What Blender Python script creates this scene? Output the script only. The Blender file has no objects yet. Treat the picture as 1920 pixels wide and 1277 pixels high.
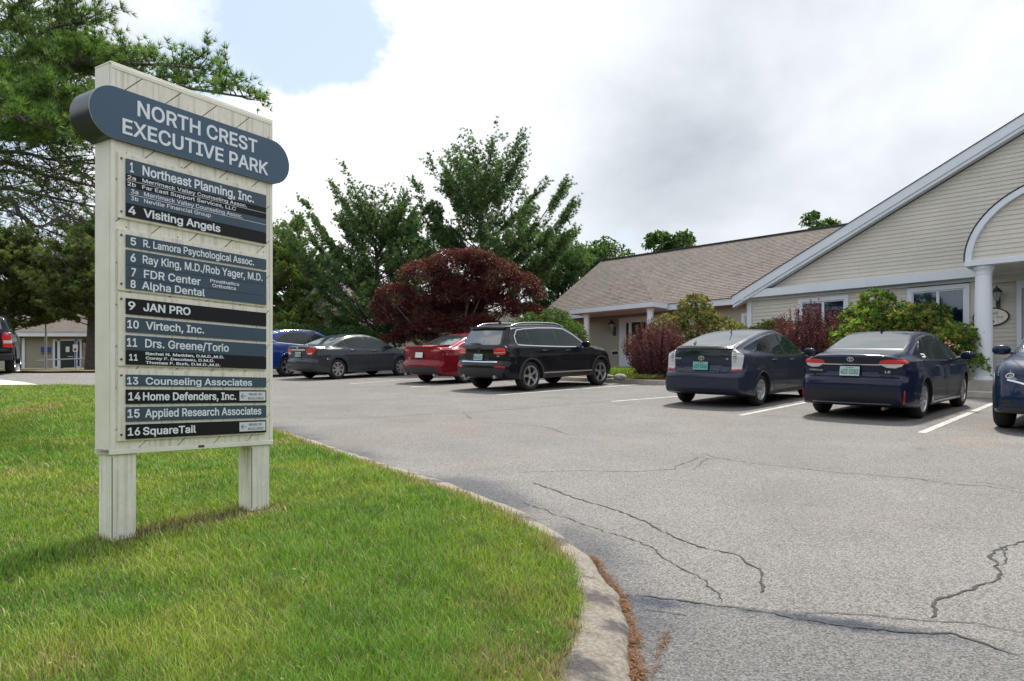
import bpy, math, random, sys
import numpy as np
from mathutils import Vector, Matrix, geometry
from mathutils.bvhtree import BVHTree
R = math.radians
random.seed(7)
rng = np.random.default_rng(11)
C = bpy.context.scene.collection
sc = bpy.context.scene

# ------------------------------------------------------------------ camera
FPX, CX, YH = 1442.0, 960.0, 740.0            # focal length and horizon in photograph pixels
cam = bpy.data.cameras.new('camera'); camo = bpy.data.objects.new('camera', cam); C.objects.link(camo)
cam.sensor_width = 36; cam.lens = FPX / 1920 * 36
cam.shift_y = (YH - 638.5) / 1920
cam.clip_start = 0.05; cam.clip_end = 3000
camo.location = (0, 0, 0); camo.rotation_euler = (R(90), 0, 0)
sc.camera = camo
sc.render.resolution_x = 1024; sc.render.resolution_y = 681

# ------------------------------------------------------------------ world, sun, exposure
SUN_EL, SUN_AZ = 62.0, 22.0                    # azimuth from +Y towards +X
w = bpy.data.worlds.new('World'); sc.world = w; w.use_nodes = True
nt = w.node_tree; nt.nodes.clear()
def N(t, tree=None, **kw):
    n = (tree or nt).nodes.new(t)
    for k, v in kw.items():
        if k in n.inputs: n.inputs[k].default_value = v
        else: setattr(n, k, v)
    return n
def LK(a, b, tree=None): (tree or nt).links.new(a, b)
sky = N('ShaderNodeTexSky'); sky.sky_type = 'NISHITA'; sky.sun_disc = False
sky.sun_elevation = R(SUN_EL); sky.sun_rotation = R(SUN_AZ); sky.air_density = 1.0; sky.dust_density = 1.5
tc = N('ShaderNodeTexCoord')
# clouds live on a flat layer overhead: direction divided by height
sep = N('ShaderNodeSeparateXYZ'); LK(tc.outputs['Generated'], sep.inputs[0])
hz = N('ShaderNodeMath', operation='MAXIMUM'); hz.inputs[1].default_value = 0.0; LK(sep.outputs[2], hz.inputs[0])
hz2 = N('ShaderNodeMath', operation='ADD'); hz2.inputs[1].default_value = 0.16; LK(hz.outputs[0], hz2.inputs[0])
dx = N('ShaderNodeMath', operation='DIVIDE'); LK(sep.outputs[0], dx.inputs[0]); LK(hz2.outputs[0], dx.inputs[1])
dy = N('ShaderNodeMath', operation='DIVIDE'); LK(sep.outputs[1], dy.inputs[0]); LK(hz2.outputs[0], dy.inputs[1])
cv = N('ShaderNodeCombineXYZ'); LK(dx.outputs[0], cv.inputs[0]); LK(dy.outputs[0], cv.inputs[1])
cv.inputs[2].default_value = 3.1
an = N('ShaderNodeVectorMath', operation='MULTIPLY'); LK(tc.outputs['Generated'], an.inputs[0]); an.inputs[1].default_value = (1, 1, 1.9)
n1 = N('ShaderNodeTexNoise', Scale=2.1, Detail=10.0, Roughness=0.55, Distortion=0.2); LK(an.outputs[0], n1.inputs['Vector'])
n2 = N('ShaderNodeTexNoise', Scale=2.6, Detail=10.0, Roughness=0.5, Distortion=0.3)
mp2 = N('ShaderNodeMapping'); mp2.inputs['Location'].default_value = (5.3, 2.2, 1.0); LK(an.outputs[0], mp2.inputs[0]); LK(mp2.outputs[0], n2.inputs['Vector'])
# where the cloud deck opens to blue, and where it thickens to grey (directions in the sky)
wn = N('ShaderNodeTexNoise', Scale=7.0, Detail=8.0, Roughness=0.6); LK(tc.outputs['Generated'], wn.inputs['Vector'])
wsub = N('ShaderNodeVectorMath', operation='SUBTRACT'); LK(wn.outputs['Color'], wsub.inputs[0]); wsub.inputs[1].default_value = (.5, .5, .5)
wsc = N('ShaderNodeVectorMath', operation='SCALE'); LK(wsub.outputs[0], wsc.inputs[0]); wsc.inputs['Scale'].default_value = .22
wad = N('ShaderNodeVectorMath', operation='ADD'); LK(tc.outputs['Generated'], wad.inputs[0]); LK(wsc.outputs[0], wad.inputs[1])
def blob(dirv, c0, c1):
    d = Vector(dirv).normalized()
    v = N('ShaderNodeVectorMath', operation='NORMALIZE'); LK(wad.outputs[0], v.inputs[0])
    dp = N('ShaderNodeVectorMath', operation='DOT_PRODUCT'); LK(v.outputs[0], dp.inputs[0]); dp.inputs[1].default_value = d
    mr = N('ShaderNodeMapRange', interpolation_type='SMOOTHSTEP'); LK(dp.outputs['Value'], mr.inputs[0])
    mr.inputs[1].default_value = math.cos(R(c0)); mr.inputs[2].default_value = math.cos(R(c1))
    return mr.outputs[0]
def pdir(x, y): return ((x - CX) / FPX, 1.0, (YH - y) / FPX)
def addv(a, b, k):
    m = N('ShaderNodeMath', operation='MULTIPLY_ADD'); LK(b, m.inputs[0]); m.inputs[1].default_value = k; LK(a, m.inputs[2]); return m.outputs[0]
cov = n1.outputs[0]
for (x, y, r0, r1, k) in ((540, 215, 13, 1, -.19), (590, 30, 7, .5, -.10), (870, 215, 8, .5, -.14), (1060, 425, 10, 1, -.14), (1180, 425, 8, 1, -.10), (340, 50, 11, 1, .16), (470, 290, 5, .5, .06),
                          (720, 300, 9, 1, .22), (1500, 250, 34, 8, .26), (1000, 110, 14, 2, .14)):
    cov = addv(cov, blob(pdir(x, y), r0, r1), k)
cr = N('ShaderNodeMapRange', interpolation_type='SMOOTHSTEP'); LK(cov, cr.inputs[0])
cr.inputs[1].default_value = 0.38; cr.inputs[2].default_value = 0.54
gr = n2.outputs[0]
for (x, y, r0, r1, k) in ((1400, 190, 26, 1, .13), (1700, 160, 20, 1, .07), (1300, 420, 14, 2, .05), (640, 280, 22, 3, -.05), (740, 255, 8, 1, .06), (950, 60, 18, 3, -.08)):
    gr = addv(gr, blob(pdir(x, y), r0, r1), k)
cg = N('ShaderNodeValToRGB'); LK(gr, cg.inputs[0])
e = cg.color_ramp.elements; e[0].position = .36; e[0].color = (1.0, 1.0, 1.0, 1); e[1].position = .98; e[1].color = (.30, .34, .385, 1)
e3 = e.new(.55); e3.color = (.68, .71, .74, 1)
cs = N('ShaderNodeVectorMath', operation='SCALE'); LK(cg.outputs[0], cs.inputs[0]); cs.inputs['Scale'].default_value = 8.2
skb = N('ShaderNodeVectorMath', operation='SCALE'); LK(sky.outputs[0], skb.inputs[0]); skb.inputs['Scale'].default_value = 1.0
veil = N('ShaderNodeMix', data_type='RGBA'); veil.inputs[0].default_value = .62
LK(skb.outputs[0], veil.inputs[6]); veil.inputs[7].default_value = (4.3, 5.0, 5.9, 1)
mx = N('ShaderNodeMix', data_type='RGBA'); LK(cr.outputs[0], mx.inputs[0]); LK(veil.outputs[2], mx.inputs[6]); LK(cs.outputs[0], mx.inputs[7])
bg = N('ShaderNodeBackground'); bg.inputs[1].default_value = 0.095; LK(mx.outputs[2], bg.inputs[0])
wo = N('ShaderNodeOutputWorld'); LK(bg.outputs[0], wo.inputs[0])

sl = bpy.data.lights.new('sun', 'SUN'); sl.energy = 2.8; sl.angle = R(6.0); sl.color = (1, .955, .88)
so = bpy.data.objects.new('sun', sl); C.objects.link(so)
sd = Vector((math.sin(R(SUN_AZ)) * math.cos(R(SUN_EL)), math.cos(R(SUN_AZ)) * math.cos(R(SUN_EL)), math.sin(R(SUN_EL))))
so.rotation_euler = sd.to_track_quat('Z', 'Y').to_euler()
sc.view_settings.view_transform = 'Standard'; sc.view_settings.look = 'None'
sc.view_settings.gamma = 1; sc.view_settings.exposure = 0.96; sc.view_settings.use_curve_mapping = False
sc.cycles.use_denoising = True
sc.cycles.max_bounces = 7; sc.cycles.transparent_max_bounces = 12; sc.cycles.caustics_reflective = False; sc.cycles.caustics_refractive = False

# ------------------------------------------------------------------ helpers
def tag(o, label=None, cat=None, group=None, kind=None):
    if label: o['label'] = label
    if cat: o['category'] = cat
    if group: o['group'] = group
    if kind: o['kind'] = kind
    return o
def empty(name, loc=(0, 0, 0), rz=0, M=None):
    o = bpy.data.objects.new(name, None); C.objects.link(o)
    if M is not None: o.matrix_world = M
    else: o.location = loc; o.rotation_euler = (0, 0, rz)
    o.empty_display_size = .2
    return o
def link(name, me, parent=None, mats=None):
    o = bpy.data.objects.new(name, me); C.objects.link(o)
    if parent is not None: o.parent = parent
    if mats is not None and len(me.materials) == 0:
        for m in (mats if isinstance(mats, (list, tuple)) else [mats]): me.materials.append(m)
    return o
class MB:
    """collects faces, links them as one mesh"""
    def __init__(s): s.v = []; s.f = []; s.m = []; s.mi = 0
    def quad(s, *p):
        n = len(s.v); s.v += [tuple(q) for q in p]; s.f.append(tuple(range(n, n + len(p)))); s.m.append(s.mi)
    def box(s, a, b, T=None):
        x0, y0, z0 = a; x1, y1, z1 = b
        P = [(x0, y0, z0), (x1, y0, z0), (x1, y1, z0), (x0, y1, z0), (x0, y0, z1), (x1, y0, z1), (x1, y1, z1), (x0, y1, z1)]
        if T: P = [tuple(T(*p)) for p in P]
        n = len(s.v); s.v += P
        for f in ((0, 3, 2, 1), (4, 5, 6, 7), (0, 1, 5, 4), (1, 2, 6, 5), (2, 3, 7, 6), (3, 0, 4, 7)):
            s.f.append(tuple(n + i for i in f)); s.m.append(s.mi)
    def prism(s, poly, f0, f1):
        """poly: list of 2D; f0(p)/f1(p) give the two 3D layers"""
        n = len(s.v); k = len(poly)
        s.v += [tuple(f0(p)) for p in poly] + [tuple(f1(p)) for p in poly]
        s.f.append(tuple(n + i for i in range(k))); s.f.append(tuple(n + k + i for i in reversed(range(k)))); s.m += [s.mi] * 2
        for i in range(k):
            j = (i + 1) % k
            s.f.append((n + j, n + i, n + k + i, n + k + j)); s.m.append(s.mi)
    def tube(s, pts, rad, n=8, cap=True):
        pts = [Vector(p) for p in pts]
        rad = rad if isinstance(rad, (list, tuple)) else [rad] * len(pts)
        b = len(s.v); a0 = None
        for i, p in enumerate(pts):
            t = (pts[min(i + 1, len(pts) - 1)] - pts[max(i - 1, 0)]).normalized()
            if a0 is None: a0 = t.orthogonal().normalized()
            a0 = (a0 - t * a0.dot(t)).normalized(); c = t.cross(a0)
            for k in range(n):
                an = 2 * math.pi * k / n
                s.v.append(tuple(p + (a0 * math.cos(an) + c * math.sin(an)) * rad[i]))
        for i in range(len(pts) - 1):
            for k in range(n):
                k2 = (k + 1) % n
                s.f.append((b + i * n + k, b + i * n + k2, b + (i + 1) * n + k2, b + (i + 1) * n + k)); s.m.append(s.mi)
        if cap:
            s.f.append(tuple(b + k for k in reversed(range(n)))); s.f.append(tuple(b + (len(pts) - 1) * n + k for k in range(n))); s.m += [s.mi] * 2
    def lathe(s, prof, n=24, T=None):
        """prof (r, z) around z"""
        b = len(s.v)
        for r_, z in prof:
            for k in range(n):
                a = 2 * math.pi * k / n; p = (r_ * math.cos(a), r_ * math.sin(a), z)
                s.v.append(tuple(T(*p)) if T else p)
        for i in range(len(prof) - 1):
            for k in range(n):
                k2 = (k + 1) % n
                s.f.append((b + i * n + k, b + i * n + k2, b + (i + 1) * n + k2, b + (i + 1) * n + k)); s.m.append(s.mi)
    def mesh(s, name='mesh'):
        me = bpy.data.meshes.new(name); me.from_pydata(s.v, [], s.f); me.polygons.foreach_set('material_index', s.m); return me
    def build(s, name, mats, parent=None, smooth=None, bevel=None):
        me = s.mesh(name)
        if smooth is not None:
            me.polygons.foreach_set('use_smooth', [True] * len(me.polygons)); me.set_sharp_from_angle(angle=R(smooth))
        o = link(name, me, parent, mats)
        if bevel:
            b = o.modifiers.new('bevel', 'BEVEL'); b.width = bevel; b.segments = 2; b.limit_method = 'ANGLE'; b.angle_limit = R(40); b.harden_normals = False
        me.update(); return o
def np_mesh(name, verts, faces, mats, parent=None, tint=None, smooth=False):
    """verts (n,3); faces (m,k) with k 3 or 4; tint (n,3) colour attribute"""
    me = bpy.data.meshes.new(name); n = len(verts); m, k = faces.shape
    me.vertices.add(n); me.vertices.foreach_set('co', verts.astype(np.float32).ravel())
    me.loops.add(m * k); me.loops.foreach_set('vertex_index', faces.astype(np.int32).ravel())
    me.polygons.add(m); me.polygons.foreach_set('loop_start', np.arange(0, m * k, k, dtype=np.int32))
    me.polygons.foreach_set('loop_total', np.full(m, k, dtype=np.int32))
    if smooth: me.polygons.foreach_set('use_smooth', np.ones(m, dtype=bool))
    if tint is not None:
        at = me.color_attributes.new('tint', 'FLOAT_COLOR', 'POINT')
        c4 = np.ones((n, 4), np.float32); c4[:, :3] = tint; at.data.foreach_set('color', c4.ravel())
    me.update(calc_edges=True)
    return link(name, me, parent, mats)

# ---- materials
def mat(name, col, rough=.6, metal=0, spec=.5, coat=0, noise=None, bump=None, vcol=None, emit=None, ior=None, trans=None, streak=0):
    m = bpy.data.materials.new(name); m.use_nodes = True; t = m.node_tree; p = t.nodes['Principled BSDF']
    p.inputs['Base Color'].default_value = (*col, 1); p.inputs['Roughness'].default_value = rough; p.inputs['Metallic'].default_value = metal
    p.inputs['Specular IOR Level'].default_value = spec
    if coat: p.inputs['Coat Weight'].default_value = coat; p.inputs['Coat Roughness'].default_value = .02
    if ior: p.inputs['IOR'].default_value = ior
    base = None
    co = t.nodes.new('ShaderNodeTexCoord')
    if vcol:
        a = t.nodes.new('ShaderNodeAttribute'); a.attribute_name = vcol; base = a.outputs['Color']
    if noise:
        for (scale, amt, det) in noise:      # multiply colour by 1 +- amt
            nz = t.nodes.new('ShaderNodeTexNoise'); nz.inputs['Scale'].default_value = scale; nz.inputs['Detail'].default_value = det
            t.links.new(co.outputs['Object'], nz.inputs['Vector'])
            mr = t.nodes.new('ShaderNodeMapRange'); t.links.new(nz.outputs[0], mr.inputs[0])
            mr.inputs[1].default_value = .3; mr.inputs[2].default_value = .7; mr.inputs[3].default_value = 1 - amt; mr.inputs[4].default_value = 1 + amt
            vm = t.nodes.new('ShaderNodeVectorMath'); vm.operation = 'SCALE'
            if base: t.links.new(base, vm.inputs[0])
            else: vm.inputs[0].default_value = col
            t.links.new(mr.outputs[0], vm.inputs['Scale']); base = vm.outputs[0]
    if streak and base:                      # rain streaks and grime running down
        mp = t.nodes.new('ShaderNodeMapping'); mp.inputs['Scale'].default_value = (38, 38, 1.6); t.links.new(co.outputs['Object'], mp.inputs[0])
        nz = t.nodes.new('ShaderNodeTexNoise'); nz.inputs['Scale'].default_value = 1; nz.inputs['Detail'].default_value = 6; t.links.new(mp.outputs[0], nz.inputs['Vector'])
        mr = t.nodes.new('ShaderNodeMapRange'); t.links.new(nz.outputs[0], mr.inputs[0]); mr.inputs[1].default_value = .5; mr.inputs[2].default_value = .75; mr.inputs[3].default_value = 0; mr.inputs[4].default_value = streak
        mm = t.nodes.new('ShaderNodeMix'); mm.data_type = 'RGBA'; t.links.new(mr.outputs[0], mm.inputs[0]); t.links.new(base, mm.inputs[6]); mm.inputs[7].default_value = (.30, .28, .22, 1); base = mm.outputs[2]
    if base: t.links.new(base, p.inputs['Base Color'])
    if bump:
        scale, st, dist = bump
        nz = t.nodes.new('ShaderNodeTexNoise'); nz.inputs['Scale'].default_value = scale; nz.inputs['Detail'].default_value = 5
        t.links.new(co.outputs['Object'], nz.inputs['Vector'])
        b = t.nodes.new('ShaderNodeBump'); b.inputs['Strength'].default_value = st; b.inputs['Distance'].default_value = dist
        t.links.new(nz.outputs[0], b.inputs['Height']); t.links.new(b.outputs[0], p.inputs['Normal'])
    if trans:                                # leaves: some light passes through
        tr = t.nodes.new('ShaderNodeBsdfTranslucent'); ms = t.nodes.new('ShaderNodeMixShader'); ms.inputs[0].default_value = trans
        if base:
            vb = t.nodes.new('ShaderNodeVectorMath'); vb.operation = 'MULTIPLY'; vb.inputs[1].default_value = (1.3, 1.35, .7)
            t.links.new(base, vb.inputs[0]); t.links.new(vb.outputs[0], tr.inputs[0])
        else: tr.inputs[0].default_value = (*col, 1)
        t.links.new(p.outputs[0], ms.inputs[1]); t.links.new(tr.outputs[0], ms.inputs[2])
        t.links.new(ms.outputs[0], t.nodes['Material Output'].inputs[0])
    if emit: p.inputs['Emission Color'].default_value = (*col, 1); p.inputs['Emission Strength'].default_value = emit
    return m
M = {}
M['cream'] = mat('cream_paint', (.86, .815, .70), .55, noise=[(3, .05, 4), (40, .04, 3)], streak=.5, bump=(120, .08, .002))
M['cream_edge'] = mat('cream_trim_paint', (.87, .835, .74), .5, noise=[(5, .06, 4)], streak=.035)
M['post'] = mat('post_paint', (.86, .835, .745), .55, noise=[(4, .08, 6), (30, .05, 3)], streak=.5, bump=(60, .1, .003))
M['groove'] = mat('groove_dirt', (.30, .27, .21), .9)
M['slate'] = mat('slate_blue_panel', (.040, .075, .112), .42, noise=[(2, .08, 2)])
M['header'] = mat('header_blue', (.043, .092, .150), .4, noise=[(1.2, .06, 2)])
M['headside'] = mat('header_side', (.035, .04, .05), .32, noise=[(6, .15, 3)])
M['blackp'] = mat('black_panel', (.009, .009, .011), .45, spec=.25)
M['letter'] = mat('white_lettering', (.82, .86, .92), .5)
M['labelp'] = mat('label_white', (.70, .74, .78), .5)
M['labelt'] = mat('label_dark_text', (.06, .07, .09), .6)
M['screw'] = mat('dark_screw', (.09, .085, .075), .5, metal=.6)
M['wtrim'] = mat('white_trim', (.70, .75, .82), .45, noise=[(2, .04, 3)])
M['wcol'] = mat('white_column', (.76, .80, .86), .45, noise=[(2, .03, 3)])
M['soffit'] = mat('soffit_paint', (.62, .61, .57), .6)
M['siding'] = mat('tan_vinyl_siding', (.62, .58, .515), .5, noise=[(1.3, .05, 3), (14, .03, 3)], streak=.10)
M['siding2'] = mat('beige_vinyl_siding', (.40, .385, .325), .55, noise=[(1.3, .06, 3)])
M['edgeflash'] = mat('dark_drip_edge', (.035, .045, .06), .5)
M['glassb'] = mat('building_glass', (.02, .05, .075), .05, spec=.7)
M['blind'] = mat('blue_grey_blind', (.10, .20, .30), .5)
M['lamp_metal'] = mat('lamp_metal', (.06, .09, .09), .45, metal=.5)
M['lampglass'] = mat('lamp_glass', (.35, .38, .36), .15)
M['doorw'] = mat('storm_door_grey', (.35, .40, .45), .3)
M['darkdoor'] = mat('dark_green_door', (.014, .022, .026), .3)
M['concrete'] = mat('concrete', (.42, .38, .32), .85, noise=[(5, .14, 6), (60, .1, 4)], bump=(80, .4, .006))
M['walk'] = mat('pale_sidewalk', (.55, .52, .47), .85, noise=[(2, .1, 5)])
M['mulch'] = mat('red_bark_mulch', (.17, .078, .052), .95, noise=[(30, .5, 6), (6, .25, 4)], bump=(45, 1, .04))
M['rock'] = mat('grey_rock', (.32, .29, .26), .9, noise=[(9, .25, 6)], bump=(14, .8, .03))
M['bark'] = mat('pine_bark', (.075, .06, .048), .95, noise=[(8, .35, 6)], bump=(20, 1, .03))
M['bark2'] = mat('grey_bark', (.11, .095, .08), .95, noise=[(8, .3, 6)], bump=(25, .8, .02))
M['line'] = mat('worn_white_line', (.43, .42, .39), .8, noise=[(5, .25, 6), (90, .28, 3)])
M['rust'] = mat('rusty_pole', (.10, .05, .035), .8)
M['steel'] = mat('galvanised_steel', (.38, .40, .43), .45, metal=.6)
M['sblue'] = mat('sign_blue', (.01, .05, .30), .5)
M['swhite'] = mat('sign_white', (.75, .78, .78), .5)
for k, tr in (('needle', .34), ('leaf', .36), ('grass', .28)):
    M[k] = mat(k + '_foliage', (.05, .1, .02), .55 if k != 'leaf' else .45, spec=.35, vcol='tint', trans=tr)

# ------------------------------------------------------------------ place geometry
def L(x, y):                                   # the sloping site
    a = np.clip(y, -12, 30) * .0757 + (np.clip(y, 30, 62) - 30) * .040 + (np.clip(y, 62, 110) - 62) * .008
    return -1.369 + a + np.clip(x, -20, 20) * .0049
def on_lot(px_, py_, off=0.0):
    u = (px_ - CX) / FPX; v = (YH - py_) / FPX
    lo, hi = 0.5, 120.0
    for i in range(60):
        m_ = (lo + hi) / 2
        if v * m_ > float(L(u * m_, m_)) + off: lo = m_
        else: hi = m_
    # for points where the ray starts above the ground it must come down onto it
    return Vector((u * lo, lo, v * lo))
def at(px_, py_, Y): return Vector(((px_ - CX) / FPX * Y, Y, (YH - py_) / FPX * Y))
THB = R(43.4); BC, BS = math.cos(THB), math.sin(THB)
def B(s, d, z): return (s * BC + d * BS, -s * BS + d * BC, z)
def Binv(p): return (p[0] * BC - p[1] * BS, p[0] * BS + p[1] * BC)
def BatD(px_, d):                               # facade plane d: image column -> s and depth
    u = (px_ - CX) / FPX; Y = d / (u * BS + BC); return u * Y * BC - Y * BS, Y
def vnoise(x, y, seed=0):
    """smooth value noise in numpy"""
    xi = np.floor(x).astype(np.int64); yi = np.floor(y).astype(np.int64); fx = x - xi; fy = y - yi
    def h(a, b):
        n = (a * 374761393 + b * 668265263 + seed * 1442695041) & 0x7fffffff
        n = ((n ^ (n >> 13)) * 1274126177) & 0x7fffffff
        return ((n ^ (n >> 16)) & 0xffff) / 65535.0
    fx = fx * fx * (3 - 2 * fx); fy = fy * fy * (3 - 2 * fy)
    return (h(xi, yi) * (1 - fx) + h(xi + 1, yi) * fx) * (1 - fy) + (h(xi, yi + 1) * (1 - fx) + h(xi + 1, yi + 1) * fx) * fy
def fnoise(x, y, seed=0): return (vnoise(x, y, seed) + .5 * vnoise(2.1 * x, 2.1 * y, seed + 1) + .25 * vnoise(4.3 * x, 4.3 * y, seed + 2)) / 1.75
def inside(poly, x, y):
    poly = np.asarray(poly); r = np.zeros(x.shape, bool); n = len(poly); j = n - 1
    for i in range(n):
        xi, yi = poly[i][:2]; xj, yj = poly[j][:2]
        if yi != yj: r ^= ((yi > y) != (yj > y)) & (x < (xj - xi) * (y - yi) / (yj - yi) + xi)
        j = i
    return r
def catmull(P, n=8, closed=False):
    P = [Vector(p) for p in P]; out = []
    m = len(P)
    for i in range(m if closed else m - 1):
        if closed: a, b, c, d = P[i - 1], P[i], P[(i + 1) % m], P[(i + 2) % m]
        else: a, b, c, d = P[max(i - 1, 0)], P[i], P[i + 1], P[min(i + 2, m - 1)]
        for k in range(n):
            t = k / n
            out.append(.5 * ((2 * b) + (c - a) * t + (2 * a - 5 * b + 4 * c - d) * t * t + (3 * b - a - 3 * c + d) * t ** 3))
    if not closed: out.append(P[-1])
    return out
def dist_poly(P, x, y):
    P = np.asarray([(p[0], p[1]) for p in P]); best = np.full(x.shape, 1e9)
    for i in range(len(P) - 1):
        a = P[i]; b = P[i + 1]; ab = b - a; t = np.clip(((x - a[0]) * ab[0] + (y - a[1]) * ab[1]) / max(ab @ ab, 1e-9), 0, 1)
        best = np.minimum(best, np.hypot(x - a[0] - t * ab[0], y - a[1] - t * ab[1]))
    return best
def ticks(parts):
    o = []
    for a, b, st in parts: o += list(np.arange(a, b - 1e-6, st))
    o.append(parts[-1][1]); return np.array(o)
def sheet(name, xs, ys, zf, m, tint=None, parent=None, keep=None):
    X, Y = np.meshgrid(xs, ys); Z = zf(X, Y); V = np.stack([X, Y, Z], -1).reshape(-1, 3)
    nx = len(xs); i, j = np.meshgrid(np.arange(nx - 1), np.arange(len(ys) - 1)); a = (j * nx + i).ravel()
    F = np.stack([a, a + 1, a + 1 + nx, a + nx], 1)
    if keep is not None:
        cxy = V[F].mean(1); F = F[keep(cxy[:, 0], cxy[:, 1])]
    t = None if tint is None else tint(V[:, 0], V[:, 1])
    return np_mesh(name, V, F, m, parent, t, smooth=True)
def cdt_poly(poly, step, jit=0, seed=0):
    """fill a 2D polygon with an even triangulation; returns verts (n,2), tris"""
    P = np.array([(p[0], p[1]) for p in poly], float)
    x0, y0 = P.min(0); x1, y1 = P.max(0)
    gx, gy = np.meshgrid(np.arange(x0 + step / 2, x1, step), np.arange(y0 + step / 2, y1, step)); gx = gx.ravel(); gy = gy.ravel()
    if len(gx):
        k = inside(P, gx, gy) & (dist_poly(np.vstack([P, P[:1]]), gx, gy) > step * .35); gx = gx[k]; gy = gy[k]
    vs = [Vector((a, b)) for a, b in P] + [Vector((a, b)) for a, b in zip(gx, gy)]
    r = geometry.delaunay_2d_cdt(vs, [], [list(range(len(P)))], 1, 1e-6)
    V = [(v[0], v[1]) for v in r[0]]; return V, [tuple(f) for f in r[2]]

# ---- curb line of the lawn, taken where it stands on the slope
curb_px = [(1187, 1277), (1180, 1180), (1150, 1110), (1080, 1030), (980, 968), (830, 908), (700, 868), (560, 822)]
gr_px = [(1047, 1277), (1076, 1200), (1085, 1120), (1058, 1040), (958, 968), (800, 905), (655, 858), (530, 815)]
outer = [on_lot(x, y) for x, y in curb_px]
inner = [on_lot(x, y, .09) for x, y in gr_px]
o0, i0 = outer[0], inner[0]
outer = [Vector((-1.2, -14, 0)), Vector((-.1, -4, 0)), Vector((.35, 0.2, 0)), Vector((.52, 1.7, 0))] + outer + [Vector((-6.0, 14.6, 0)), Vector((-9.6, 18.9, 0)), Vector((-11.8, 21.0, 0)), Vector((-13.6, 21.6, 0)), Vector((-34, 22.6, 0))]
inner = [Vector((-1.5, -14, 0)), Vector((-.4, -4, 0)), Vector((.05, 0.2, 0)), Vector((.2, 1.7, 0))] + inner + [Vector((-6.15, 14.5, 0)), Vector((-9.75, 18.8, 0)), Vector((-11.9, 20.9, 0)), Vector((-13.6, 21.45, 0)), Vector((-34, 22.45, 0))]
outer = [v.xy.to_3d() for v in outer]; inner = [v.xy.to_3d() for v in inner]
outerS = catmull(outer, 10); innerS = catmull(inner, 10)
lawn_poly = [(p.x, p.y) for p in innerS] + [(-34, -14)]

# ---- asphalt
am = bpy.data.materials.new('asphalt'); am.use_nodes = True; t = am.node_tree; p = t.nodes['Principled BSDF']
co = t.nodes.new('ShaderNodeTexCoord'); at_ = t.nodes.new('ShaderNodeAttribute'); at_.attribute_name = 'tint'
def vor(scale, feat='F1'):
    v = t.nodes.new('ShaderNodeTexVoronoi'); v.inputs['Scale'].default_value = scale; v.feature = feat; t.links.new(co.outputs['Object'], v.inputs['Vector']); return v
def nzt(scale, det=4, rough=.6):
    v = t.nodes.new('ShaderNodeTexNoise'); v.inputs['Scale'].default_value = scale; v.inputs['Detail'].default_value = det; v.inputs['Roughness'].default_value = rough
    t.links.new(co.outputs['Object'], v.inputs['Vector']); return v
def mr_(src, a, b, c, d):
    m = t.nodes.new('ShaderNodeMapRange'); t.links.new(src, m.inputs[0])
    for i, q in enumerate((a, b, c, d)): m.inputs[1 + i].default_value = q
    return m.outputs[0]
def mul(a, b):
    m = t.nodes.new('ShaderNodeMath'); m.operation = 'MULTIPLY'; t.links.new(a, m.inputs[0]); t.links.new(b, m.inputs[1]); return m.outputs[0]
v1 = vor(120); sepc = t.nodes.new('ShaderNodeSeparateColor'); t.links.new(v1.outputs['Color'], sepc.inputs[0])
g = mr_(sepc.outputs[0], 0, 1, .48, 1.52)
g = mul(g, mr_(v1.outputs['Distance'], 0, .9, 1.12, .72))
g = mul(g, mr_(nzt(1.1, 6).outputs[0], .3, .7, .90, 1.10)); g = mul(g, mr_(nzt(260, 2).outputs[0], .3, .7, .75, 1.25)); g = mul(g, mr_(nzt(.22, 3).outputs[0], .3, .7, .93, 1.07))
sc1 = t.nodes.new('ShaderNodeVectorMath'); sc1.operation = 'SCALE'; t.links.new(at_.outputs['Color'], sc1.inputs[0]); t.links.new(g, sc1.inputs['Scale'])
t.links.new(sc1.outputs[0], p.inputs['Base Color']); p.inputs['Roughness'].default_value = .88; p.inputs['Specular IOR Level'].default_value = .3
bm_ = t.nodes.new('ShaderNodeBump'); bm_.inputs['Strength'].default_value = .6; bm_.inputs['Distance'].default_value = .006
t.links.new(v1.outputs['Distance'], bm_.inputs['Height']); t.links.new(bm_.outputs[0], p.inputs['Normal'])
seam = [on_lot(x, y) for x, y in ((1190, 1125), (1290, 1137), (1440, 1152), (1600, 1172), (1760, 1192), (1925, 1222))]
seam = seam + [Vector((seam[-1].x + 3, seam[-1].y - .5, 0))]
oil = [(4.4, 13.0, .30, .35), (3.9, 13.6, .2, .3), (6.3, 11.6, .26, .4), (6.0, 11.2, .14, .45), (1.0, 17.2, .35, .35), (4.9, 9.2, .12, .5), (2.2, 15.5, .25, .3), (2.4, 6.2, .07, .4), (3.3, 7.9, .09, .35), (7.2, 9.0, .2, .35)]
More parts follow.
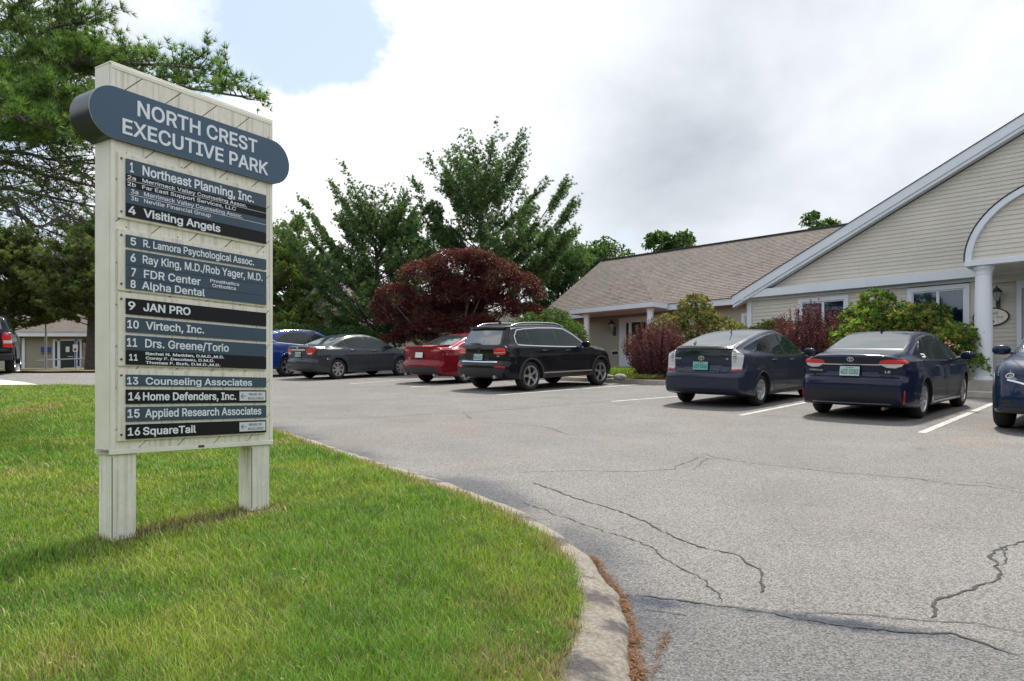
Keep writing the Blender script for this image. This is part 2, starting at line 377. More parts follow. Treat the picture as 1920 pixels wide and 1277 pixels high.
def lot_tint(x, y):
    base = np.array((.200, .189, .178)); dark = np.array((.082, .087, .100)); warm = np.array((.235, .185, .14))
    d = dist_poly(outerS, x, y); n = fnoise(x * 1.1, y * 1.1, 3)
    k = np.clip((.42 + .75 * (n - .5) - d) / .30, 0, 1) * np.clip((n - .25) * 3, .25, 1) * .85
    ds = dist_poly(seam, x, y)
    side = np.interp(x, [p_.x for p_ in seam], [p_.y for p_ in seam])
    below = (y < side) & (x > .5)
    k2 = np.clip((.085 - ds + .05 * (fnoise(x * 9, y * 9, 6) - .5)) / .03, 0, 1) * np.clip((fnoise(x * 3.2, y * 3.2, 9) - .22) * 3.5, .1, 1) * np.clip((2.3 - x) / .7, .1, 1) * 1.35
    k = np.maximum(k, np.minimum(k2, 1.25))
    k = np.maximum(k, np.where(below, np.clip(.38 - (x - .6) * .05, .08, .5), 0))
    for (ox, oy, orr, ok) in oil: k = np.maximum(k, ok * np.clip(1.25 - np.hypot(x - ox, y - oy) / orr + .7 * (fnoise(x * 6, y * 6, 12) - .5), 0, 1))
    dlane = x * BS + y * BC                       # along the bays: two faint wheel paths run across them
    for c0_ in (6.4, 8.1): k = np.maximum(k, 0.045 * np.exp(-((dlane - c0_ + .5 * fnoise(x * .3, y * .3, 2)) / .35) ** 2))
    wm = np.clip((fnoise(x * .7, y * .7, 21) - .55) * 3, 0, 1) * .30 * np.exp(-((y - 10) / 4.0) ** 2)
    c = base * (1 - k[:, None]) + dark * k[:, None]
    c = c * (1 - wm[:, None]) + warm * wm[:, None]
    return c * (.93 + .14 * fnoise(x * .25, y * .25, 5))[:, None]
lot = sheet('parking_lot', ticks([(-72, -10, 2.0), (-10, -3, .5), (-3, .3, .10), (.3, 3, .045), (3, 8, .10), (8, 14, .3), (14, 60, 3)]), ticks([(-16, 1.6, .8), (1.6, 3.0, .10), (3.0, 4.3, .04), (4.3, 14, .10), (14, 22, .25), (22, 62, 1.6), (62, 80, 6)]), lambda x, y: L(x, y), am, lot_tint)
tag(lot, kind='structure', label='worn grey asphalt parking lot sloping up to the offices')
gm = mat('rough_grass_ground', (.07, .10, .03), .95, noise=[(.2, .3, 5), (3, .3, 5)])
tag(sheet('ground', ticks([(-900, -120, 130), (-120, 120, 8), (120, 900, 130)]), ticks([(-300, -40, 65), (-40, 120, 8), (120, 1200, 120)]), lambda x, y: L(x, y) - .16, gm), kind='structure', label='grassy ground running on around the office park')

# cracks: thin open joints in the asphalt
crm = mat('crack_dark', (.045, .042, .04), .95)
def ribbon(px_list, wd, name, m, parent, off=.004, jag=.012, seed=0, smoothn=6, world=None):
    pts = world or [on_lot(x, y) for x, y in px_list]; pts = [v.xy.to_3d() for v in pts]
    S = []
    for i in range(len(pts) - 1):
        a, b = pts[i], pts[i + 1]; n = max(2, int((b - a).length / .032))
        for k in range(n): S.append(a.lerp(b, k / n))
    S.append(pts[-1]); rr = random.Random(seed)
    q = MB(); prev = None; acc = 0
    for i, p_ in enumerate(S):
        t_ = (S[min(i + 1, len(S) - 1)] - S[max(i - 1, 0)]).normalized(); nrm = Vector((-t_.y, t_.x, 0))
        acc = acc * .86 + rr.uniform(-jag, jag); c = p_ + nrm * (acc + rr.uniform(-.004, .004)); ww = wd * rr.uniform(.32, .95) * .5 * (.6 + .7 * rr.random())
        if i in (0, len(S) - 1): ww *= .3
        l_, r_ = c - nrm * ww, c + nrm * ww
        l_.z = float(L(l_.x, l_.y)) + off; r_.z = float(L(r_.x, r_.y)) + off
        if prev: q.quad(prev[0], prev[1], r_, l_)
        prev = (l_, r_)
    o = q.build(name, m, parent); return o
cracks = [
 ([(1000, 905), (1040, 922), (1090, 938), (1150, 955), (1200, 975), (1260, 1003), (1310, 1025), (1375, 1040), (1400, 1055), (1428, 1075), (1427, 1100), (1424, 1112)], .018),
 ([(985, 943), (1040, 965), (1100, 983), (1150, 1000), (1215, 1028), (1270, 1060), (1320, 1088), (1345, 1115), (1350, 1130)], .010),
 ([(1190, 1118), (1280, 1127), (1370, 1138), (1450, 1152), (1520, 1165), (1600, 1178), (1700, 1187), (1780, 1185), (1850, 1210), (1925, 1232)], .016),
 ([(1750, 1160), (1752, 1142), (1745, 1128), (1790, 1112), (1830, 1100), (1870, 1088), (1882, 1078), (1862, 1062), (1866, 1055), (1848, 1045), (1862, 1035), (1890, 1022), (1922, 1012)], .020),
 ([(1862, 1062), (1885, 1055), (1880, 1035), (1886, 1026)], .012),
 ([(1210, 1142), (1240, 1146), (1290, 1150)], .010),
 ([(1500, 1148), (1600, 1150), (1750, 1162), (1840, 1168), (1925, 1188)], .009),
 ([(970, 887), (1080, 882), (1180, 885), (1260, 880), (1290, 868), (1310, 858), (1340, 862)], .012),
 ([(1320, 850), (1340, 858), (1420, 870), (1560, 885), (1660, 893), (1720, 898), (1780, 908), (1850, 912), (1925, 925)], .012),
 ([(1820, 903), (1850, 905), (1925, 918)], .009),
 ([(545, 784), (640, 785), (720, 782), (800, 777), (870, 774), (960, 768), (1050, 760), (1145, 753)], .022),
 ([(870, 774), (885, 786)], .016),
 ([(885, 790), (1000, 798), (1030, 803), (1060, 815), (1100, 818)], .014),
 ([(1330, 860), (1300, 880)], .008)]
for i, (pl, wd) in enumerate(cracks): ribbon(pl, wd * 1.2, 'asphalt_crack', crm, lot, seed=i + 3, jag=.013)

# parking lines
def pline(a, b, wd, parent=lot):
    A, B_ = on_lot(*a).xy.to_3d(), on_lot(*b).xy.to_3d(); t_ = (B_ - A); n = max(2, int(t_.length / .15)); nr = Vector((-t_.y, t_.x, 0)).normalized() * wd / 2
    q = MB(); rr = random.Random(int(a[0]))
    prev = None
    for k in range(n + 1):
        c = A.lerp(B_, k / n); l_ = c - nr * rr.uniform(.93, 1.05); r_ = c + nr * rr.uniform(.93, 1.05)
        l_.z = float(L(l_.x, l_.y)) + .004; r_.z = float(L(r_.x, r_.y)) + .004
        if prev: q.quad(prev[0], prev[1], r_, l_)
        prev = (l_, r_)
    o = q.build('parking_line', M['line'], parent)
for a, b in (((1728, 812), (1868, 754)), ((1388, 779), (1530, 751)), ((1147, 753), (1290, 742)), ((932, 741), (1200, 721)), ((770, 726), (960, 714)), ((655, 720), (800, 709)), ((300, 716), (470, 712))):
    pline(a, b, .11)

# ---- kerb (rough asphalt berm) round the lawn
km = bpy.data.materials.new('worn_kerb'); km.use_nodes = True; t = km.node_tree; p = t.nodes['Principled BSDF']; co = t.nodes.new('ShaderNodeTexCoord')
a = nzt(3.2, 5); rmp = t.nodes.new('ShaderNodeValToRGB'); t.links.new(a.outputs[0], rmp.inputs[0])
e = rmp.color_ramp.elements; e[0].position = .40; e[0].color = (.14, .12, .122, 1); e[1].position = .50; e[1].color = (.39, .35, .29, 1)
g = mul(mr_(nzt(40, 6, .8).outputs[0], .35, .65, .62, 1.32), mr_(nzt(9, 5).outputs[0], .3, .7, .85, 1.12))
sc1 = t.nodes.new('ShaderNodeVectorMath'); sc1.operation = 'SCALE'; t.links.new(rmp.outputs[0], sc1.inputs[0]); t.links.new(g, sc1.inputs['Scale'])
t.links.new(sc1.outputs[0], p.inputs['Base Color']); p.inputs['Roughness'].default_value = .93
bm_ = t.nodes.new('ShaderNodeBump'); bm_.inputs['Strength'].default_value = 1; bm_.inputs['Distance'].default_value = .045; t.links.new(nzt(26, 8, .75).outputs[0], bm_.inputs['Height']); t.links.new(bm_.outputs[0], p.inputs['Normal'])
def kerb_strip(outS, inS, h, name, m, prof, kind_label, rough=.006):
    q = MB(); prev = None; dist = 0
    n = min(len(outS), len(inS))
    for i in range(n):
        o_, i_ = outS[i], inS[i]; row = []
        for (t_, hh) in prof:
            c = o_.lerp(i_, t_); nz = float(fnoise(np.array([c.x * 5]), np.array([c.y * 5]), 4)[0]) - .5
            c = c + (o_ - i_) * (nz * .12 if t_ < .3 else 0)
            row.append(Vector((c.x, c.y, float(L(c.x, c.y)) + h * hh + (nz * rough * 3 if hh > 0 else 0))))
        if prev:
            for k in range(len(row) - 1): q.quad(prev[k], row[k], row[k + 1], prev[k + 1])
        prev = row
    o = q.build(name, m, None, smooth=70); tag(o, kind_label, kind='structure'); return o
# resample both curb edges densely so lumps read as real
def dens(S, st):
    out = []
    for i in range(len(S) - 1):
        n = max(1, int((S[i + 1] - S[i]).length / st))
        for k in range(n): out.append(S[i].lerp(S[i + 1], k / n))
    out.append(S[-1]); return out
oS = catmull(outer, 40); iS = catmull(inner, 40)
kerb_strip(oS, iS, .085, 'kerb', km, [(0, -.15), (.02, .15), (.10, .42), (.22, .62), (.40, .80), (.62, .93), (.85, 1.0), (1.06, .95), (1.1, .2)], 'worn curving asphalt kerb along the lawn')
# pine needle litter in the gutter
litm = mat('dry_needle_litter', (.19, .095, .045), .95, noise=[(60, .5, 4)], bump=(80, 1, .01))
def litter(pxs, wd, n, name, seed):
    pts = [on_lot(*p_) for p_ in pxs]; r_ = np.random.default_rng(seed); V = []; F = []
    for k in range(n):
        t_ = r_.random() * (len(pts) - 1.001); i = int(t_)
        if vnoise(np.array([t_ * 3.3 + seed]), np.array([.5]), seed)[0] < r_.random() * .9: continue
        c = pts[i].lerp(pts[i + 1], t_ - i); x = c.x + r_.normal() * wd; y = c.y + r_.normal() * wd
        z = float(L(x, y)) + .004 + abs(r_.normal()) * .008; an = r_.random() * 6.28; ln = r_.uniform(.012, .035); w_ = .0022
        dx_, dy_ = math.cos(an) * ln, math.sin(an) * ln; b = len(V)
        V += [(x - dx_ - dy_ / ln * w_, y - dy_ + dx_ / ln * w_, z), (x - dx_ + dy_ / ln * w_, y - dy_ - dx_ / ln * w_, z), (x + dx_, y + dy_, z + r_.uniform(0, .012))]; F.append((b, b + 1, b + 2))
    o = np_mesh(name, np.array(V), np.array(F), litm); return o
tag(litter([(1105, 1045), (1135, 1085), (1162, 1120), (1178, 1170), (1186, 1220), (1192, 1277)], .020, 5200, 'pine_needle_litter', 5), 'reddish dry pine needles gathered in the gutter by the kerb', 'needles', kind='stuff')
tag(litter([(1250, 1185), (1245, 1205), (1235, 1235), (1225, 1277)], .008, 110, 'pine_needle_litter', 8), 'thin streak of dry needles in a crack off the kerb', 'needles', kind='stuff')

# ---- lawn and its grass
def lawn_z(x, y): return L(x, y) + .09 + .05 * np.clip(dist_poly(innerS, x, y) / 3, 0, 1) * fnoise(x * .35, y * .35, 2)
V, F = cdt_poly([(p_.x, p_.y) for p_ in innerS[::2]] + [(-34, -14)], .6)
V = np.array(V); zz = lawn_z(V[:, 0], V[:, 1])
lme = bpy.data.meshes.new('lawn'); lme.from_pydata([(a, b, c) for (a, b), c in zip(V, zz)], [], F)
lawnm = mat('lawn_soil', (.050, .065, .020), .95, noise=[(1.4, .25, 5), (30, .4, 5)], bump=(60, 1, .02))
lawn = link('lawn', lme, None, lawnm); lme.polygons.foreach_set('use_smooth', [True] * len(lme.polygons)); tag(lawn, 'soil of the sloping lawn below the grass', kind='structure')

SIGN_Y0, SIGN_X0, STH = 4.73, (208.5 - CX) / FPX * 4.73, R(33.43)
SX, SY = math.sin(STH), math.cos(STH)           # direction along the sign's face
def SP(w_, o_, z): return (SIGN_X0 + SX * w_ + SY * o_, SIGN_Y0 + SY * w_ - SX * o_, z)   # o_ = out of the face
def bl_color(x, y, r_):
    n = fnoise(x * 1.6, y * 1.6, 31); n2_ = fnoise(x * .5, y * .5, 17); n3 = fnoise(x * 5, y * 5, 47)
    g1 = np.array((.150, .280, .034)); g2 = np.array((.265, .345, .055)); g3 = np.array((.070, .160, .022)); br = np.array((.36, .29, .14))
    k = np.clip((n - .35) * 2.4, 0, 1)[:, None]; c = g1 * (1 - k) + g2 * k
    k = (np.clip((n3 - .5) * 2.5, 0, 1) * .7)[:, None]; c = c * (1 - k) + g3 * k
    # worn, dry spots: between the posts, along the kerb
    a = np.array(SP(.12, -.02, 0)[:2]); b = np.array(SP(1.1, .05, 0)[:2])
    d = dist_poly([a, b], x, y); dry = np.exp(-(d / .17) ** 2) * .75
    de = dist_poly(innerS, x, y); dry = np.maximum(dry, np.clip(1 - de / .16, 0, 1) * .75 * (fnoise(x * 2.2, y * 2.2, 77) > .42))
    dry = np.maximum(dry, np.clip((fnoise(x * 1.1, y * 1.1, 91) - .60) * 3.0, 0, .65))
    pick = (r_.random(len(x)) < dry + .09)[:, None]
    c = np.where(pick, br * r_.uniform(.6, 1.25, (len(x), 1)), c)
    return c * r_.uniform(.50, 1.36, (len(x), 1)) * 1.12
def blades(name, n, rmin, rmax, hgt, wid, seed, seg=2):
    r_ = np.random.default_rng(seed)
    # blades thin out with distance and get drawn broader, so the turf stays closed
    rad = rmin + (rmax - rmin) * r_.random(n) ** 1.35; an = r_.uniform(R(-50), R(12), n)
    x = np.sin(an) * rad; y = np.cos(an) * rad; k = inside(lawn_poly, x + r_.normal(size=n) * .025, y + r_.normal(size=n) * .025); x = x[k]; y = y[k]; rad = rad[k]; n = len(x)
    clump = fnoise(x * 3.2, y * 3.2, 13)
    bare = dist_poly([SP(.1, .03, 0)[:2], SP(1.1, .03, 0)[:2]], x, y)
    k = r_.random(n) > np.exp(-(bare / .12) ** 2) * .75; x = x[k]; y = y[k]; clump = clump[k]; rad = rad[k]; n = len(x)
    z = lawn_z(x, y) - .004
    h = hgt * r_.uniform(.45, 1.15, n) * (.55 + .9 * clump); wd = wid * r_.uniform(.6, 1.2, n) * np.clip(rad / 3.6, .8, 4.5); h = h * np.clip(rad / 9, 1, 1.3)
    yaw = r_.uniform(0, 6.283, n); lean = r_.uniform(.15, 1.0, n) * h; lx = np.cos(yaw) * lean; ly = np.sin(yaw) * lean
    px_, py_ = -np.sin(yaw + r_.uniform(-1, 1, n)) * wd / 2, np.cos(yaw) * wd / 2
    P0 = np.stack([x - px_, y - py_, z], 1); P1 = np.stack([x + px_, y + py_, z], 1)
    P2 = np.stack([x - px_ * .7 + lx * .35, y - py_ * .7 + ly * .35, z + h * .6], 1); P3 = np.stack([x + px_ * .7 + lx * .35, y + py_ * .7 + ly * .35, z + h * .6], 1)
    P4 = np.stack([x + lx, y + ly, z + h * .95], 1)
    V = np.stack([P0, P1, P2, P3, P4], 1).reshape(-1, 3); b = np.arange(n) * 5
    F = np.concatenate([np.stack([b, b + 1, b + 3], 1), np.stack([b, b + 3, b + 2], 1), np.stack([b + 2, b + 3, b + 4], 1)])
    c = bl_color(x, y, r_); c = np.repeat(c, 5, 0)
    return tag(np_mesh(name, V, F, M['grass'], None, c), None, 'grass', kind='stuff')
tag(blades('lawn_grass', 820000, 1.9, 24, .060, .0040, 1), 'bright green mown grass of the lawn around the sign posts')
# a broad-leaved weed in the lawn
def weed(px_, py_):
    c = on_lot(px_, py_, .11); r_ = random.Random(3); q = MB()
    for k in range(14):
        a = k * 2.4; l_ = .03 + .018 * r_.random(); z = c.z - .02 + .04 * k / 14
        d = Vector((math.cos(a), math.sin(a), .5)); s_ = Vector((-math.sin(a), math.cos(a), 0)) * .006; b = Vector((c.x, c.y, z))
        q.quad(b, b + d * l_ * .5 + s_, b + d * l_, b + d * l_ * .5 - s_)
    return tag(q.build('weed', mat('weed_green', (.15, .27, .06), .5, trans=.3)), 'small light green weed standing in the lawn below the sign', 'weed')
weed(572, 1090)

# flecks lying about: dry leaves and clippings in the grass, grit on the paving by the kerb
def flecks(n, seed, on_lawn, cols, size, label, name):
    r_ = np.random.default_rng(seed); rad = 1.9 + 9 * r_.random(n) ** 1.6; an = r_.uniform(R(-45), R(36), n); x = np.sin(an) * rad; y = np.cos(an) * rad
    k = inside(lawn_poly, x, y) if on_lawn else (~inside([(p_.x, p_.y) for p_ in outerS] + [(-34, -14)], x, y) & (dist_poly(outerS, x, y) < r_.exponential(.5, n))); x, y = x[k], y[k]; n = len(x)
    z = (lawn_z(x, y) + r_.uniform(.012, .035, n)) if on_lawn else (L(x, y) + .006); yw = r_.uniform(0, 6.28, n); s_ = size * r_.uniform(.4, 1.3, n); dx_, dy_ = np.cos(yw) * s_, np.sin(yw) * s_; tz = s_ * r_.uniform(0, .5, n)
    V = np.stack([np.stack([x - dx_, y - dy_, z], 1), np.stack([x + dy_ * .45, y - dx_ * .45, z + tz], 1), np.stack([x + dx_, y + dy_, z + tz * .6], 1), np.stack([x - dy_ * .45, y + dx_ * .45, z], 1)], 1).reshape(-1, 3)
    c = np.array(cols)[r_.integers(0, len(cols), n)] * r_.uniform(.6, 1.3, (n, 1)); return tag(np_mesh(name, V, np.arange(n * 4).reshape(-1, 4), M['leaf'], None, np.repeat(c, 4, 0)), label, 'litter', kind='stuff')
flecks(1500, 61, True, [(.38, .29, .15), (.25, .16, .08), (.45, .38, .24), (.24, .34, .06)], .011, 'dry leaf bits and clippings scattered in the lawn', 'leaf_litter')
flecks(2600, 62, False, [(.45, .42, .37), (.10, .095, .09), (.30, .2, .12), (.5, .47, .43)], .0045, 'loose grit on the asphalt along the kerb', 'grit')

# ================================================================== vehicles
M['tyre'] = mat('tyre_rubber', (.018, .018, .019), .85, noise=[(20, .2, 3)])
M['alloy'] = mat('alloy_wheel', (.48, .49, .51), .3, metal=.85)
M['darkwell'] = mat('underbody_black', (.010, .010, .011), .9)
M['glass'] = mat('car_window', (.012, .022, .021), .02, spec=.5, ior=1.38)
M['rglass'] = mat('car_rear_window', (.03, .042, .045), .025, spec=.5, ior=2.7)
M['blacktrim'] = mat('black_trim', (.015, .015, .017), .35)
M['plastic'] = mat('grey_black_plastic', (.035, .036, .040), .6)
M['chrome'] = mat('chrome', (.70, .72, .75), .12, metal=1)
M['redlens'] = mat('red_lens', (.42, .010, .014), .12, coat=.6)
M['redlens2'] = mat('bright_red_lens', (.62, .022, .022), .2, coat=.5)
M['clearlens'] = mat('clear_lens', (.58, .60, .62), .12, coat=.7)
M['amber'] = mat('pale_lens', (.55, .38, .33), .15, coat=.6)
M['headlens'] = mat('headlight_lens', (.16, .17, .18), .06, coat=1)
M['plate'] = mat('pale_green_plate', (.42, .56, .55), .4)
M['plateg'] = mat('green_plate', (.20, .48, .46), .4)
M['platet'] = mat('plate_green_text', (.03, .14, .13), .5)
M['interior'] = mat('seat_interior', (.10, .10, .09), .8)
M['ruststeel'] = mat('tarnished_steel', (.16, .13, .10), .5, metal=.6)
def paint(name, col, flake=.12): return mat(name, col, .4, metal=flake * .4, spec=.10, coat=.6, noise=[(900, .08, 1)])
_tc = {}
import os
FONT = None
try: FONT = bpy.data.fonts.load(os.path.join(bpy.utils.system_resource('DATAFILES'), 'fonts', 'Inter.woff2'))   # the sans serif that ships inside Blender
except Exception: FONT = None
def text_mesh(s, bold=0.0, extrude=.0, shear=0.0):
    """outline the letters, thicken them, fill by winding number; extrude gives them a raised rim"""
    key = (s, round(bold, 4), extrude, shear)
    if key in _tc: return _tc[key]
    cu = bpy.data.curves.new('t', 'FONT'); cu.body = s; cu.size = 1; cu.shear = shear; cu.resolution_u = 3
    if FONT: cu.font = FONT
    o = bpy.data.objects.new('t', cu); C.objects.link(o); bpy.context.view_layer.update()
    c2 = o.to_curve(bpy.context.evaluated_depsgraph_get()); loops = []
    for sp in c2.splines:
        bp = sp.bezier_points; n = len(bp); P = []
        for i in range(n):
            a_, b_ = bp[i], bp[(i + 1) % n]
            straight = (a_.handle_right - a_.co).cross(b_.co - a_.co).length < 1e-5 and (b_.handle_left - b_.co).cross(b_.co - a_.co).length < 1e-5
            m_ = 1 if straight else 3
            for k in range(m_):
                t_ = k / m_; q_ = a_.co * (1 - t_) ** 3 + a_.handle_right * 3 * t_ * (1 - t_) ** 2 + b_.handle_left * 3 * t_ * t_ * (1 - t_) + b_.co * t_ ** 3
                P.append((q_.x, q_.y))
        Q = [p_ for i, p_ in enumerate(P) if math.hypot(p_[0] - P[i - 1][0], p_[1] - P[i - 1][1]) > 1e-4]
        if len(Q) > 2: loops.append(Q)
    o.to_curve_clear(); bpy.data.objects.remove(o); bpy.data.curves.remove(cu)
    area = lambda Q: sum(Q[i - 1][0] * Q[i][1] - Q[i][0] * Q[i - 1][1] for i in range(len(Q))) / 2
    big = max(loops, key=lambda Q: abs(area(Q))); sg = 1 if area(big) > 0 else -1; out = []
    for Q in loops:                              # move each edge outwards by the bold amount
        n = len(Q); P = []
        for i in range(n):
            a_, b_, c_ = Q[i - 1], Q[i], Q[(i + 1) % n]
            t1 = Vector((b_[0] - a_[0], b_[1] - a_[1])).normalized(); t2 = Vector((c_[0] - b_[0], c_[1] - b_[1])).normalized()
            n1 = Vector((t1.y, -t1.x)) * sg; n2 = Vector((t2.y, -t2.x)) * sg; m_ = n1 + n2; m_ = m_ / max(.35, m_.length_squared / 2) if m_.length > 1e-3 else n1
            P.append((b_[0] + m_.x * bold, b_[1] + m_.y * bold))
        out.append(P)
    vs, fl = [], []
    for P in out: fl.append(list(range(len(vs), len(vs) + len(P)))); vs += [Vector(p_) for p_ in P]
    r = geometry.delaunay_2d_cdt(vs, [], fl, 0, 1e-7); edges = {}; tris = []
    cen = [((r[0][f[0]].x + r[0][f[1]].x + r[0][f[2]].x) / 3, (r[0][f[0]].y + r[0][f[1]].y + r[0][f[2]].y) / 3) for f in r[2]]
    cx_ = np.array([c[0] for c in cen]); cy_ = np.array([c[1] for c in cen]); W_ = np.zeros(len(cen), int)
    for P in out:                                # signed crossings of a ray to the right
        for i in range(len(P)):
            (x0, y0), (x1, y1) = P[i - 1], P[i]
            if y0 == y1: continue
            xi = x0 + (cy_ - y0) * (x1 - x0) / (y1 - y0); up_ = (y0 <= cy_) & (y1 > cy_) & (xi > cx_); dn_ = (y1 <= cy_) & (y0 > cy_) & (xi > cx_)
            W_ += sg * (up_.astype(int) - dn_.astype(int))
    tris = [tuple(f) for f, k in zip(r[2], W_) if k > 0]
    V = [(v.x, v.y, extrude) for v in r[0]]
    if extrude:
        ed = set()
        for f in tris:
            for i in range(3): ed.add((f[i], f[(i + 1) % 3]))
        n = len(V); V += [(v.x, v.y, -extrude) for v in r[0]]
        tris += [(b_, a_, a_ + n, b_ + n) for a_, b_ in ed if (b_, a_) not in ed]
    _tc[key] = (np.array(V, np.float32), tris); return _tc[key]
def text_obj(name, s, x0, x1, y0, y1, f, m, parent, bold=.012, capref='H', extrude=.0, shear=0):
    """fit text s to x0..x1 and cap height y0..y1; f maps (x, y, lift) to 3D"""
    co_, fs = text_mesh(s, bold, .002 if extrude else 0, shear); cap = text_mesh(capref, bold)[0][:, 1].max()
    lo, hi = co_[:, 0].min(), co_[:, 0].max(); base0 = 0.0
    v = [f(x0 + (q[0] - lo) / (hi - lo) * (x1 - x0), y0 + (q[1] - base0) / cap * (y1 - y0), (q[2] / .002 + 1) / 2 * extrude if extrude else 0) for q in co_]
    me = bpy.data.meshes.new(name); me.from_pydata([tuple(map(float, q)) for q in v], [], fs); return link(name, me, parent, m)

def smooth_profile(pts, n=5): return [(p_.x, p_.y) for p_ in catmull([(a, b, 0) for a, b in pts], n)]
class Car:
    def __init__(s, sp):
        s.sp = sp; s.Lc = sp['L']; s.hw = sp['W'] / 2
        top = smooth_profile(sp['top'], 6)
        wr, zb = sp['arch'], sp['sill']; bot = []
        (xr, xf), rz = sp['axles'], sp['r']
        x1 = top[-1][0]
        def arch(xc):
            o = []; a0 = math.asin(max(-1, min(1, (zb - rz) / wr)))
            for k in range(25):
                a = a0 + (math.pi - 2 * a0) * k / 24; o.append((xc + wr * math.cos(a), rz + wr * math.sin(a)))
            return o
        bot = arch(xf); mid = [(bot[-1][0] - (bot[-1][0] - (xr + wr)) * k / 8, zb) for k in range(1, 8)]
        bot = bot + mid + arch(xr)
        s.sil = top + bot; s.ntop = len(top)
        # ends join the arches underneath
        s.build_body()
    def W(s, x, z):
        sp = s.sp; hw = s.hw; zb = sp['belt'](x) if callable(sp['belt']) else sp['belt']
        low = max(0, (.52 - z) / .5); y = hw * (1 - .075 * low ** 2)
        hi_ = max(0, (z - .55) / (zb - .55)); y -= hw * .055 * min(hi_, 1.0) ** 2
        if z > zb:
            t_ = z - zb; y -= .012 * min(1, t_ / .02) + sp.get('tumble', .40) * t_ + .10 * t_ * t_
        y += .010 * math.exp(-((z - sp.get('crease', .78)) / .03) ** 2)
        e_ = sp.get('endr', .62); er = sp.get('endk', .13); fr = sp.get('endf', .20)
        a = max(0, 1 - x / e_); y *= 1 - er * a ** 2.3
        a = max(0, 1 - (s.Lc - x) / .85); y *= 1 - fr * a ** 2.2
        if z > zb:                                # greenhouse narrows toward the tail in plan
            a = max(0, 1 - (x - sp['ghx'][0]) / 1.4); y *= 1 - sp.get('ghk', .10) * min(a, 1) ** 1.5 * min(1, (z - zb) / .08)
            a = max(0, 1 - (sp['ghx'][1] - x) / 1.3); y *= 1 - .07 * min(a, 1.2) ** 1.5 * min(1, (z - zb) / .08)
        # wheel arch lips swell a little
        for xa in sp['axles']:
            d = math.hypot(x - xa, z - sp['r']); y += .014 * math.exp(-((d - sp['arch'] - .03) / .07) ** 2)
        return y
    def D(s, x, y, z):
        q = (y / s.hw) ** 2; br = s.sp.get('bowr', .13); bf = s.sp.get('bowf', .34)
        a = max(0, 1 - x / .9); x2 = x + br * q * a * a * (3 - 2 * a)
        a = max(0, 1 - (s.Lc - x) / 1.1); x2 -= bf * q * a * a * (3 - 2 * a)
        return (x2, y, z)
    def build_body(s):
        P = s.sil; n = len(P); nt_ = s.ntop
        A = np.array(P); area = 0
        nxt = np.roll(A, -1, 0); prv = np.roll(A, 1, 0)
        area = ((A[:, 0] * nxt[:, 1] - nxt[:, 0] * A[:, 1]).sum()) / 2
        T = nxt - prv; T /= np.maximum(np.linalg.norm(T, axis=1), 1e-9)[:, None]
        Nn = np.stack([-T[:, 1], T[:, 0]], 1) * (1 if area > 0 else -1)       # inward
        rad = np.zeros(n); crown = np.zeros(n)
        for i in range(n):
            if i < nt_:
                x, z = P[i]; up = -Nn[i][1]
                rad[i] = s.sp.get('rad', .085) * (.45 + .55 * min(1, max(0, (z - .25) / .35))); crown[i] = .030 * max(0, up)
                if z < .34: rad[i] = .03
            else: rad[i] = .006
        rad = np.convolve(np.r_[rad[-2:], rad, rad[:2]], np.ones(5) / 5, 'valid')
        rad[nt_ + 1:] = .006
        vs = [0, .18, .36, .52, .66, .78]
        phis = [0, 15, 30, 45, 60, 75, 90]
        rows = []                                     # per silhouette point: list of (x,y,z), y>=0
        inn = []
        for i in range(n):
            x, z = P[i]; r_ = rad[i]; Wd = s.W(x, z); row = []
            yc = max(Wd - r_ * 1.5, .05)
            for v in vs: row.append((v / .78 * yc * .999, crown[i] * (v / .78 * yc / Wd) ** 2))
            for ph in phis[1:]: row.append((yc + (Wd - yc) * math.sin(R(ph)), crown[i] * (yc / Wd) ** 2 + r_ * (1 - math.cos(R(ph)))))
            rows.append(row); inn.append((x + Nn[i][0] * row[-1][1], z + Nn[i][1] * row[-1][1]))
        s.inn = inn
        V = []; Fc = []; mi = []
        m_ = len(rows[0]); cols = 2 * m_ - 1
        for i in range(n):
            x, z = P[i]
            for j in range(cols):
                k = m_ - 1 - j if j < m_ else j - m_ + 1; sg = -1 if j < m_ - 1 else 1
                y, ins = rows[i][k]
                if k == m_ - 1: y = s.W(*inn[i])
                V.append(s.D(x + Nn[i][0] * ins, sg * y, z + Nn[i][1] * ins))
        for i in range(n):
            i2 = (i + 1) % n
            for j in range(cols - 1):
                Fc.append((i * cols + j, i2 * cols + j, i2 * cols + j + 1, i * cols + j + 1)); mi.append(1 if i >= nt_ - 1 else 0)
        # side faces
        st = .06
        x0 = min(p_[0] for p_ in inn); x1 = max(p_[0] for p_ in inn)
        gx, gy = np.meshgrid(np.arange(x0, x1, st), np.arange(.1, 1.9, st * .7)); gx = gx.ravel(); gy = gy.ravel(); Pi = np.array(inn)
        k = inside(Pi, gx, gy) & (dist_poly(np.vstack([Pi, Pi[:1]]), gx, gy) > .022)
        vsx = [Vector(p_) for p_ in inn] + [Vector((a, b)) for a, b in zip(gx[k], gy[k])]
        r = geometry.delaunay_2d_cdt(vsx, [], [list(range(n))], 1, 1e-5)
        for sg in (-1, 1):
            b = len(V)
            for v in r[0]: V.append(s.D(v[0], sg * s.W(v[0], v[1]), v[1]))
            for f in r[2]:
                Fc.append(tuple(b + q for q in (f if sg > 0 else reversed(f)))); mi.append(0)
        import bmesh
        bm = bmesh.new(); vv = [bm.verts.new(v) for v in V]
        for f, m in zip(Fc, mi):
            try: fa = bm.faces.new([vv[q] for q in f]); fa.material_index = m; fa.smooth = True
            except ValueError: pass
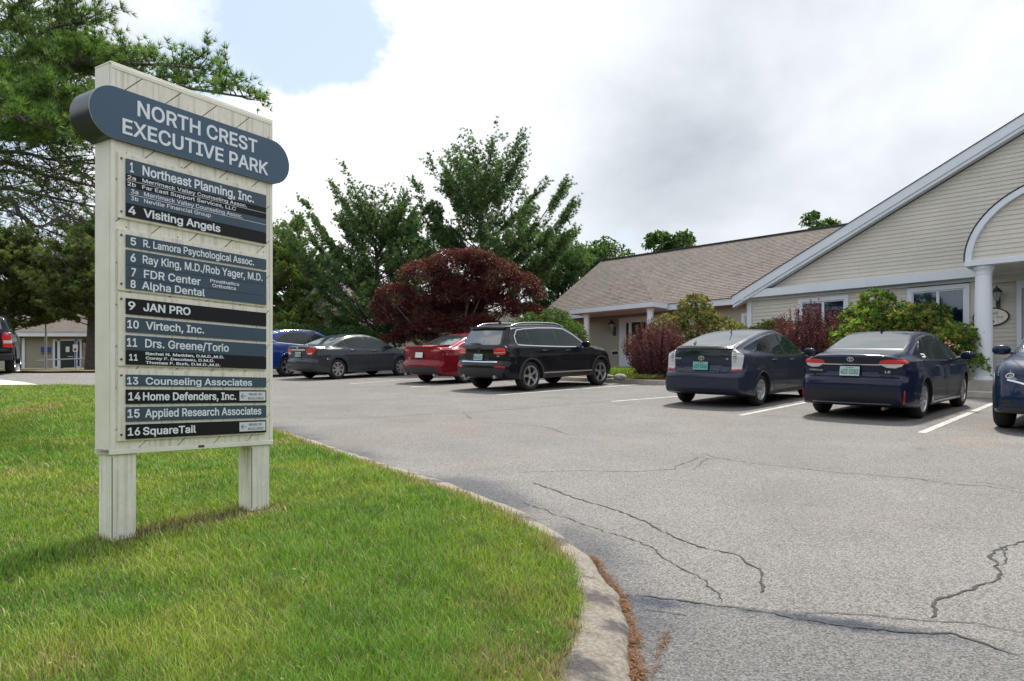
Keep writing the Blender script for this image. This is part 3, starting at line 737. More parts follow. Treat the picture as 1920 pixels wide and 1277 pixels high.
        bmesh.ops.remove_doubles(bm, verts=bm.verts, dist=.0015)
        bmesh.ops.recalc_face_normals(bm, faces=bm.faces)
        me = bpy.data.meshes.new('body'); bm.to_mesh(me); s.bvh = BVHTree.FromBMesh(bm); bm.free()
        me.set_sharp_from_angle(angle=R(38)); s.body = me
    def hit(s, mode, a, b):
        if mode == 'R': o, d = (a, -3, b), (0, 1, 0)
        elif mode == 'L': o, d = (a, 3, b), (0, -1, 0)
        elif mode in 'BF':
            y0 = s.hw - .30; k = 1 if mode == 'F' else -1; sg = 1 if a >= 0 else -1
            th = max(0, (abs(a) - y0) / .34); xc = .36 if mode == 'B' else s.Lc - .36
            ux, uy = k * math.cos(th), sg * math.sin(th)
            o = (xc + ux * 2.5, (a if th == 0 else sg * y0) + uy * 2.5, b); d = (-ux, -uy, 0)
        else: o, d = (a, b, 4), (0, 0, -1)
        h = s.bvh.ray_cast(Vector(o), Vector(d))
        if h[0] is None:
            h = s.bvh.find_nearest(Vector(o) + Vector(d) * 3)
        nrm = h[1]
        if nrm.dot(Vector(d)) > 0: nrm = -nrm
        return h[0], nrm
    def drape(s, name, mode, poly, m, parent, off=.003, step=.05, depth=.012, smooth=0):
        if smooth: poly = [(p_.x, p_.y) for p_ in catmull([(a, b, 0) for a, b in poly], smooth, closed=True)]
        # even up long edges
        Q = []
        for i in range(len(poly)):
            a, b = poly[i], poly[(i + 1) % len(poly)]; n = max(1, int(math.hypot(b[0] - a[0], b[1] - a[1]) / step))
            for k in range(n): Q.append((a[0] + (b[0] - a[0]) * k / n, a[1] + (b[1] - a[1]) * k / n))
        V2, F2 = cdt_poly(Q, step)
        outv = []
        for a, b in V2:
            h, nr = s.hit(mode, a, b); outv.append((h + nr * off, nr))
        V = [tuple(v) for v, _ in outv]; n = len(V); nb = len(Q)
        Fc = [tuple(f) for f in F2]
        # skirt so the piece has thickness
        bd = {}
        for f in F2:
            for i in range(3):
                e_ = (f[i], f[(i + 1) % 3]); bd[e_] = 1
        edge = [e_ for e_ in bd if (e_[1], e_[0]) not in bd]; mp = {}
        for a, b in edge:
            for q in (a, b):
                if q not in mp: mp[q] = len(V); V.append(tuple(outv[q][0] - outv[q][1] * depth))
            Fc.append((b, a, mp[a], mp[b]))
        # turn faces outward
        f = F2[0]; nn = (Vector(V[f[1]]) - Vector(V[f[0]])).cross(Vector(V[f[2]]) - Vector(V[f[0]]))
        if nn.dot(outv[f[0]][1]) < 0: Fc = [tuple(reversed(q)) for q in Fc]
        me = bpy.data.meshes.new(name); me.from_pydata(V, [], Fc); me.polygons.foreach_set('use_smooth', [True] * len(Fc)); me.set_sharp_from_angle(angle=R(50))
        return link(name, me, parent, m)
    def line(s, name, mode, pts, wd, m, parent, off=.002, depth=.008):
        """narrow draped strip"""
        P = [Vector((a, b)) for a, b in pts]; S = []
        for i in range(len(P) - 1):
            n = max(1, int((P[i + 1] - P[i]).length / .05))
            for k in range(n): S.append(P[i].lerp(P[i + 1], k / n))
        S.append(P[-1]); l_, r_ = [], []
        for i, p_ in enumerate(S):
            t_ = (S[min(i + 1, len(S) - 1)] - S[max(i - 1, 0)]).normalized(); nr = Vector((-t_.y, t_.x)) * wd / 2; l_.append(p_ - nr); r_.append(p_ + nr)
        V = []; F = []
        for a, b in zip(l_, r_):
            for q in (a, b):
                h, nr = s.hit(mode, q.x, q.y); V.append(tuple(h + nr * off))
                V.append(tuple(h - nr * depth))
        for i in range(len(S) - 1):
            b = i * 4; c = b + 4
            F += [(b, b + 2, c + 2, c), (b, c, c + 1, b + 1), (b + 2, b + 3, c + 3, c + 2)]
        me = bpy.data.meshes.new(name); me.from_pydata(V, [], F); return link(name, me, parent, m)

def wheel_meshes(sp):
    """wheel around origin, axis = y, outer side at -y"""
    r, wd = sp['r'], sp.get('tw', .215); rr = sp['rim']; T = lambda x, y, z: (x, -z, y)
    q = MB(); q.lathe([(rr, .5 * wd - .012), (rr + .02, .5 * wd), (r - .05, .5 * wd + .004), (r - .018, .5 * wd - .018), (r, .5 * wd - .045), (r, -.5 * wd + .045), (r - .018, -.5 * wd + .018), (r - .05, -.5 * wd), (rr, -.5 * wd)], 40, T)
    tyre = q.mesh('tyre'); tyre.polygons.foreach_set('use_smooth', [True] * len(tyre.polygons)); tyre.set_sharp_from_angle(angle=R(35)); tyre.materials.append(M['tyre'])
    q = MB(); z1 = .5 * wd - .012
    q.mi = 0; q.lathe([(rr + .004, z1 - .004), (rr + .002, z1 + .010), (rr - .016, z1 + .008), (rr - .030, z1 - .016), (rr - .038, z1 - .07)], 40, T)
    q.mi = 1; q.lathe([(rr - .036, z1 - .065), (.0, z1 - .065)], 32, T); q.mi = 0
    q.lathe([(.075, z1 - .05), (.072, z1 - .006), (.045, z1 + .004), (0, z1 + .004)], 20, T)
    k, st = sp['spokes'], sp.get('spoke_w', .05)
    for i in range(k):
        for sub in sp.get('split', (0,)):
            a = 2 * math.pi * i / k + sp.get('sphase', 0)
            ca, sa = math.cos(a), math.sin(a)
            a2 = a + sub; cb, sb = math.cos(a2), math.sin(a2)
            r0, r1 = .045, rr - .012
            w0, w1 = st * .62, st
            def pt(rad, lat, zz, far): 
                c_, s_ = (cb, sb) if far else (ca, sa)
                return T(rad * c_ - lat * s_, rad * s_ + lat * c_, zz)
            for (ra, rb, wa, wb, za, zb_, fa, fb) in ((r0, r1, w0, w1, z1 + .002, z1 - .004, sp.get('splitroot', False) and False, True),):
                q.quad(pt(ra, -wa / 2, za, fa), pt(rb, -wb / 2, zb_, fb), pt(rb, wb / 2, zb_, fb), pt(ra, wa / 2, za, fa))
                for sg in (-1, 1):
                    P = [pt(ra, sg * wa / 2, za, fa), pt(rb, sg * wb / 2, zb_, fb), pt(rb, sg * wb / 2 * 1.2, zb_ - .03, fb), pt(ra, sg * wa / 2 * 1.2, za - .03, fa)]
                    q.quad(*(P if sg > 0 else P[::-1]))
    rim = q.mesh('rim'); rim.polygons.foreach_set('use_smooth', [True] * len(rim.polygons)); rim.set_sharp_from_angle(angle=R(30)); rim.materials.append(M['alloy']); rim.materials.append(M['darkwell'])
    return tyre, rim

def add_wheels(sp, root):
    tyre, rim = wheel_meshes(sp); wd = sp.get('tw', .215)
    for xa in sp['axles']:
        for sg in (-1, 1):
            e_ = bpy.data.objects.new('wheel', tyre); C.objects.link(e_); e_.parent = root
            e_.location = (xa, sg * (sp['W'] / 2 - wd / 2 - sp.get('inset', .028)), sp['r'])
            e_.rotation_euler = (0, random.uniform(0, 6) if sg < 0 else 0, 0 if sg < 0 else math.pi)
            rm = bpy.data.objects.new('rim', rim); C.objects.link(rm); rm.parent = e_
def plate(root, x, y, z, m, txt, tilt=8, wtxt=None, flip=0, sub=True):
    """number plate facing the rear"""
    c, s_ = math.cos(R(tilt)), math.sin(R(tilt)); f = lambda a, b, l_: (x - l_ * c + b * s_, y - a, z + b * c + l_ * s_)
    q = MB(); q.prism([(-.152, -.076), (.152, -.076), (.152, .076), (-.152, .076)], lambda p_: f(p_[0], p_[1], 0), lambda p_: f(p_[0], p_[1], .010)); o = q.build('number_plate', m, root)
    if txt:
        text_obj('plate_text', txt, -.135, .135, -.045, .030, lambda a, b, l_: f(a, b, .0125 + l_), M['platet'], o, .02)
        text_obj('plate_text', 'NEW HAMPSHIRE', -.06, .06, .046, .062, lambda a, b, l_: f(a, b, .0125 + l_), M['platet'], o, .01)
    return o
def mirror(car, x, z, m, root, y0=None, sz=1.0):
    import bmesh
    for sg in (-1, 1):
        yb = sg * (car.W(x, z) + .02); q = MB()
        prof = [(-.0, .0), (-.045, .02), (-.07, .07), (-.075, .14), (-.06, .20), (-.035, .225)]
        # housing: superellipse sections across y
        n = 14; b = len(q.v)
        secs = [(0, .35), (.03, .8), (.08, 1), (.15, 1.0), (.20, .85), (.235, .45)]
        for yy, k in secs:
            for i in range(n):
                a = 2 * math.pi * i / n; cx_ = math.copysign(abs(math.cos(a)) ** .6, math.cos(a)); sx_ = math.copysign(abs(math.sin(a)) ** .7, math.sin(a))
                q.v.append((x + .02 + (cx_ * .085 * k if cx_ > 0 else cx_ * .045 * k) - yy * .12, yb + sg * (yy * sz + .03), z + .05 + sx_ * .075 * k * sz))
        for j in range(len(secs) - 1):
            for i in range(n):
                i2 = (i + 1) % n; q.f.append((b + j * n + i, b + j * n + i2, b + (j + 1) * n + i2, b + (j + 1) * n + i)); q.m.append(0)
        q.f.append(tuple(b + i for i in range(n))); q.f.append(tuple(b + (len(secs) - 1) * n + i for i in reversed(range(n)))); q.m += [0, 0]
        o = q.build('mirror', [m, M['blacktrim']], root, smooth=50)
        q = MB(); q.tube([(x + .03, yb - sg * .03, z - .01), (x + .03, yb + sg * .07, z + .02)], [.03, .022], 8); q.build('mirror_arm', M['blacktrim'], o)
        q = MB(); q.prism([(-.07, -.05), (.07, -.05), (.075, .045), (-.06, .055)], lambda p_: (x - .028, yb + sg * (.125 * sz + .03) + p_[0], z + .05 + p_[1]), lambda p_: (x - .022, yb + sg * (.125 * sz + .03) + p_[0], z + .05 + p_[1])); q.build('mirror_glass', M['glass'], o)
def handle(car, x, z, m, root):
    for mode, sg in (('R', -1), ('L', 1)):
        q = MB(); h, _ = car.hit(mode, x, z); h2, _ = car.hit(mode, x + .19, z + .005)
        a, b = h + Vector((0, sg * .03, 0)), h2 + Vector((0, sg * .03, 0))
        q.tube([h, a + Vector((.02, 0, 0)), a.lerp(b, .5), b - Vector((.02, 0, 0)), h2], [.012, .016, .017, .016, .012], 8); q.build('door_handle', m, root, smooth=60)
def ring(q, cy, cz, a, b, wd, f, n=28, hgt=.006, a0=0, a1=360):
    pr = None
    for i in range(n + 1):
        t_ = R(a0 + (a1 - a0) * i / n); c_, s_ = math.cos(t_), math.sin(t_)
        cur = (f(cy + (a - wd) * c_, cz + (b - wd) * s_, hgt), f(cy + a * c_, cz + b * s_, hgt), f(cy + a * c_, cz + b * s_, 0), f(cy + (a - wd) * c_, cz + (b - wd) * s_, 0))
        if pr:
            q.quad(pr[0], pr[1], cur[1], cur[0]); q.quad(pr[1], pr[2], cur[2], cur[1]); q.quad(pr[3], pr[0], cur[0], cur[3])
        pr = cur
def surf_f(car, mode, y, z):
    """local frame on the surface: f(a, b, lift) with a to the viewer's right"""
    h, n = car.hit(mode, y, z); n = n.normalized(); right = Vector((0, -1, 0)) if mode == 'B' else Vector((0, 1, 0))
    right = (right - n * right.dot(n)).normalized(); up = (n.cross(right)); up = up if up.z > 0 else -up
    return lambda a, b, l_: tuple(h + right * a + up * b + n * (l_ + .004))
def emblem_ovals(car, y, z, root, r=.055):
    f = surf_f(car, 'B', y, z); q = MB(); ring(q, 0, 0, r, r * .68, r * .15, f); ring(q, 0, r * .06, r * .30, r * .58, r * .12, f); ring(q, 0, r * .30, r * .70, r * .26, r * .12, f)
    q.build('emblem', M['chrome'], root, smooth=30)
def emblem_letters(car, y, z, root, r=.07):
    f = surf_f(car, 'B', y, z); q = MB(); ring(q, 0, 0, r, r, r * .14, f)
    def bar(a, b):
        t_ = Vector((b[0] - a[0], b[1] - a[1])).normalized() * r * .075; nx, ny = -t_.y, t_.x
        q.prism([(a[0] + nx, a[1] + ny), (b[0] + nx, b[1] + ny), (b[0] - nx, b[1] - ny), (a[0] - nx, a[1] - ny)], lambda p_: f(p_[0], p_[1], 0), lambda p_: f(p_[0], p_[1], .006))
    k = r * .86
    bar((-.42 * k, .85 * k), (0, .08 * k)); bar((.42 * k, .85 * k), (0, .08 * k))
    bar((-.88 * k, .30 * k), (-.42 * k, -.85 * k)); bar((-.42 * k, -.85 * k), (0, -.05 * k)); bar((0, -.05 * k), (.42 * k, -.85 * k)); bar((.42 * k, -.85 * k), (.88 * k, .30 * k))
    q.build('emblem', M['chrome'], root)
def emblem_bowtie(car, y, z, root, k=.05):
    f = surf_f(car, 'B', y, z); q = MB()
    q.prism([(-k * 1.3, -.3 * k), (-k * .45, -.3 * k), (-k * .5, -.62 * k), (k * .4, -.62 * k), (k * .45, -.3 * k), (k * 1.2, -.3 * k), (k * 1.3, .3 * k), (k * .45, .3 * k), (k * .5, .62 * k), (-k * .4, .62 * k), (-k * .45, .3 * k), (-k * 1.2, .3 * k)], lambda p_: f(p_[0], p_[1], 0), lambda p_: f(p_[0], p_[1], .006))
    q.build('emblem', M['chrome'], root)
def word(car, s, y0, y1, z, h, root, mode='B'):
    """raised word on the tail; y0 is its left end seen from behind (y positive is left)"""
    f = surf_f(car, mode, (y0 + y1) / 2, z); hw = abs(y0 - y1) / 2
    text_obj('badge_lettering', s, -hw, hw, -h / 2, h / 2, f, M['chrome'], root, .02)
def place(sp_pos, yaw, name):
    """root at rear-bumper centre on the slope"""
    X, Y, dz = sp_pos; t_ = R(yaw); fx, fy = math.sin(t_), math.cos(t_)
    gx, gy = .0049, .0757
    f = Vector((fx, fy, gx * fx + gy * fy)).normalized(); lft = Vector((-fy, fx, -gx * fy + gy * fx)); lft = (lft - f * lft.dot(f)).normalized(); up = f.cross(lft)
    Mx = Matrix(((f.x, lft.x, up.x, X), (f.y, lft.y, up.y, Y), (f.z, lft.z, up.z, float(L(X, Y)) + dz), (0, 0, 0, 1)))
    return empty(name, M=Mx)
def generic(car, sp, root, body_mats):
    b = link('body', car.body, root, body_mats)
    for mode in 'RL':
        for j, poly in enumerate(sp.get('surround', [])): car.drape('window_surround', mode, poly, M['blacktrim'], root, .0018, .06)
        for poly in sp['side_glass']: car.drape('side_window', mode, poly, M['glass'], root, .0045, .06)
        for pts in sp.get('chrome_lines', []): car.line('window_trim', mode, pts, .018, M['chrome'], root, .006)
        for pts in sp.get('seams', []): car.line('door_gap', mode, pts, .012, M['darkwell'], root, .0012)
        for pts, wd in sp.get('sill_lines', []): car.line('sill_moulding', mode, pts, wd, sp.get('sill_mat', M['plastic']), root, .010)
    if 'rear_glass' in sp: car.drape('rear_window', sp.get('rgm', 'B'), sp['rear_glass'], M['rglass'], root, .004, .05)
    if 'rear_surround' in sp: car.drape('rear_window_surround', sp.get('rgm', 'B'), sp['rear_surround'], M['blacktrim'], root, .002, .05)
    if 'windshield' in sp: car.drape('windshield', 'T', sp['windshield'], M['glass'], root, .004, .07)
    add_wheels(sp, root)
    return b
def mir(poly): return [(-a, b) for a, b in reversed(poly)]

def fin(root, x, z, m, car, y=0):
    q = MB(); h = car.hit('T', x, y)[0].z
    q.prism([(x - .05, h - .006), (x + .10, h - .006), (x + .02, h + .03), (x - .045, h + .055)], lambda p_: (p_[0], y - .012, p_[1]), lambda p_: (p_[0], y + .012, p_[1])); q.build('roof_antenna', m, root)

# --- dark blue sedan (nearest)
pt_c = paint('deep_blue_paint', (.008, .013, .038))
spc = dict(L=4.63, W=1.78, axles=(1.00, 3.70), r=.316, arch=.352, sill=.19, belt=lambda x: .93 + .02 * max(0, 1 - x / 2), rim=.212, tw=.205, spokes=9, split=(-.13, .13), spoke_w=.030, ghx=(.62, 3.6), ghk=.10, tumble=.46, crease=.80, rad=.075,
  top=[(.18, .22), (.07, .26), (.02, .36), (.0, .50), (.0, .60), (.03, .68), (.10, .74), (.09, .86), (.06, .96), (.06, 1.03), (.13, 1.065), (.40, 1.09), (.66, 1.11), (.95, 1.215), (1.30, 1.34), (1.60, 1.405), (1.95, 1.432), (2.35, 1.428), (2.70, 1.385), (3.10, 1.23), (3.62, .995), (3.95, .935), (4.28, .86), (4.50, .74), (4.60, .60), (4.63, .45), (4.60, .30), (4.45, .19)],
  side_glass=[[(1.02, .975), (1.10, 1.10), (1.42, 1.275), (1.49, 1.29), (1.36, .965)], [(1.42, .962), (1.55, 1.305), (1.95, 1.345), (2.28, 1.345), (2.30, .945)], [(2.37, .942), (2.36, 1.345), (2.62, 1.32), (2.98, 1.165), (3.28, .975), (3.22, .93)]],
  surround=[[(.97, .955), (1.07, 1.12), (1.42, 1.30), (1.95, 1.372), (2.40, 1.372), (2.66, 1.345), (3.02, 1.185), (3.42, .965), (3.32, .905), (2.30, .920), (1.40, .945)]],
  chrome_lines=[[(1.0, .945), (1.40, .937), (2.30, .912), (3.30, .897)]],
  seams=[[(1.48, .94), (1.40, .75), (1.44, .55), (1.55, .30), (1.62, .25)], [(2.34, .92), (2.36, .6), (2.33, .27)], [(3.42, .90), (3.40, .6), (3.30, .27), (3.25, .25)], [(1.60, .26), (3.28, .26)]],
  rear_glass=[(-.58, 1.135), (.58, 1.135), (.60, 1.17), (.50, 1.36), (.42, 1.385), (-.42, 1.385), (-.50, 1.36), (-.60, 1.17)],
  rear_surround=[(-.64, 1.12), (.64, 1.12), (.66, 1.16), (.54, 1.385), (.44, 1.402), (-.44, 1.402), (-.54, 1.385), (-.66, 1.16)],
  windshield=[(2.82, -.50), (2.82, .50), (3.58, .64), (3.66, .3), (3.68, 0), (3.66, -.3), (3.58, -.64)])
def build_blue_sedan():
    root = place((5.40, 12.38, 0), 42.3, 'sedan'); car = Car(spc); body = generic(car, spc, root, [pt_c, M['darkwell']])
    tag(root, 'dark blue sedan with chrome lid strip, parked tail-out nearest the white porch column', 'car', 'cars parked nose-in along the kerb')
    for sg in (1, -1):
        tl = [(.42, .905), (.44, .955), (.55, .975), (.92, .965), (1.02, .925), (.86, .905)]; tc_ = [(.42, .903), (.53, .845), (.68, .84), (.82, .87), (.86, .903)]
        pr = (lambda P: P) if sg > 0 else mir
        o = car.drape('tail_light', 'B', pr([(.40, .905), (.43, .965), (.56, .985), (.94, .972), (1.06, .925), (.88, .868), (.70, .830), (.52, .834)]), M['blacktrim'], root, .003, .04)
        car.drape('red_lens', 'B', pr(tl), M['redlens2'], o, .008, .03); car.drape('clear_lens', 'B', pr(tc_), M['clearlens'], o, .008, .03)
        car.drape('reflector', 'B', pr([(.84, .27), (.87, .27), (.87, .49), (.845, .49)]), M['redlens'], root, .005, .03)
    car.line('lid_strip', 'B', [(-.44, .892), (.44, .892)], .016, M['chrome'], root, .008); car.line('lid_band', 'B', [(-.42, .925), (.42, .925)], .035, M['blacktrim'], root, .004)
    car.drape('plate_recess', 'B', [(-.44, .62 + .08), (.44, .70), (.33, .865), (-.33, .865)], M['blacktrim'], root, .002, .06).data.materials[0] = pt_c
    car.line('boot_gap', 'B', [(-.62, .70), (-.55, .82), (-.50, .84)], .007, M['darkwell'], root); car.line('boot_gap', 'B', [(.62, .70), (.55, .82), (.50, .84)], .007, M['darkwell'], root); car.line('boot_gap', 'B', [(-.62, .70), (.62, .70)], .009, M['darkwell'], root)
    car.drape('bumper_insert', 'B', [(-.70, .27), (.70, .27), (.74, .34), (.66, .48), (-.66, .48), (-.74, .34)], mat('dark_bumper_insert', (.010, .012, .022), .35), root, .003, .07)
    car.line('bumper_strip', 'B', [(-.62, .275), (.62, .275)], .012, M['alloy'], root, .008)
    plate(root, .035, 0, .785, M['plate'], '423 0282'); emblem_ovals(car, 0, .975, root)
    word(car, 'COROLLA', .70, .46, .79, .024, root); word(car, 'LE', -.50, -.58, .78, .035, root)
    mirror(car, 3.20, .93, pt_c, root); handle(car, 1.62, .83, pt_c, root); handle(car, 2.52, .81, pt_c, root); fin(root, 1.62, 1.43, pt_c, car)
    car.drape('window_sticker', 'R', [(1.13, .985), (1.30, .985), (1.30, 1.05), (1.13, 1.05)], M['swhite'], root, .006, .05)
    q = MB(); q.tube([(.10, -.50, .20), (.34, -.50, .20)], .028, 12); q.build('exhaust', M['ruststeel'], root, smooth=40)
    car.drape('headlight', 'F', [(.50, .66), (.86, .70), (.90, .78), (.60, .74)], M['headlens'], root, .004); car.drape('headlight', 'F', mir([(.50, .66), (.86, .70), (.90, .78), (.60, .74)]), M['headlens'], root, .004)
build_blue_sedan()

# --- grey-blue hatchback with tall clear tail lights
pt_p = paint('slate_blue_paint', (.026, .033, .058), .25)
spp = dict(L=4.46, W=1.745, axles=(.97, 3.67), r=.312, arch=.350, sill=.20, belt=lambda x: .93 + .10 * max(0, 1 - x / 2.6), rim=.200, tw=.195, spokes=7, spoke_w=.075, ghx=(.25, 3.5), ghk=.16, tumble=.38, crease=.70, rad=.07, endk=.12, inset=.03,
  top=[(.20, .25), (.08, .28), (.02, .36), (.0, .50), (.0, .60), (.03, .66), (.10, .71), (.13, .80), (.12, .95), (.13, 1.04), (.17, 1.125), (.24, 1.165), (.55, 1.245), (1.0, 1.345), (1.45, 1.425), (1.85, 1.475), (2.2, 1.49), (2.5, 1.47), (2.9, 1.35), (3.3, 1.17), (3.75, .97), (4.05, .87), (4.28, .74), (4.40, .60), (4.46, .46), (4.42, .30), (4.3, .20)],
  side_glass=[[(.90, 1.075), (1.05, 1.17), (1.22, 1.23), (1.22, 1.045)], [(1.27, 1.04), (1.27, 1.25), (1.62, 1.355), (2.05, 1.405), (2.25, .985)], [(2.36, .98), (2.14, 1.405), (2.42, 1.39), (2.72, 1.29), (3.15, 1.085), (3.36, .965), (3.3, .945)]],
  surround=[[(.80, 1.06), (1.05, 1.205), (1.6, 1.385), (2.05, 1.43), (2.42, 1.415), (2.76, 1.31), (3.2, 1.10), (3.50, .96), (3.36, .92), (2.3, .955), (1.4, 1.01)]],
  seams=[[(1.34, 1.02), (1.30, .80), (1.42, .55), (1.60, .30)], [(2.30, .95), (2.33, .6), (2.28, .28)], [(3.45, .93), (3.42, .6), (3.28, .27)], [(1.58, .27), (3.28, .27)]],
  sill_lines=[([(1.36, .235), (3.30, .235)], .05)],
  rgm='T', rear_glass=[(.30, -.50), (.30, .50), (.75, .53), (1.42, .50), (1.42, -.50), (.75, -.53)], rear_surround=[(.22, -.58), (.22, .58), (.75, .60), (1.50, .56), (1.50, -.56), (.75, -.60)],
  windshield=[(2.78, -.50), (2.78, .50), (3.62, .64), (3.75, .3), (3.78, 0), (3.75, -.3), (3.62, -.64)])
def build_hatch():
    root = place((3.55, 14.69, 0), 40.2, 'hatchback_car'); car = Car(spp); generic(car, spp, root, [pt_p, M['darkwell']])
    tag(root, 'slate blue hatchback with tall clear tail lights and green number plate', 'car', 'cars parked nose-in along the kerb')
    pr = lambda P, sg: P if sg > 0 else mir(P)
    car.drape('lower_rear_window', 'B', [(-.60, .985), (.60, .985), (.60, 1.095), (-.60, 1.095)], M['glass'], root, .004, .06)
    car.line('tail_spoiler', 'B', [(-.60, 1.125), (.60, 1.125)], .035, M['blacktrim'], root, .022, .03)
    for sg in (1, -1):
        o = car.drape('tail_light', 'B', pr([(.60, 1.13), (.70, 1.125), (.86, 1.06), (.98, .99), (.90, .71), (.60, .70), (.60, .90)], sg), M['clearlens'], root, .006, .04)
        car.drape('red_band', 'B', pr([(.60, .702), (.90, .71), (.905, .74), (.60, .73)], sg), M['redlens2'], o, .010, .03)
        for i in range(4):
            for j in range(2): car.drape('light_cell', 'B', pr([(.66 + j * .06, .92 + i * .040), (.70 + j * .06, .92 + i * .040), (.70 + j * .06, .948 + i * .040), (.66 + j * .06, .948 + i * .040)], sg), M['headlens'], o, .010, .03)
        car.drape('amber_cell', 'B', pr([(.66, .86), (.75, .86), (.752, .90), (.662, .90)], sg), M['amber'], o, .010, .03)
    car.drape('plate_recess', 'B', [(-.36, .675), (.36, .675), (.46, .90), (-.46, .90)], M['blacktrim'], root, .002, .07).data.materials[0] = pt_p
    car.line('recess_lip', 'B', [(-.38, .70), (.38, .70), (.47, .88)], .014, pt_p, root, .012); car.line('boot_gap', 'B', [(-.62, .90), (-.60, .76), (-.50, .655), (.50, .655), (.60, .76), (.62, .90)], .008, M['darkwell'], root)
    plate(root, .085, 0, .79, M['plateg'], '429 5340', 4); emblem_ovals(car, 0, .935, root, .065)
    word(car, 'PRIUS', .60, .44, .925, .03, root); word(car, 'III', -.48, -.525, .925, .03, root)
    car.drape('bumper_valance', 'B', [(-.62, .245), (.62, .245), (.66, .31), (.5, .345), (-.5, .345), (-.66, .31)], M['darkwell'], root, .003, .07)
    mirror(car, 3.28, .96, pt_p, root); handle(car, 1.50, .88, pt_p, root); handle(car, 2.45, .86, pt_p, root)
    # rear wiper and antenna
    q = MB(); a = car.hit('T', .34, .26)[0]; b = car.hit('T', .62, .36)[0]; q.tube([a + Vector((0, 0, .02)), a.lerp(b, .5) + Vector((0, 0, .035)), b + Vector((0, 0, .02))], [.016, .010, .006], 6); q.build('rear_wiper', M['blacktrim'], root)
    a = car.hit('T', 1.42, 0)[0]; q = MB(); q.tube([a, a + Vector((.04, 0, .03)), a + Vector((-.10, 0, .22))], [.02, .010, .005], 6); q.build('roof_antenna', M['blacktrim'], root)
build_hatch()

# --- black SUV
pt_t = paint('black_paint', (.006, .006, .009), .05)
spt = dict(L=4.795, W=1.94, axles=(.98, 3.87), r=.372, arch=.415, sill=.30, belt=lambda x: 1.09 + .03 * max(0, 1 - x / 2.4), rim=.258, tw=.255, spokes=5, split=(-.09, .09), spoke_w=.042, ghx=(.12, 3.7), ghk=.07, tumble=.36, crease=.86, rad=.085, endk=.10, endf=.16,
  top=[(.30, .32), (.12, .34), (.04, .44), (.0, .55), (.0, .66), (.04, .74), (.08, .80), (.07, 1.0), (.09, 1.12), (.16, 1.24), (.27, 1.42), (.38, 1.565), (.40, 1.625), (.62, 1.665), (1.1, 1.69), (1.7, 1.70), (2.2, 1.685), (2.6, 1.635), (3.05, 1.42), (3.50, 1.16), (3.9, 1.09), (4.35, 1.02), (4.58, .90), (4.70, .72), (4.79, .58), (4.78, .42), (4.6, .28)],
  side_glass=[[(.62, 1.18), (.60, 1.36), (.72, 1.495), (.98, 1.52), (1.06, 1.155)], [(1.12, 1.15), (1.06, 1.525), (1.55, 1.55), (2.02, 1.55), (2.08, 1.12)], [(2.16, 1.118), (2.12, 1.55), (2.45, 1.53), (2.78, 1.39), (3.16, 1.15), (3.1, 1.095)]],
  surround=[[(.56, 1.15), (.54, 1.38), (.68, 1.53), (1.5, 1.582), (2.12, 1.582), (2.5, 1.56), (2.86, 1.40), (3.30, 1.13), (3.16, 1.07), (2.1, 1.095), (1.1, 1.125)]],
  chrome_lines=[[(3.14, 1.075), (2.1, 1.098), (1.1, 1.128), (.60, 1.152), (.555, 1.20), (.55, 1.38), (.68, 1.522), (.95, 1.552), (1.5, 1.578), (2.12, 1.578), (2.48, 1.555), (2.84, 1.395), (3.26, 1.13)]],
  seams=[[(1.16, 1.12), (1.12, .9), (1.30, .6), (1.42, .45)], [(2.12, 1.09), (2.14, .6), (2.10, .42)], [(3.30, 1.07), (3.26, .7), (3.22, .42)], [(1.42, .42), (3.22, .42)]],
  sill_lines=[([(1.42, .44), (3.42, .44)], .035)], sill_mat=None,
  rear_glass=[(-.60, 1.16), (.60, 1.16), (.64, 1.20), (.56, 1.52), (-.56, 1.52), (-.64, 1.20)], rear_surround=[(-.68, 1.13), (.68, 1.13), (.72, 1.20), (.61, 1.545), (-.61, 1.545), (-.72, 1.20)],
  windshield=[(2.76, -.56), (2.76, .56), (3.38, .70), (3.5, .3), (3.52, 0), (3.5, -.3), (3.38, -.70)])
spt['sill_mat'] = M['alloy']
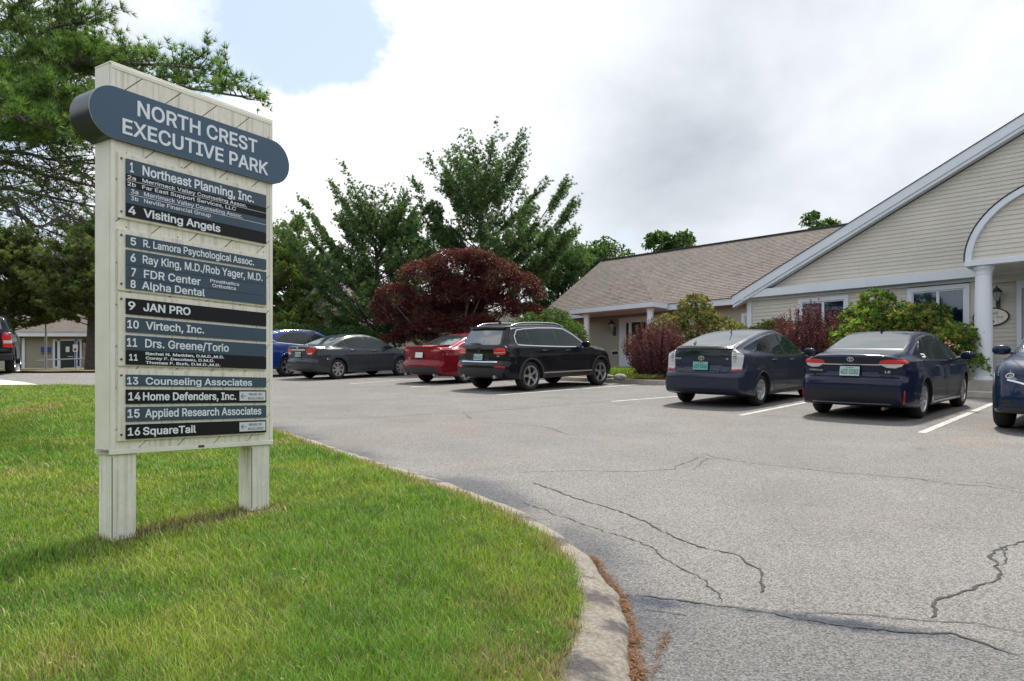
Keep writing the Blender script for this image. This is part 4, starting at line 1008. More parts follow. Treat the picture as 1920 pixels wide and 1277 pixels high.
def build_suv():
    root = place((-.88, 19.25, 0), 43.6, 'suv'); car = Car(spt); generic(car, spt, root, [pt_t, M['darkwell']])
    tag(root, 'black SUV with silver roof rails and round two-letter tailgate emblem', 'car', 'cars parked nose-in along the kerb')
    pr = lambda P, sg: P if sg > 0 else mir(P)
    for sg in (1, -1):
        o = car.drape('tail_light', 'B', pr([(.50, .94), (.50, 1.05), (.62, 1.085), (.88, 1.085), (.945, .945), (.80, .915), (.60, .92)], sg), M['redlens2'], root, .006, .04)
        car.drape('clear_band', 'B', pr([(.52, .955), (.90, .960), (.895, .985), (.52, .975)], sg), M['amber'], o, .010, .03)
        car.drape('reflector', 'B', pr([(.56, .60), (.90, .585), (.90, .64), (.58, .65)], sg), M['redlens'], root, .005, .03)
    car.line('tailgate_strip', 'B', [(-.62, .735), (.62, .735)], .026, M['chrome'], root, .010)
    car.drape('plate_recess', 'B', [(-.34, .77), (.34, .77), (.34, .935), (-.34, .935)], M['blacktrim'], root, .003, .07)
    plate(root, .055, 0, .855, M['plate'], '328 4151'); emblem_letters(car, 0, 1.035, root); word(car, 'V6', -.58, -.66, .885, .03, root)
    car.drape('bumper_lower', 'B', [(-.80, .36), (.80, .36), (.88, .56), (.60, .58), (-.60, .58), (-.88, .56)], M['plastic'], root, .003, .07)
    for mode in 'RL':
        for xa in spt['axles']:
            P = [(xa + (spt['arch'] + .052) * math.cos(R(a)), spt['r'] + (spt['arch'] + .052) * math.sin(R(a))) for a in range(-6, 187, 12)] + [(xa + (spt['arch'] + .008) * math.cos(R(a)), spt['r'] + (spt['arch'] + .008) * math.sin(R(a))) for a in range(186, -7, -12)]
            car.drape('arch_moulding', mode, P, M['plastic'], root, .010, .04)
    mirror(car, 3.00, 1.10, pt_t, root, sz=1.15); handle(car, 1.42, 1.0, pt_t, root); handle(car, 2.35, .99, pt_t, root)
    for sg in (-1, 1):
        q = MB(); pts = []
        for k in range(13):
            x = .62 + 2.0 * k / 12; yy = sg * .60; zt = car.hit('T', x, yy)[0].z; pts.append((x, yy, zt + .055 * min(1, math.sin(math.pi * k / 12) * 2.5)))
        q.tube(pts, .017, 8); q.build('roof_rail', M['chrome'], root, smooth=60)
    car.line('roof_spoiler', 'B', [(-.60, 1.568), (.60, 1.568)], .045, M['blacktrim'], root, .06, .06)
    q = MB(); q.tube([(.085, -.05, 1.19), (.10, .15, 1.20), (.11, .36, 1.185)], [.014, .012, .008], 6); q.build('rear_wiper', M['blacktrim'], root)
    for sg in (-1, 1):
        q = MB(); q.tube([(.06, sg * .55, .37), (.3, sg * .55, .37)], .045, 12); q.build('exhaust', M['alloy'], root, smooth=40)
    fin(root, .85, 1.68, pt_t, car)
    car.drape('headlight', 'F', [(.55, .78), (.86, .84), (.90, .93), (.62, .90)], M['headlens'], root, .004); car.drape('headlight', 'F', mir([(.55, .78), (.86, .84), (.90, .93), (.62, .90)]), M['headlens'], root, .004)
build_suv()

# --- red sedan
pt_r = paint('ruby_red_paint', (.20, .006, .016), .3)
spf = dict(L=4.85, W=1.85, axles=(1.06, 3.91), r=.330, arch=.365, sill=.21, belt=lambda x: .97 + .03 * max(0, 1 - x / 2), rim=.232, tw=.22, spokes=5, split=(-.12, .12), spoke_w=.04, ghx=(.55, 3.75), ghk=.12, tumble=.44, crease=.82, rad=.08,
  top=[(.18, .25), (.06, .30), (.01, .42), (.0, .54), (.03, .62), (.08, .70), (.08, .90), (.05, 1.03), (.05, 1.095), (.13, 1.10), (.45, 1.09), (.68, 1.11), (1.05, 1.25), (1.45, 1.385), (1.85, 1.45), (2.3, 1.475), (2.7, 1.44), (3.15, 1.27), (3.68, 1.02), (4.1, .94), (4.5, .84), (4.72, .70), (4.82, .52), (4.80, .34), (4.6, .20)],
  side_glass=[[(1.02, 1.02), (1.30, 1.22), (1.62, 1.335), (1.66, 1.0)], [(1.72, 1.0), (1.70, 1.35), (2.0, 1.385), (2.38, 1.39), (2.42, .975)], [(2.50, .975), (2.48, 1.385), (2.72, 1.355), (3.08, 1.20), (3.42, .99), (3.36, .95)]],
  surround=[[(.95, 1.005), (1.28, 1.25), (1.66, 1.372), (2.4, 1.42), (2.76, 1.38), (3.12, 1.22), (3.52, .98), (3.42, .93), (2.4, .955), (1.5, .985)]],
  chrome_lines=[[(.97, .995), (1.5, .978), (2.4, .948), (3.4, .923)]],
  seams=[[(1.52, .98), (1.48, .75), (1.6, .35)], [(2.46, .95), (2.46, .3)], [(3.5, .93), (3.45, .6), (3.38, .3)]],
  rear_glass=[(-.58, 1.13), (.58, 1.13), (.62, 1.17), (.50, 1.405), (-.50, 1.405), (-.62, 1.17)], windshield=[(2.85, -.52), (2.85, .52), (3.62, .66), (3.72, 0), (3.62, -.66)])
def build_red():
    root = place((-2.73, 22.38, 0), 40.8, 'sedan'); car = Car(spf); generic(car, spf, root, [pt_r, M['darkwell']])
    tag(root, 'ruby red sedan between the grey sedan and the black SUV', 'car', 'cars parked nose-in along the kerb')
    pr = lambda P, sg: P if sg > 0 else mir(P)
    for sg in (1, -1):
        o = car.drape('tail_light', 'B', pr([(.44, .935), (.46, .99), (.60, 1.03), (.90, 1.03), (.93, .98), (.80, .945), (.60, .92)], sg), M['redlens2'], root, .006, .04)
        car.drape('clear_band', 'B', pr([(.56, .965), (.78, .98), (.78, .995), (.56, .982)], sg), M['clearlens'], o, .010, .03)
    car.drape('bumper_valance', 'B', [(-.76, .32), (.76, .32), (.76, .44), (.5, .50), (-.5, .50), (-.76, .44)], M['plastic'], root, .004, .07)
    car.drape('bumper_lip', 'B', [(-.70, .275), (.70, .275), (.70, .33), (-.70, .33)], M['darkwell'], root, .004, .07)
    plate(root, .05, 0, .84, M['swhite'], None); word(car, 'SE', -.55, -.63, .75, .03, root); word(car, 'FUSION', .62, .44, .75, .026, root)
    car.line('boot_spoiler', 'B', [(-.66, 1.088), (.66, 1.088)], .022, pt_r, root, .028, .03)
    mirror(car, 3.30, .97, pt_r, root); handle(car, 1.75, .90, pt_r, root); handle(car, 2.68, .88, pt_r, root); fin(root, 1.72, 1.44, M['blacktrim'], car)
    for sg in (-1, 1):
        q = MB(); q.tube([(.05, sg * .60, .27), (.3, sg * .60, .27)], .04, 12); q.build('exhaust', M['alloy'], root, smooth=40)
build_red()

# --- charcoal sedan
pt_g = paint('charcoal_paint', (.038, .044, .052), .35)
spg = dict(L=4.60, W=1.796, axles=(.98, 3.665), r=.332, arch=.365, sill=.21, belt=lambda x: .96 + .05 * max(0, 1 - x / 2.2), rim=.222, tw=.205, spokes=7, spoke_w=.085, ghx=(.6, 3.5), ghk=.11, tumble=.44, crease=.80, rad=.08,
  top=[(.18, .25), (.06, .30), (.01, .42), (.0, .55), (.02, .64), (.07, .70), (.06, .86), (.04, 1.0), (.05, 1.075), (.15, 1.10), (.42, 1.105), (.66, 1.13), (1.0, 1.26), (1.35, 1.385), (1.7, 1.45), (2.1, 1.475), (2.45, 1.455), (2.85, 1.35), (3.25, 1.16), (3.58, 1.01), (3.95, .955), (4.3, .87), (4.48, .74), (4.58, .55), (4.56, .35), (4.4, .20)],
  side_glass=[[(.98, 1.05), (1.18, 1.20), (1.30, 1.24), (1.36, 1.03)], [(1.42, 1.03), (1.36, 1.27), (1.62, 1.36), (2.08, 1.39), (2.16, .995)], [(2.24, .99), (2.20, 1.39), (2.46, 1.365), (2.80, 1.23), (3.18, 1.02), (3.12, .965)]],
  surround=[[(.90, 1.035), (1.15, 1.22), (1.6, 1.39), (2.1, 1.42), (2.5, 1.39), (2.86, 1.245), (3.3, 1.0), (3.2, .94), (2.2, .965), (1.4, 1.01)]],
  seams=[[(1.35, 1.0), (1.34, .78), (1.50, .35)], [(2.20, .96), (2.22, .3)], [(3.26, .95), (3.26, .6), (3.18, .3)], [(1.5, .29), (3.18, .29)]],
  rear_glass=[(-.55, 1.15), (.55, 1.15), (.60, 1.19), (.49, 1.405), (-.49, 1.405), (-.60, 1.19)], windshield=[(2.62, -.52), (2.62, .52), (3.42, .65), (3.54, 0), (3.42, -.65)])
def build_grey():
    root = place((-6.96, 24.93, 0), 41.2, 'sedan'); car = Car(spg); generic(car, spg, root, [pt_g, M['darkwell']])
    tag(root, 'charcoal grey sedan with silver seven-spoke wheels beside the blue SUV', 'car', 'cars parked nose-in along the kerb')
    pr = lambda P, sg: P if sg > 0 else mir(P)
    for sg in (1, -1):
        o = car.drape('tail_light', 'B', pr([(.42, .83), (.43, .985), (.55, 1.01), (.83, 1.03), (.905, 1.0), (.80, .86), (.60, .80)], sg), M['redlens2'], root, .006, .04)
        car.drape('clear_band', 'B', pr([(.46, .835), (.60, .815), (.72, .845), (.70, .875), (.48, .865)], sg), M['clearlens'], o, .010, .03)
    car.line('boot_strip', 'B', [(-.38, .965), (.38, .965)], .045, M['chrome'], root, .008); plate(root, .05, 0, .82, M['plate'], '317 2684'); emblem_bowtie(car, 0, 1.03, root)
    mirror(car, 3.05, .98, pt_g, root); handle(car, 1.50, .93, pt_g, root); handle(car, 2.40, .90, pt_g, root); fin(root, 1.55, 1.44, M['blacktrim'], car)
build_grey()

# --- bright blue SUV, half behind the sign
pt_b = paint('bright_blue_paint', (.008, .035, .19), .25)
spb = dict(L=4.52, W=1.84, axles=(.90, 3.59), r=.352, arch=.395, sill=.27, belt=lambda x: 1.05 + .10 * max(0, 1 - x / 2.2), rim=.232, tw=.225, spokes=5, split=(-.12, .12), spoke_w=.04, ghx=(.15, 3.4), ghk=.08, tumble=.38, crease=.86, rad=.085,
  top=[(.28, .30), (.10, .34), (.02, .45), (.0, .58), (.03, .70), (.06, .80), (.05, 1.0), (.08, 1.12), (.20, 1.32), (.34, 1.50), (.42, 1.585), (.8, 1.63), (1.4, 1.66), (1.9, 1.655), (2.35, 1.60), (2.75, 1.42), (3.2, 1.16), (3.6, 1.08), (4.1, .98), (4.35, .84), (4.48, .62), (4.48, .40), (4.3, .26)],
  side_glass=[[(.55, 1.23), (.80, 1.40), (1.02, 1.48), (1.12, 1.17)], [(1.18, 1.165), (1.10, 1.50), (1.5, 1.54), (1.88, 1.53), (1.96, 1.10)], [(2.02, 1.095), (1.98, 1.52), (2.25, 1.48), (2.6, 1.32), (2.95, 1.11), (2.9, 1.065)]],
  surround=[[(.45, 1.21), (.76, 1.43), (1.1, 1.54), (1.9, 1.57), (2.28, 1.51), (2.66, 1.34), (3.08, 1.09), (2.95, 1.04), (1.9, 1.075), (1.1, 1.14)]],
  chrome_lines=[[(2.95, 1.045), (1.9, 1.075), (1.1, 1.14), (.55, 1.20), (.42, 1.30)]],
  seams=[[(1.1, 1.13), (1.08, .9), (1.35, .42)], [(1.98, 1.07), (2.0, .40)], [(3.02, 1.05), (2.98, .40)]], sill_lines=[([(1.30, .31), (3.2, .31)], .09)],
  rear_glass=[(-.56, 1.16), (.56, 1.16), (.54, 1.48), (-.54, 1.48)], windshield=[(2.5, -.55), (2.5, .55), (3.08, .68), (3.2, 0), (3.08, -.68)])
def build_blue_suv():
    root = place((-9.12, 26.85, 0), 41.2, 'suv'); car = Car(spb); generic(car, spb, root, [pt_b, M['darkwell']])
    tag(root, 'bright blue SUV partly hidden behind the office park sign', 'car', 'cars parked nose-in along the kerb')
    pr = lambda P, sg: P if sg > 0 else mir(P)
    for sg in (1, -1):
        car.drape('tail_light', 'B', pr([(.58, .93), (.60, 1.10), (.88, 1.10), (.93, 1.05), (.80, .95)], sg), M['redlens2'], root, .006, .04)
        q = MB(); pts = [(.7 + 1.6 * k / 10, sg * .60, car.hit('T', .7 + 1.6 * k / 10, sg * .60)[0].z + .045 * min(1, math.sin(math.pi * k / 10) * 3)) for k in range(11)]; q.tube(pts, .017, 8); q.build('roof_rail', M['chrome'], root, smooth=60)
    plate(root, .05, 0, .85, M['plate'], '352 7406'); car.drape('bumper_lower', 'B', [(-.8, .34), (.8, .34), (.8, .56), (-.8, .56)], M['plastic'], root, .004, .07)
    mirror(car, 2.85, 1.08, pt_b, root)
build_blue_suv()

# --- blue crossover at the right edge, nose towards the camera
pt_x = paint('blue_black_paint', (.006, .020, .055), .2)
spx = dict(spb); spx.update(L=4.55, W=1.84, axles=(.92, 3.62), r=.36, arch=.40, belt=lambda x: 1.0 + .08 * max(0, 1 - x / 2.2), rim=.24, crease=.80, endf=.13,
  top=[(.28, .30), (.10, .34), (.02, .45), (.0, .58), (.03, .70), (.06, .80), (.05, 1.0), (.08, 1.10), (.20, 1.30), (.34, 1.50), (.42, 1.585), (.8, 1.63), (1.4, 1.665), (1.9, 1.65), (2.35, 1.58), (2.75, 1.38), (3.1, 1.16), (3.35, 1.09), (3.8, 1.06), (4.15, 1.00), (4.36, .90), (4.44, .76), (4.50, .62), (4.53, .50), (4.52, .36), (4.44, .27), (4.2, .25)], chrome_lines=[], sill_lines=[([(1.32, .31), (3.2, .31)], .09)])
def build_crossover():
    X, Y = 7.22, 10.10; yaw = 41.2; h = (math.sin(R(yaw)), math.cos(R(yaw)))
    root = place((X + h[0] * 4.55, Y + h[1] * 4.55, 0), yaw + 180, 'suv'); car = Car(spx); generic(car, spx, root, [pt_x, M['darkwell']])
    tag(root, 'blue-black crossover backed into its bay at the right edge, headlight facing out', 'car', 'cars parked nose-in along the kerb')
    for sg in (1, -1):
        pr = (lambda P: P) if sg > 0 else mir
        o = car.drape('headlight', 'F', pr([(.54, .735), (.66, .72), (.84, .735), (.865, .88), (.78, .845), (.62, .79)]), M['headlens'], root, .004, .04)
        f = surf_f(car, 'F', sg * .74, .79); q = MB(); ring(q, 0, -.005, .060, .040, .012, f, hgt=.012); q.build('running_light', M['clearlens'], o)
        car.line('grille_wing', 'F', pr([(.30, .60), (.45, .68), (.60, .715), (.84, .73)]), .022, M['chrome'], root, .010)
        car.drape('fog_recess', 'F', pr([(.60, .40), (.84, .42), (.84, .45), (.60, .46)]), M['blacktrim'], root, .004, .04)
    car.drape('grille', 'F', [(-.40, .45), (.40, .45), (.52, .66), (.50, .74), (-.50, .74), (-.52, .66)], M['blacktrim'], root, .004, .06)
    car.drape('bumper_lower', 'F', [(-.88, .28), (.88, .28), (.90, .35), (-.90, .35)], M['plastic'], root, .010, .06)
    plate(root, 0.0, 0, .80, M['plate'], None)
    for mode in 'RL':
        for xa in spx['axles']:
            P = [(xa + (spx['arch'] + .05) * math.cos(R(a)), spx['r'] + (spx['arch'] + .05) * math.sin(R(a))) for a in range(-6, 187, 12)] + [(xa + (spx['arch'] + .008) * math.cos(R(a)), spx['r'] + (spx['arch'] + .008) * math.sin(R(a))) for a in range(186, -7, -12)]
            car.drape('arch_moulding', mode, P, M['plastic'], root, .010, .04)
    car.line('bonnet_gap', 'T', [(3.4, .72), (4.0, .66), (4.28, .5), (4.36, 0), (4.28, -.5), (4.0, -.66), (3.4, -.72)], .007, M['darkwell'], root)
    mirror(car, 2.80, 1.07, pt_x, root, sz=1.05)
build_crossover()

# --- black pickup far left (tail towards us, most of it outside the frame)
def build_pickup():
    pt = paint('pickup_black_paint', (.010, .012, .018), .1)
    spk = dict(L=5.6, W=2.0, axles=(1.15, 4.7), r=.40, arch=.46, sill=.42, belt=lambda x: 1.28, rim=.24, tw=.26, spokes=6, spoke_w=.07, ghx=(1.9, 4.3), tumble=.30, crease=1.0, rad=.05, endk=.02, bowr=.03, endr=.3,
      top=[(.10, .62), (.04, .66), (.02, .80), (.02, 1.0), (.02, 1.2), (.03, 1.33), (.10, 1.36), (.6, 1.36), (1.2, 1.36), (1.9, 1.37), (2.02, 1.42), (2.12, 1.75), (2.25, 1.86), (2.6, 1.90), (3.2, 1.88), (3.5, 1.78), (4.1, 1.36), (4.5, 1.30), (5.2, 1.20), (5.45, 1.05), (5.58, .8), (5.56, .5), (5.3, .42)],
      side_glass=[[(2.3, 1.40), (2.3, 1.75), (2.85, 1.77), (2.88, 1.38)], [(2.96, 1.38), (2.94, 1.77), (3.35, 1.72), (3.8, 1.42), (3.78, 1.36)]], rear_glass=[(-.62, 1.45), (.62, 1.45), (.56, 1.76), (-.56, 1.76)])
    root = place((-20.15, 28.9, 0), -30, 'pickup_truck'); car = Car(spk); generic(car, spk, root, [pt, M['darkwell']])
    root.matrix_world = root.matrix_world @ Matrix.Scale(1.22, 4)
    tag(root, 'black pickup truck with red tail light cut off by the left edge', 'truck')
    pr = lambda P, sg: P if sg > 0 else mir(P)
    for sg in (1, -1):
        o = car.drape('tail_light', 'B', pr([(.74, .86), (.72, 1.22), (.78, 1.31), (.97, 1.32), (.985, .84)], sg), M['redlens2'], root, .008, .05)
        car.drape('clear_band', 'B', pr([(.76, .98), (.965, .98), (.965, 1.07), (.76, 1.07)], sg), M['clearlens'], o, .014, .04)
    q = MB(); q.box((-.16, -.98, .46), (.02, .98, .66)); q.build('rear_bumper', M['blacktrim'], root, bevel=.03)
    car.line('tailgate_gap', 'B', [(-.70, .70), (-.70, 1.33)], .012, M['darkwell'], root); car.line('tailgate_gap', 'B', [(.70, .70), (.70, 1.33)], .012, M['darkwell'], root)
    q = MB(); f = surf_f(car, 'B', -.42, 1.15); ring(q, 0, 0, .14, .055, .016, f); q.build('emblem', M['chrome'], root)
    car.line('bed_rail', 'L', [(.1, 1.325), (1.95, 1.325)], .05, M['alloy'], root, .01); car.line('bed_rail', 'R', [(.1, 1.325), (1.95, 1.325)], .05, M['alloy'], root, .01)
build_pickup()

# ================================================================== the office park sign
_dummy = None
def sign_w(px_, o_=0.0):
    """where along the face an image column lands (face moved out by o_)"""
    u = (px_ - CX) / FPX; x0, y0 = SIGN_X0 + SY * o_, SIGN_Y0 - SX * o_
    return (u * y0 - x0) / (SX - u * SY)
def sign_z(px_, py_, o_=0.0):
    w_ = sign_w(px_, o_); Y = SIGN_Y0 - SX * o_ + SY * w_; return (YH - py_) / FPX * Y
zt, zb = sign_z(208.5, 117.5), sign_z(208.5, 852)
SW, TH = 1.222, .18
sg_root = empty('office_park_sign', SP(.6, -.09, float(L(*SP(.6, -.09, 0)[:2])) + .09))
tag(sg_root, 'tall cream directory sign with blue rounded header on two posts in the lawn', 'sign')
sg_root.matrix_world = Matrix.Translation(SP(.6, -.09, zb - .6)); SI = sg_root.matrix_world.inverted()
def SPl(w_, o_, z): return tuple(SI @ Vector(SP(w_, o_, z)))
def sbox(name, w0, w1, o0, o1, z0, z1, m, parent=sg_root, bevel=None):
    q = MB(); q.box((w0, o0, z0), (w1, o1, z1), SPl); 
    o = q.build(name, m, parent, bevel=bevel); 
    import bmesh
    bm = bmesh.new(); bm.from_mesh(o.data); bmesh.ops.recalc_face_normals(bm, faces=bm.faces); bm.to_mesh(o.data); bm.free(); return o
sbox('core', .004, SW - .004, -TH + .014, -.014, zb + .02, zt - .004, M['groove'])
# cream side skins, cap and edge trim
sbox('side_panel', -.004, .004, -TH, -.016, zb, zt, M['cream_edge'], bevel=.002); sbox('side_panel', SW - .004, SW + .004, -TH, -.016, zb, zt, M['cream_edge'], bevel=.002)
sbox('cap', -.006, SW + .006, -TH, 0, zt, zt + .012, M['cream_edge'], bevel=.003); sbox('back_panel', 0, SW, -TH - .002, -TH + .012, zb, zt - .001, M['cream'])
sbox('edge_trim', 0, SW, -.014, .004, zt - .030, zt - .001, M['cream_edge'], bevel=.003); sbox('edge_trim', -.004, SW + .004, -TH + .012, .006, zb - .004, zb + .030, M['cream_edge'], bevel=.004)
sbox('edge_trim', -.002, .026, -.014, .003, zb + .031, zt - .031, M['cream_edge'], bevel=.003); sbox('edge_trim', SW - .026, SW + .002, -.014, .003, zb + .031, zt - .031, M['cream_edge'], bevel=.003)
# diagonal boards of the face, each clipped to the face rectangle
def clip(poly, axis, val, keep_less):
    o = []
    for i in range(len(poly)):
        a, b = poly[i], poly[(i + 1) % len(poly)]; ia = (a[axis] <= val) == keep_less; ib = (b[axis] <= val) == keep_less
        if ia: o.append(a)
        if ia != ib: t_ = (val - a[axis]) / (b[axis] - a[axis]); o.append((a[0] + (b[0] - a[0]) * t_, a[1] + (b[1] - a[1]) * t_))
    return o
def face_boards(o_front, side=1):
    w0, w1, z0, z1 = .027, SW - .027, zb + .031, zt - .031; sp_ = .272; slope = .95; gap = .0045
    k0 = -14
    wa = sign_w(268.8); z_at = sign_z(268.8, 147)
    c0 = wa - z_at / slope                           # seams: w - z/slope = c0 + k*sp
    for k in range(-10, 14):
        a, b = c0 + k * sp_ + gap, c0 + (k + 1) * sp_ - gap
        poly = [(a + z0 / slope, z0), (b + z0 / slope, z0), (b + z1 / slope, z1), (a + z1 / slope, z1)]
        for ax, v, l_ in ((0, w0, False), (0, w1, True)):
            poly = clip(poly, ax, v, l_)
            if len(poly) < 3: break
        if len(poly) < 3: continue
        q = MB(); q.prism(poly, lambda p_: SPl(p_[0], -.012, p_[1]), lambda p_: SPl(p_[0], 0, p_[1])); q.build('face_board', M['cream'], sg_root)
face_boards(0)
# posts: two-piece sleeves
def post(w0, w1, o0, o1, py_base, px_b, zbot):
    p_ = empty('post'); p_.parent = sg_root
    sbox('sleeve', w0, w1, o0, o1, zbot, zb - .005, M['post'], p_, bevel=.004)
    sbox('corner_seam', w0 - .0015, w0 + .004, o1 - .004, o1 + .0015, zbot + .03, zb - .02, M['groove'], p_)
    sbox('foot', w0 + .012, w1 - .012, o0 + .012, o1 - .012, zbot - .12, zbot, M['groove'], p_)
pw0, pw1 = sign_w(212, -.01), sign_w(251, -.01)
post(.012, .012 + .155, -.165, -.012, 1022, 212, sign_z(212, 1021, -.012))
post(SW - .175, SW - .018, -.165, -.012, 958, 480, sign_z(480, 957, -.012) - .01)
sbox('maker_tag', sign_w(371), sign_w(382), .004, .008, sign_z(376, 839), sign_z(376, 834.5), M['screw'])
# header: rounded bar right through the panel
hz0, hz1 = sign_z(208.5, 257.5, .03), sign_z(208.5, 159.5, .03); hc = (hz0 + hz1) / 2; hr = (hz1 - hz0) / 2
wl, wr_ = sign_w(167.2, .03) + hr, sign_w(542.6, .03) - hr
pill = [(wl + hr * math.cos(R(a)), hc + hr * math.sin(R(a))) for a in range(90, 271, 6)] + [(wr_ + hr * math.cos(R(a)), hc + hr * math.sin(R(a))) for a in range(-90, 91, 6)]
hd = empty('header'); hd.parent = sg_root
q = MB(); q.prism(pill, lambda p_: SPl(p_[0], -TH - .018, p_[1]), lambda p_: SPl(p_[0], .024, p_[1])); q.build('rim_band', M['headside'], hd, smooth=30)
pl2 = [(p_[0] + (wl + wr_ - 2 * p_[0]) * 0, p_[1]) for p_ in pill]
q = MB(); q.prism([((p_[0] - .5 * (wl + wr_)) * .9985 + .5 * (wl + wr_), (p_[1] - hc) * .994 + hc) for p_ in pill], lambda p_: SPl(p_[0], .025, p_[1]), lambda p_: SPl(p_[0], .030, p_[1])); q.build('header_face', M['header'], hd)
q = MB(); q.prism(pill, lambda p_: SPl(p_[0], .0242, p_[1]), lambda p_: SPl(p_[0], .0268, p_[1])); q.build('face_edge', M['cream_edge'], hd)
SF = lambda base: (lambda a, b, l_: SPl(a, base + l_, b))
def stext(s, px0, px1, z0, z1, par, o_, bold=.018, m=None, name='lettering', cap='H', ext=0):
    return text_obj(name, s, sign_w(px0, o_), sign_w(px1, o_), z0, z1, SF(o_), m or M['letter'], par, bold, cap, extrude=ext)
zN = (sign_z(259, 217, .03), sign_z(259, 189, .03)); zE = (sign_z(231, 249.5, .03), sign_z(231, 221.5, .03))
stext('NORTH CREST', 257.5, 482, *zN, hd, .0305, .016, ext=.003); stext('EXECUTIVE PARK', 229.5, 502.5, *zE, hd, .0305, .016, ext=.003)
# directory frames and strips
FO = .018
def zs(y): return sign_z(236, y, FO)
wL, wR = sign_w(235.5, FO), sign_w(498, FO)
groups = [
 (287, 410, [(297, 326, 's', '1', (243.5, 250.5), [('Northeast Planning, Inc.', 267, 476, .18, .80, .018)]),
             (326, 350, 'k', None, None, [('2a', 239, 254.5, .62, .92, .012), ('Merrimack Valley Counseling Assoc.', 267, 463, .62, .92, .008), ('2b', 239, 254.5, .10, .40, .012), ('Far East Support Services, LLC', 266.5, 442, .10, .40, .008)]),
             (350, 381, 's', None, None, [('3a', 245.5, 259, .66, .91, .010), ('Merrimack Valley Counseling Assoc.', 270, 455, .66, .91, .006), ('3b', 245.5, 259, .24, .49, .010), ('Neville Financial Group', 270, 395, .24, .49, .006)]),
             (381, 405.5, 'k', '4', (240.5, 254.5), [('Visiting Angels', 269, 413, .22, .84, .020)])]),
 (430, 545, [(439.5, 463, 's', '5', (244.4, 255), [('R. Lamora Psychological Assoc.', 268.5, 476, .22, .82, .014)]),
             (467.5, 496, 's', '6', (244.4, 254.5), [('Ray King, M.D./Rob Yager, M.D.', 267.5, 492, .24, .78, .012)]),
             (496.3, 521, 's', '7', (246, 255), [('FDR Center', 269.6, 376, .18, .80, .014), ('Prosthetics', 394, 448.5, .56, .82, .012), ('Orthotics', 397.8, 442.6, .16, .44, .012)]),
             (521.3, 541, 's', '8', (244.4, 254.4), [('Alpha Dental', 265.8, 384, .14, .88, .014)])]),
 (549, 686, [(558.5, 588.8, 'k', '9', (240, 253.7), [('JAN PRO', 268.5, 357, .30, .80, .020)]),
             (594, 622.6, 's', '10', (238.5, 260), [('Virtech, Inc.', 273, 382.6, .28, .80, .016)]),
             (627.8, 656, 's', '11', (238, 257), [('Drs. Greene/Torio', 272, 428.8, .24, .80, .014)]),
             (656.2, 683.6, 'k', '11', (242, 258), [('Rachel N. Madden, D.M.D.,M.D.', 273, 420, .72, .92, .022), ('Corey F. Decoteau, D.M.D.', 273, 402, .41, .60, .022), ('Thomas F. Burk, D.M.D.,M.D.', 273, 413, .10, .29, .022)])]),
 (692, 827, [(701.9, 724, 's', '13', (238, 259), [('Counseling Associates', 273, 472.5, .16, .78, .016)]),
             (730, 757.7, 'k', '14', (240.5, 263.4), [('Home Defenders, Inc.', 267.9, 442.6, .26, .80, .020)]),
             (762.9, 791, 's', '15', (239, 261.7), [('Applied Research Associates', 272, 489.8, .28, .84, .016)]),
             (796, 823.9, 'k', '16', (239.5, 262.7), [('SquareTail', 267.9, 367.4, .26, .78, .020)])])]
for (fy0, fy1, strips) in groups:
    fr = sbox('directory_frame', wL - .045, wR + .006, .0, .0165, zs(fy1), zs(fy0), M['cream'], bevel=.002)
    for yy in (fy0 + 12, fy1 - 12):
        q = MB(); q.tube([SPl(wL - .027, .016, zs(yy)), SPl(wL - .027, .0215, zs(yy))], .007, 10); q.build('screw', M['screw'], fr)
    for (y0, y1, c_, num, nx, texts) in strips:
        za, zb_ = zs(y1), zs(y0); st = sbox('tenant_strip', wL, wR, .0175, FO + .008, za + .0012, zb_ - .0012, M['slate'] if c_ == 's' else M['blackp'], fr)
        H = zb_ - za; ob = FO + .0092
        if num: 
            f0, f1 = (texts[0][3], texts[0][4]) if len(texts) != 3 or num == '7' else (.30, .74)
            stext(num, *nx, za + H * f0, za + H * f1, sg_root if False else fr, ob, .018, ext=.0015)
        for (s_, a, b, f0, f1, bd) in texts: stext(s_, a, b, za + H * f0, za + H * f1, fr, ob, bd, ext=.0015)
        if y0 in (326, 350): sbox('divider_line', wL + (.0 if y0 == 326 else .02), wR, FO + .0085, FO + .0092, za + H * (.50 if y0 == 326 else .565), za + H * (.53 if y0 == 326 else .59), M['letter'], fr)
        if y0 in (730, 796):
            a, b = sign_w(447.5, FO), sign_w(496, FO); sbox('notice_plate', a, b, FO + .0085, FO + .0105, za + H * .17, za + H * .88, M['labelp'], fr)
            stext('REAR OF', 467, 491, za + H * .58, za + H * .76, fr, FO + .0112, .012, M['labelt']); stext('BUILDING', 465.5, 494, za + H * .26, za + H * .44, fr, FO + .0112, .012, M['labelt'])
            q = MB(); c = za + H * .52; o_ = FO + .0112; wA, wB = sign_w(452.5, o_), sign_w(461.5, o_); k = .0022
            q.quad(SPl(wA, o_, c - k), SPl(wB, o_, c - k), SPl(wB, o_, c + k), SPl(wA, o_, c + k))
            for sg in (1, -1): q.quad(*[SPl(a_, o_ + .0003, c + sg * b_) for a_, b_ in ((wA - .003, 0), (wA + .003, 0), (wA + .020, .016), (wA + .014, .018))][::sg])
            q.build('arrow', M['labelt'], fr)
# a few stray screws in the face
for (px_, py_) in ((236.5, 287), (340.5, 314), (425, 336), (333, 445), (424, 461), (236.5, 426), (498.5, 446), (492, 357), (494, 473)):
    q = MB(); w_ = sign_w(px_); z_ = sign_z(px_, py_); q.tube([SPl(w_, 0, z_), SPl(w_, .003, z_)], .004, 8); q.build('screw', M['screw'], sg_root)

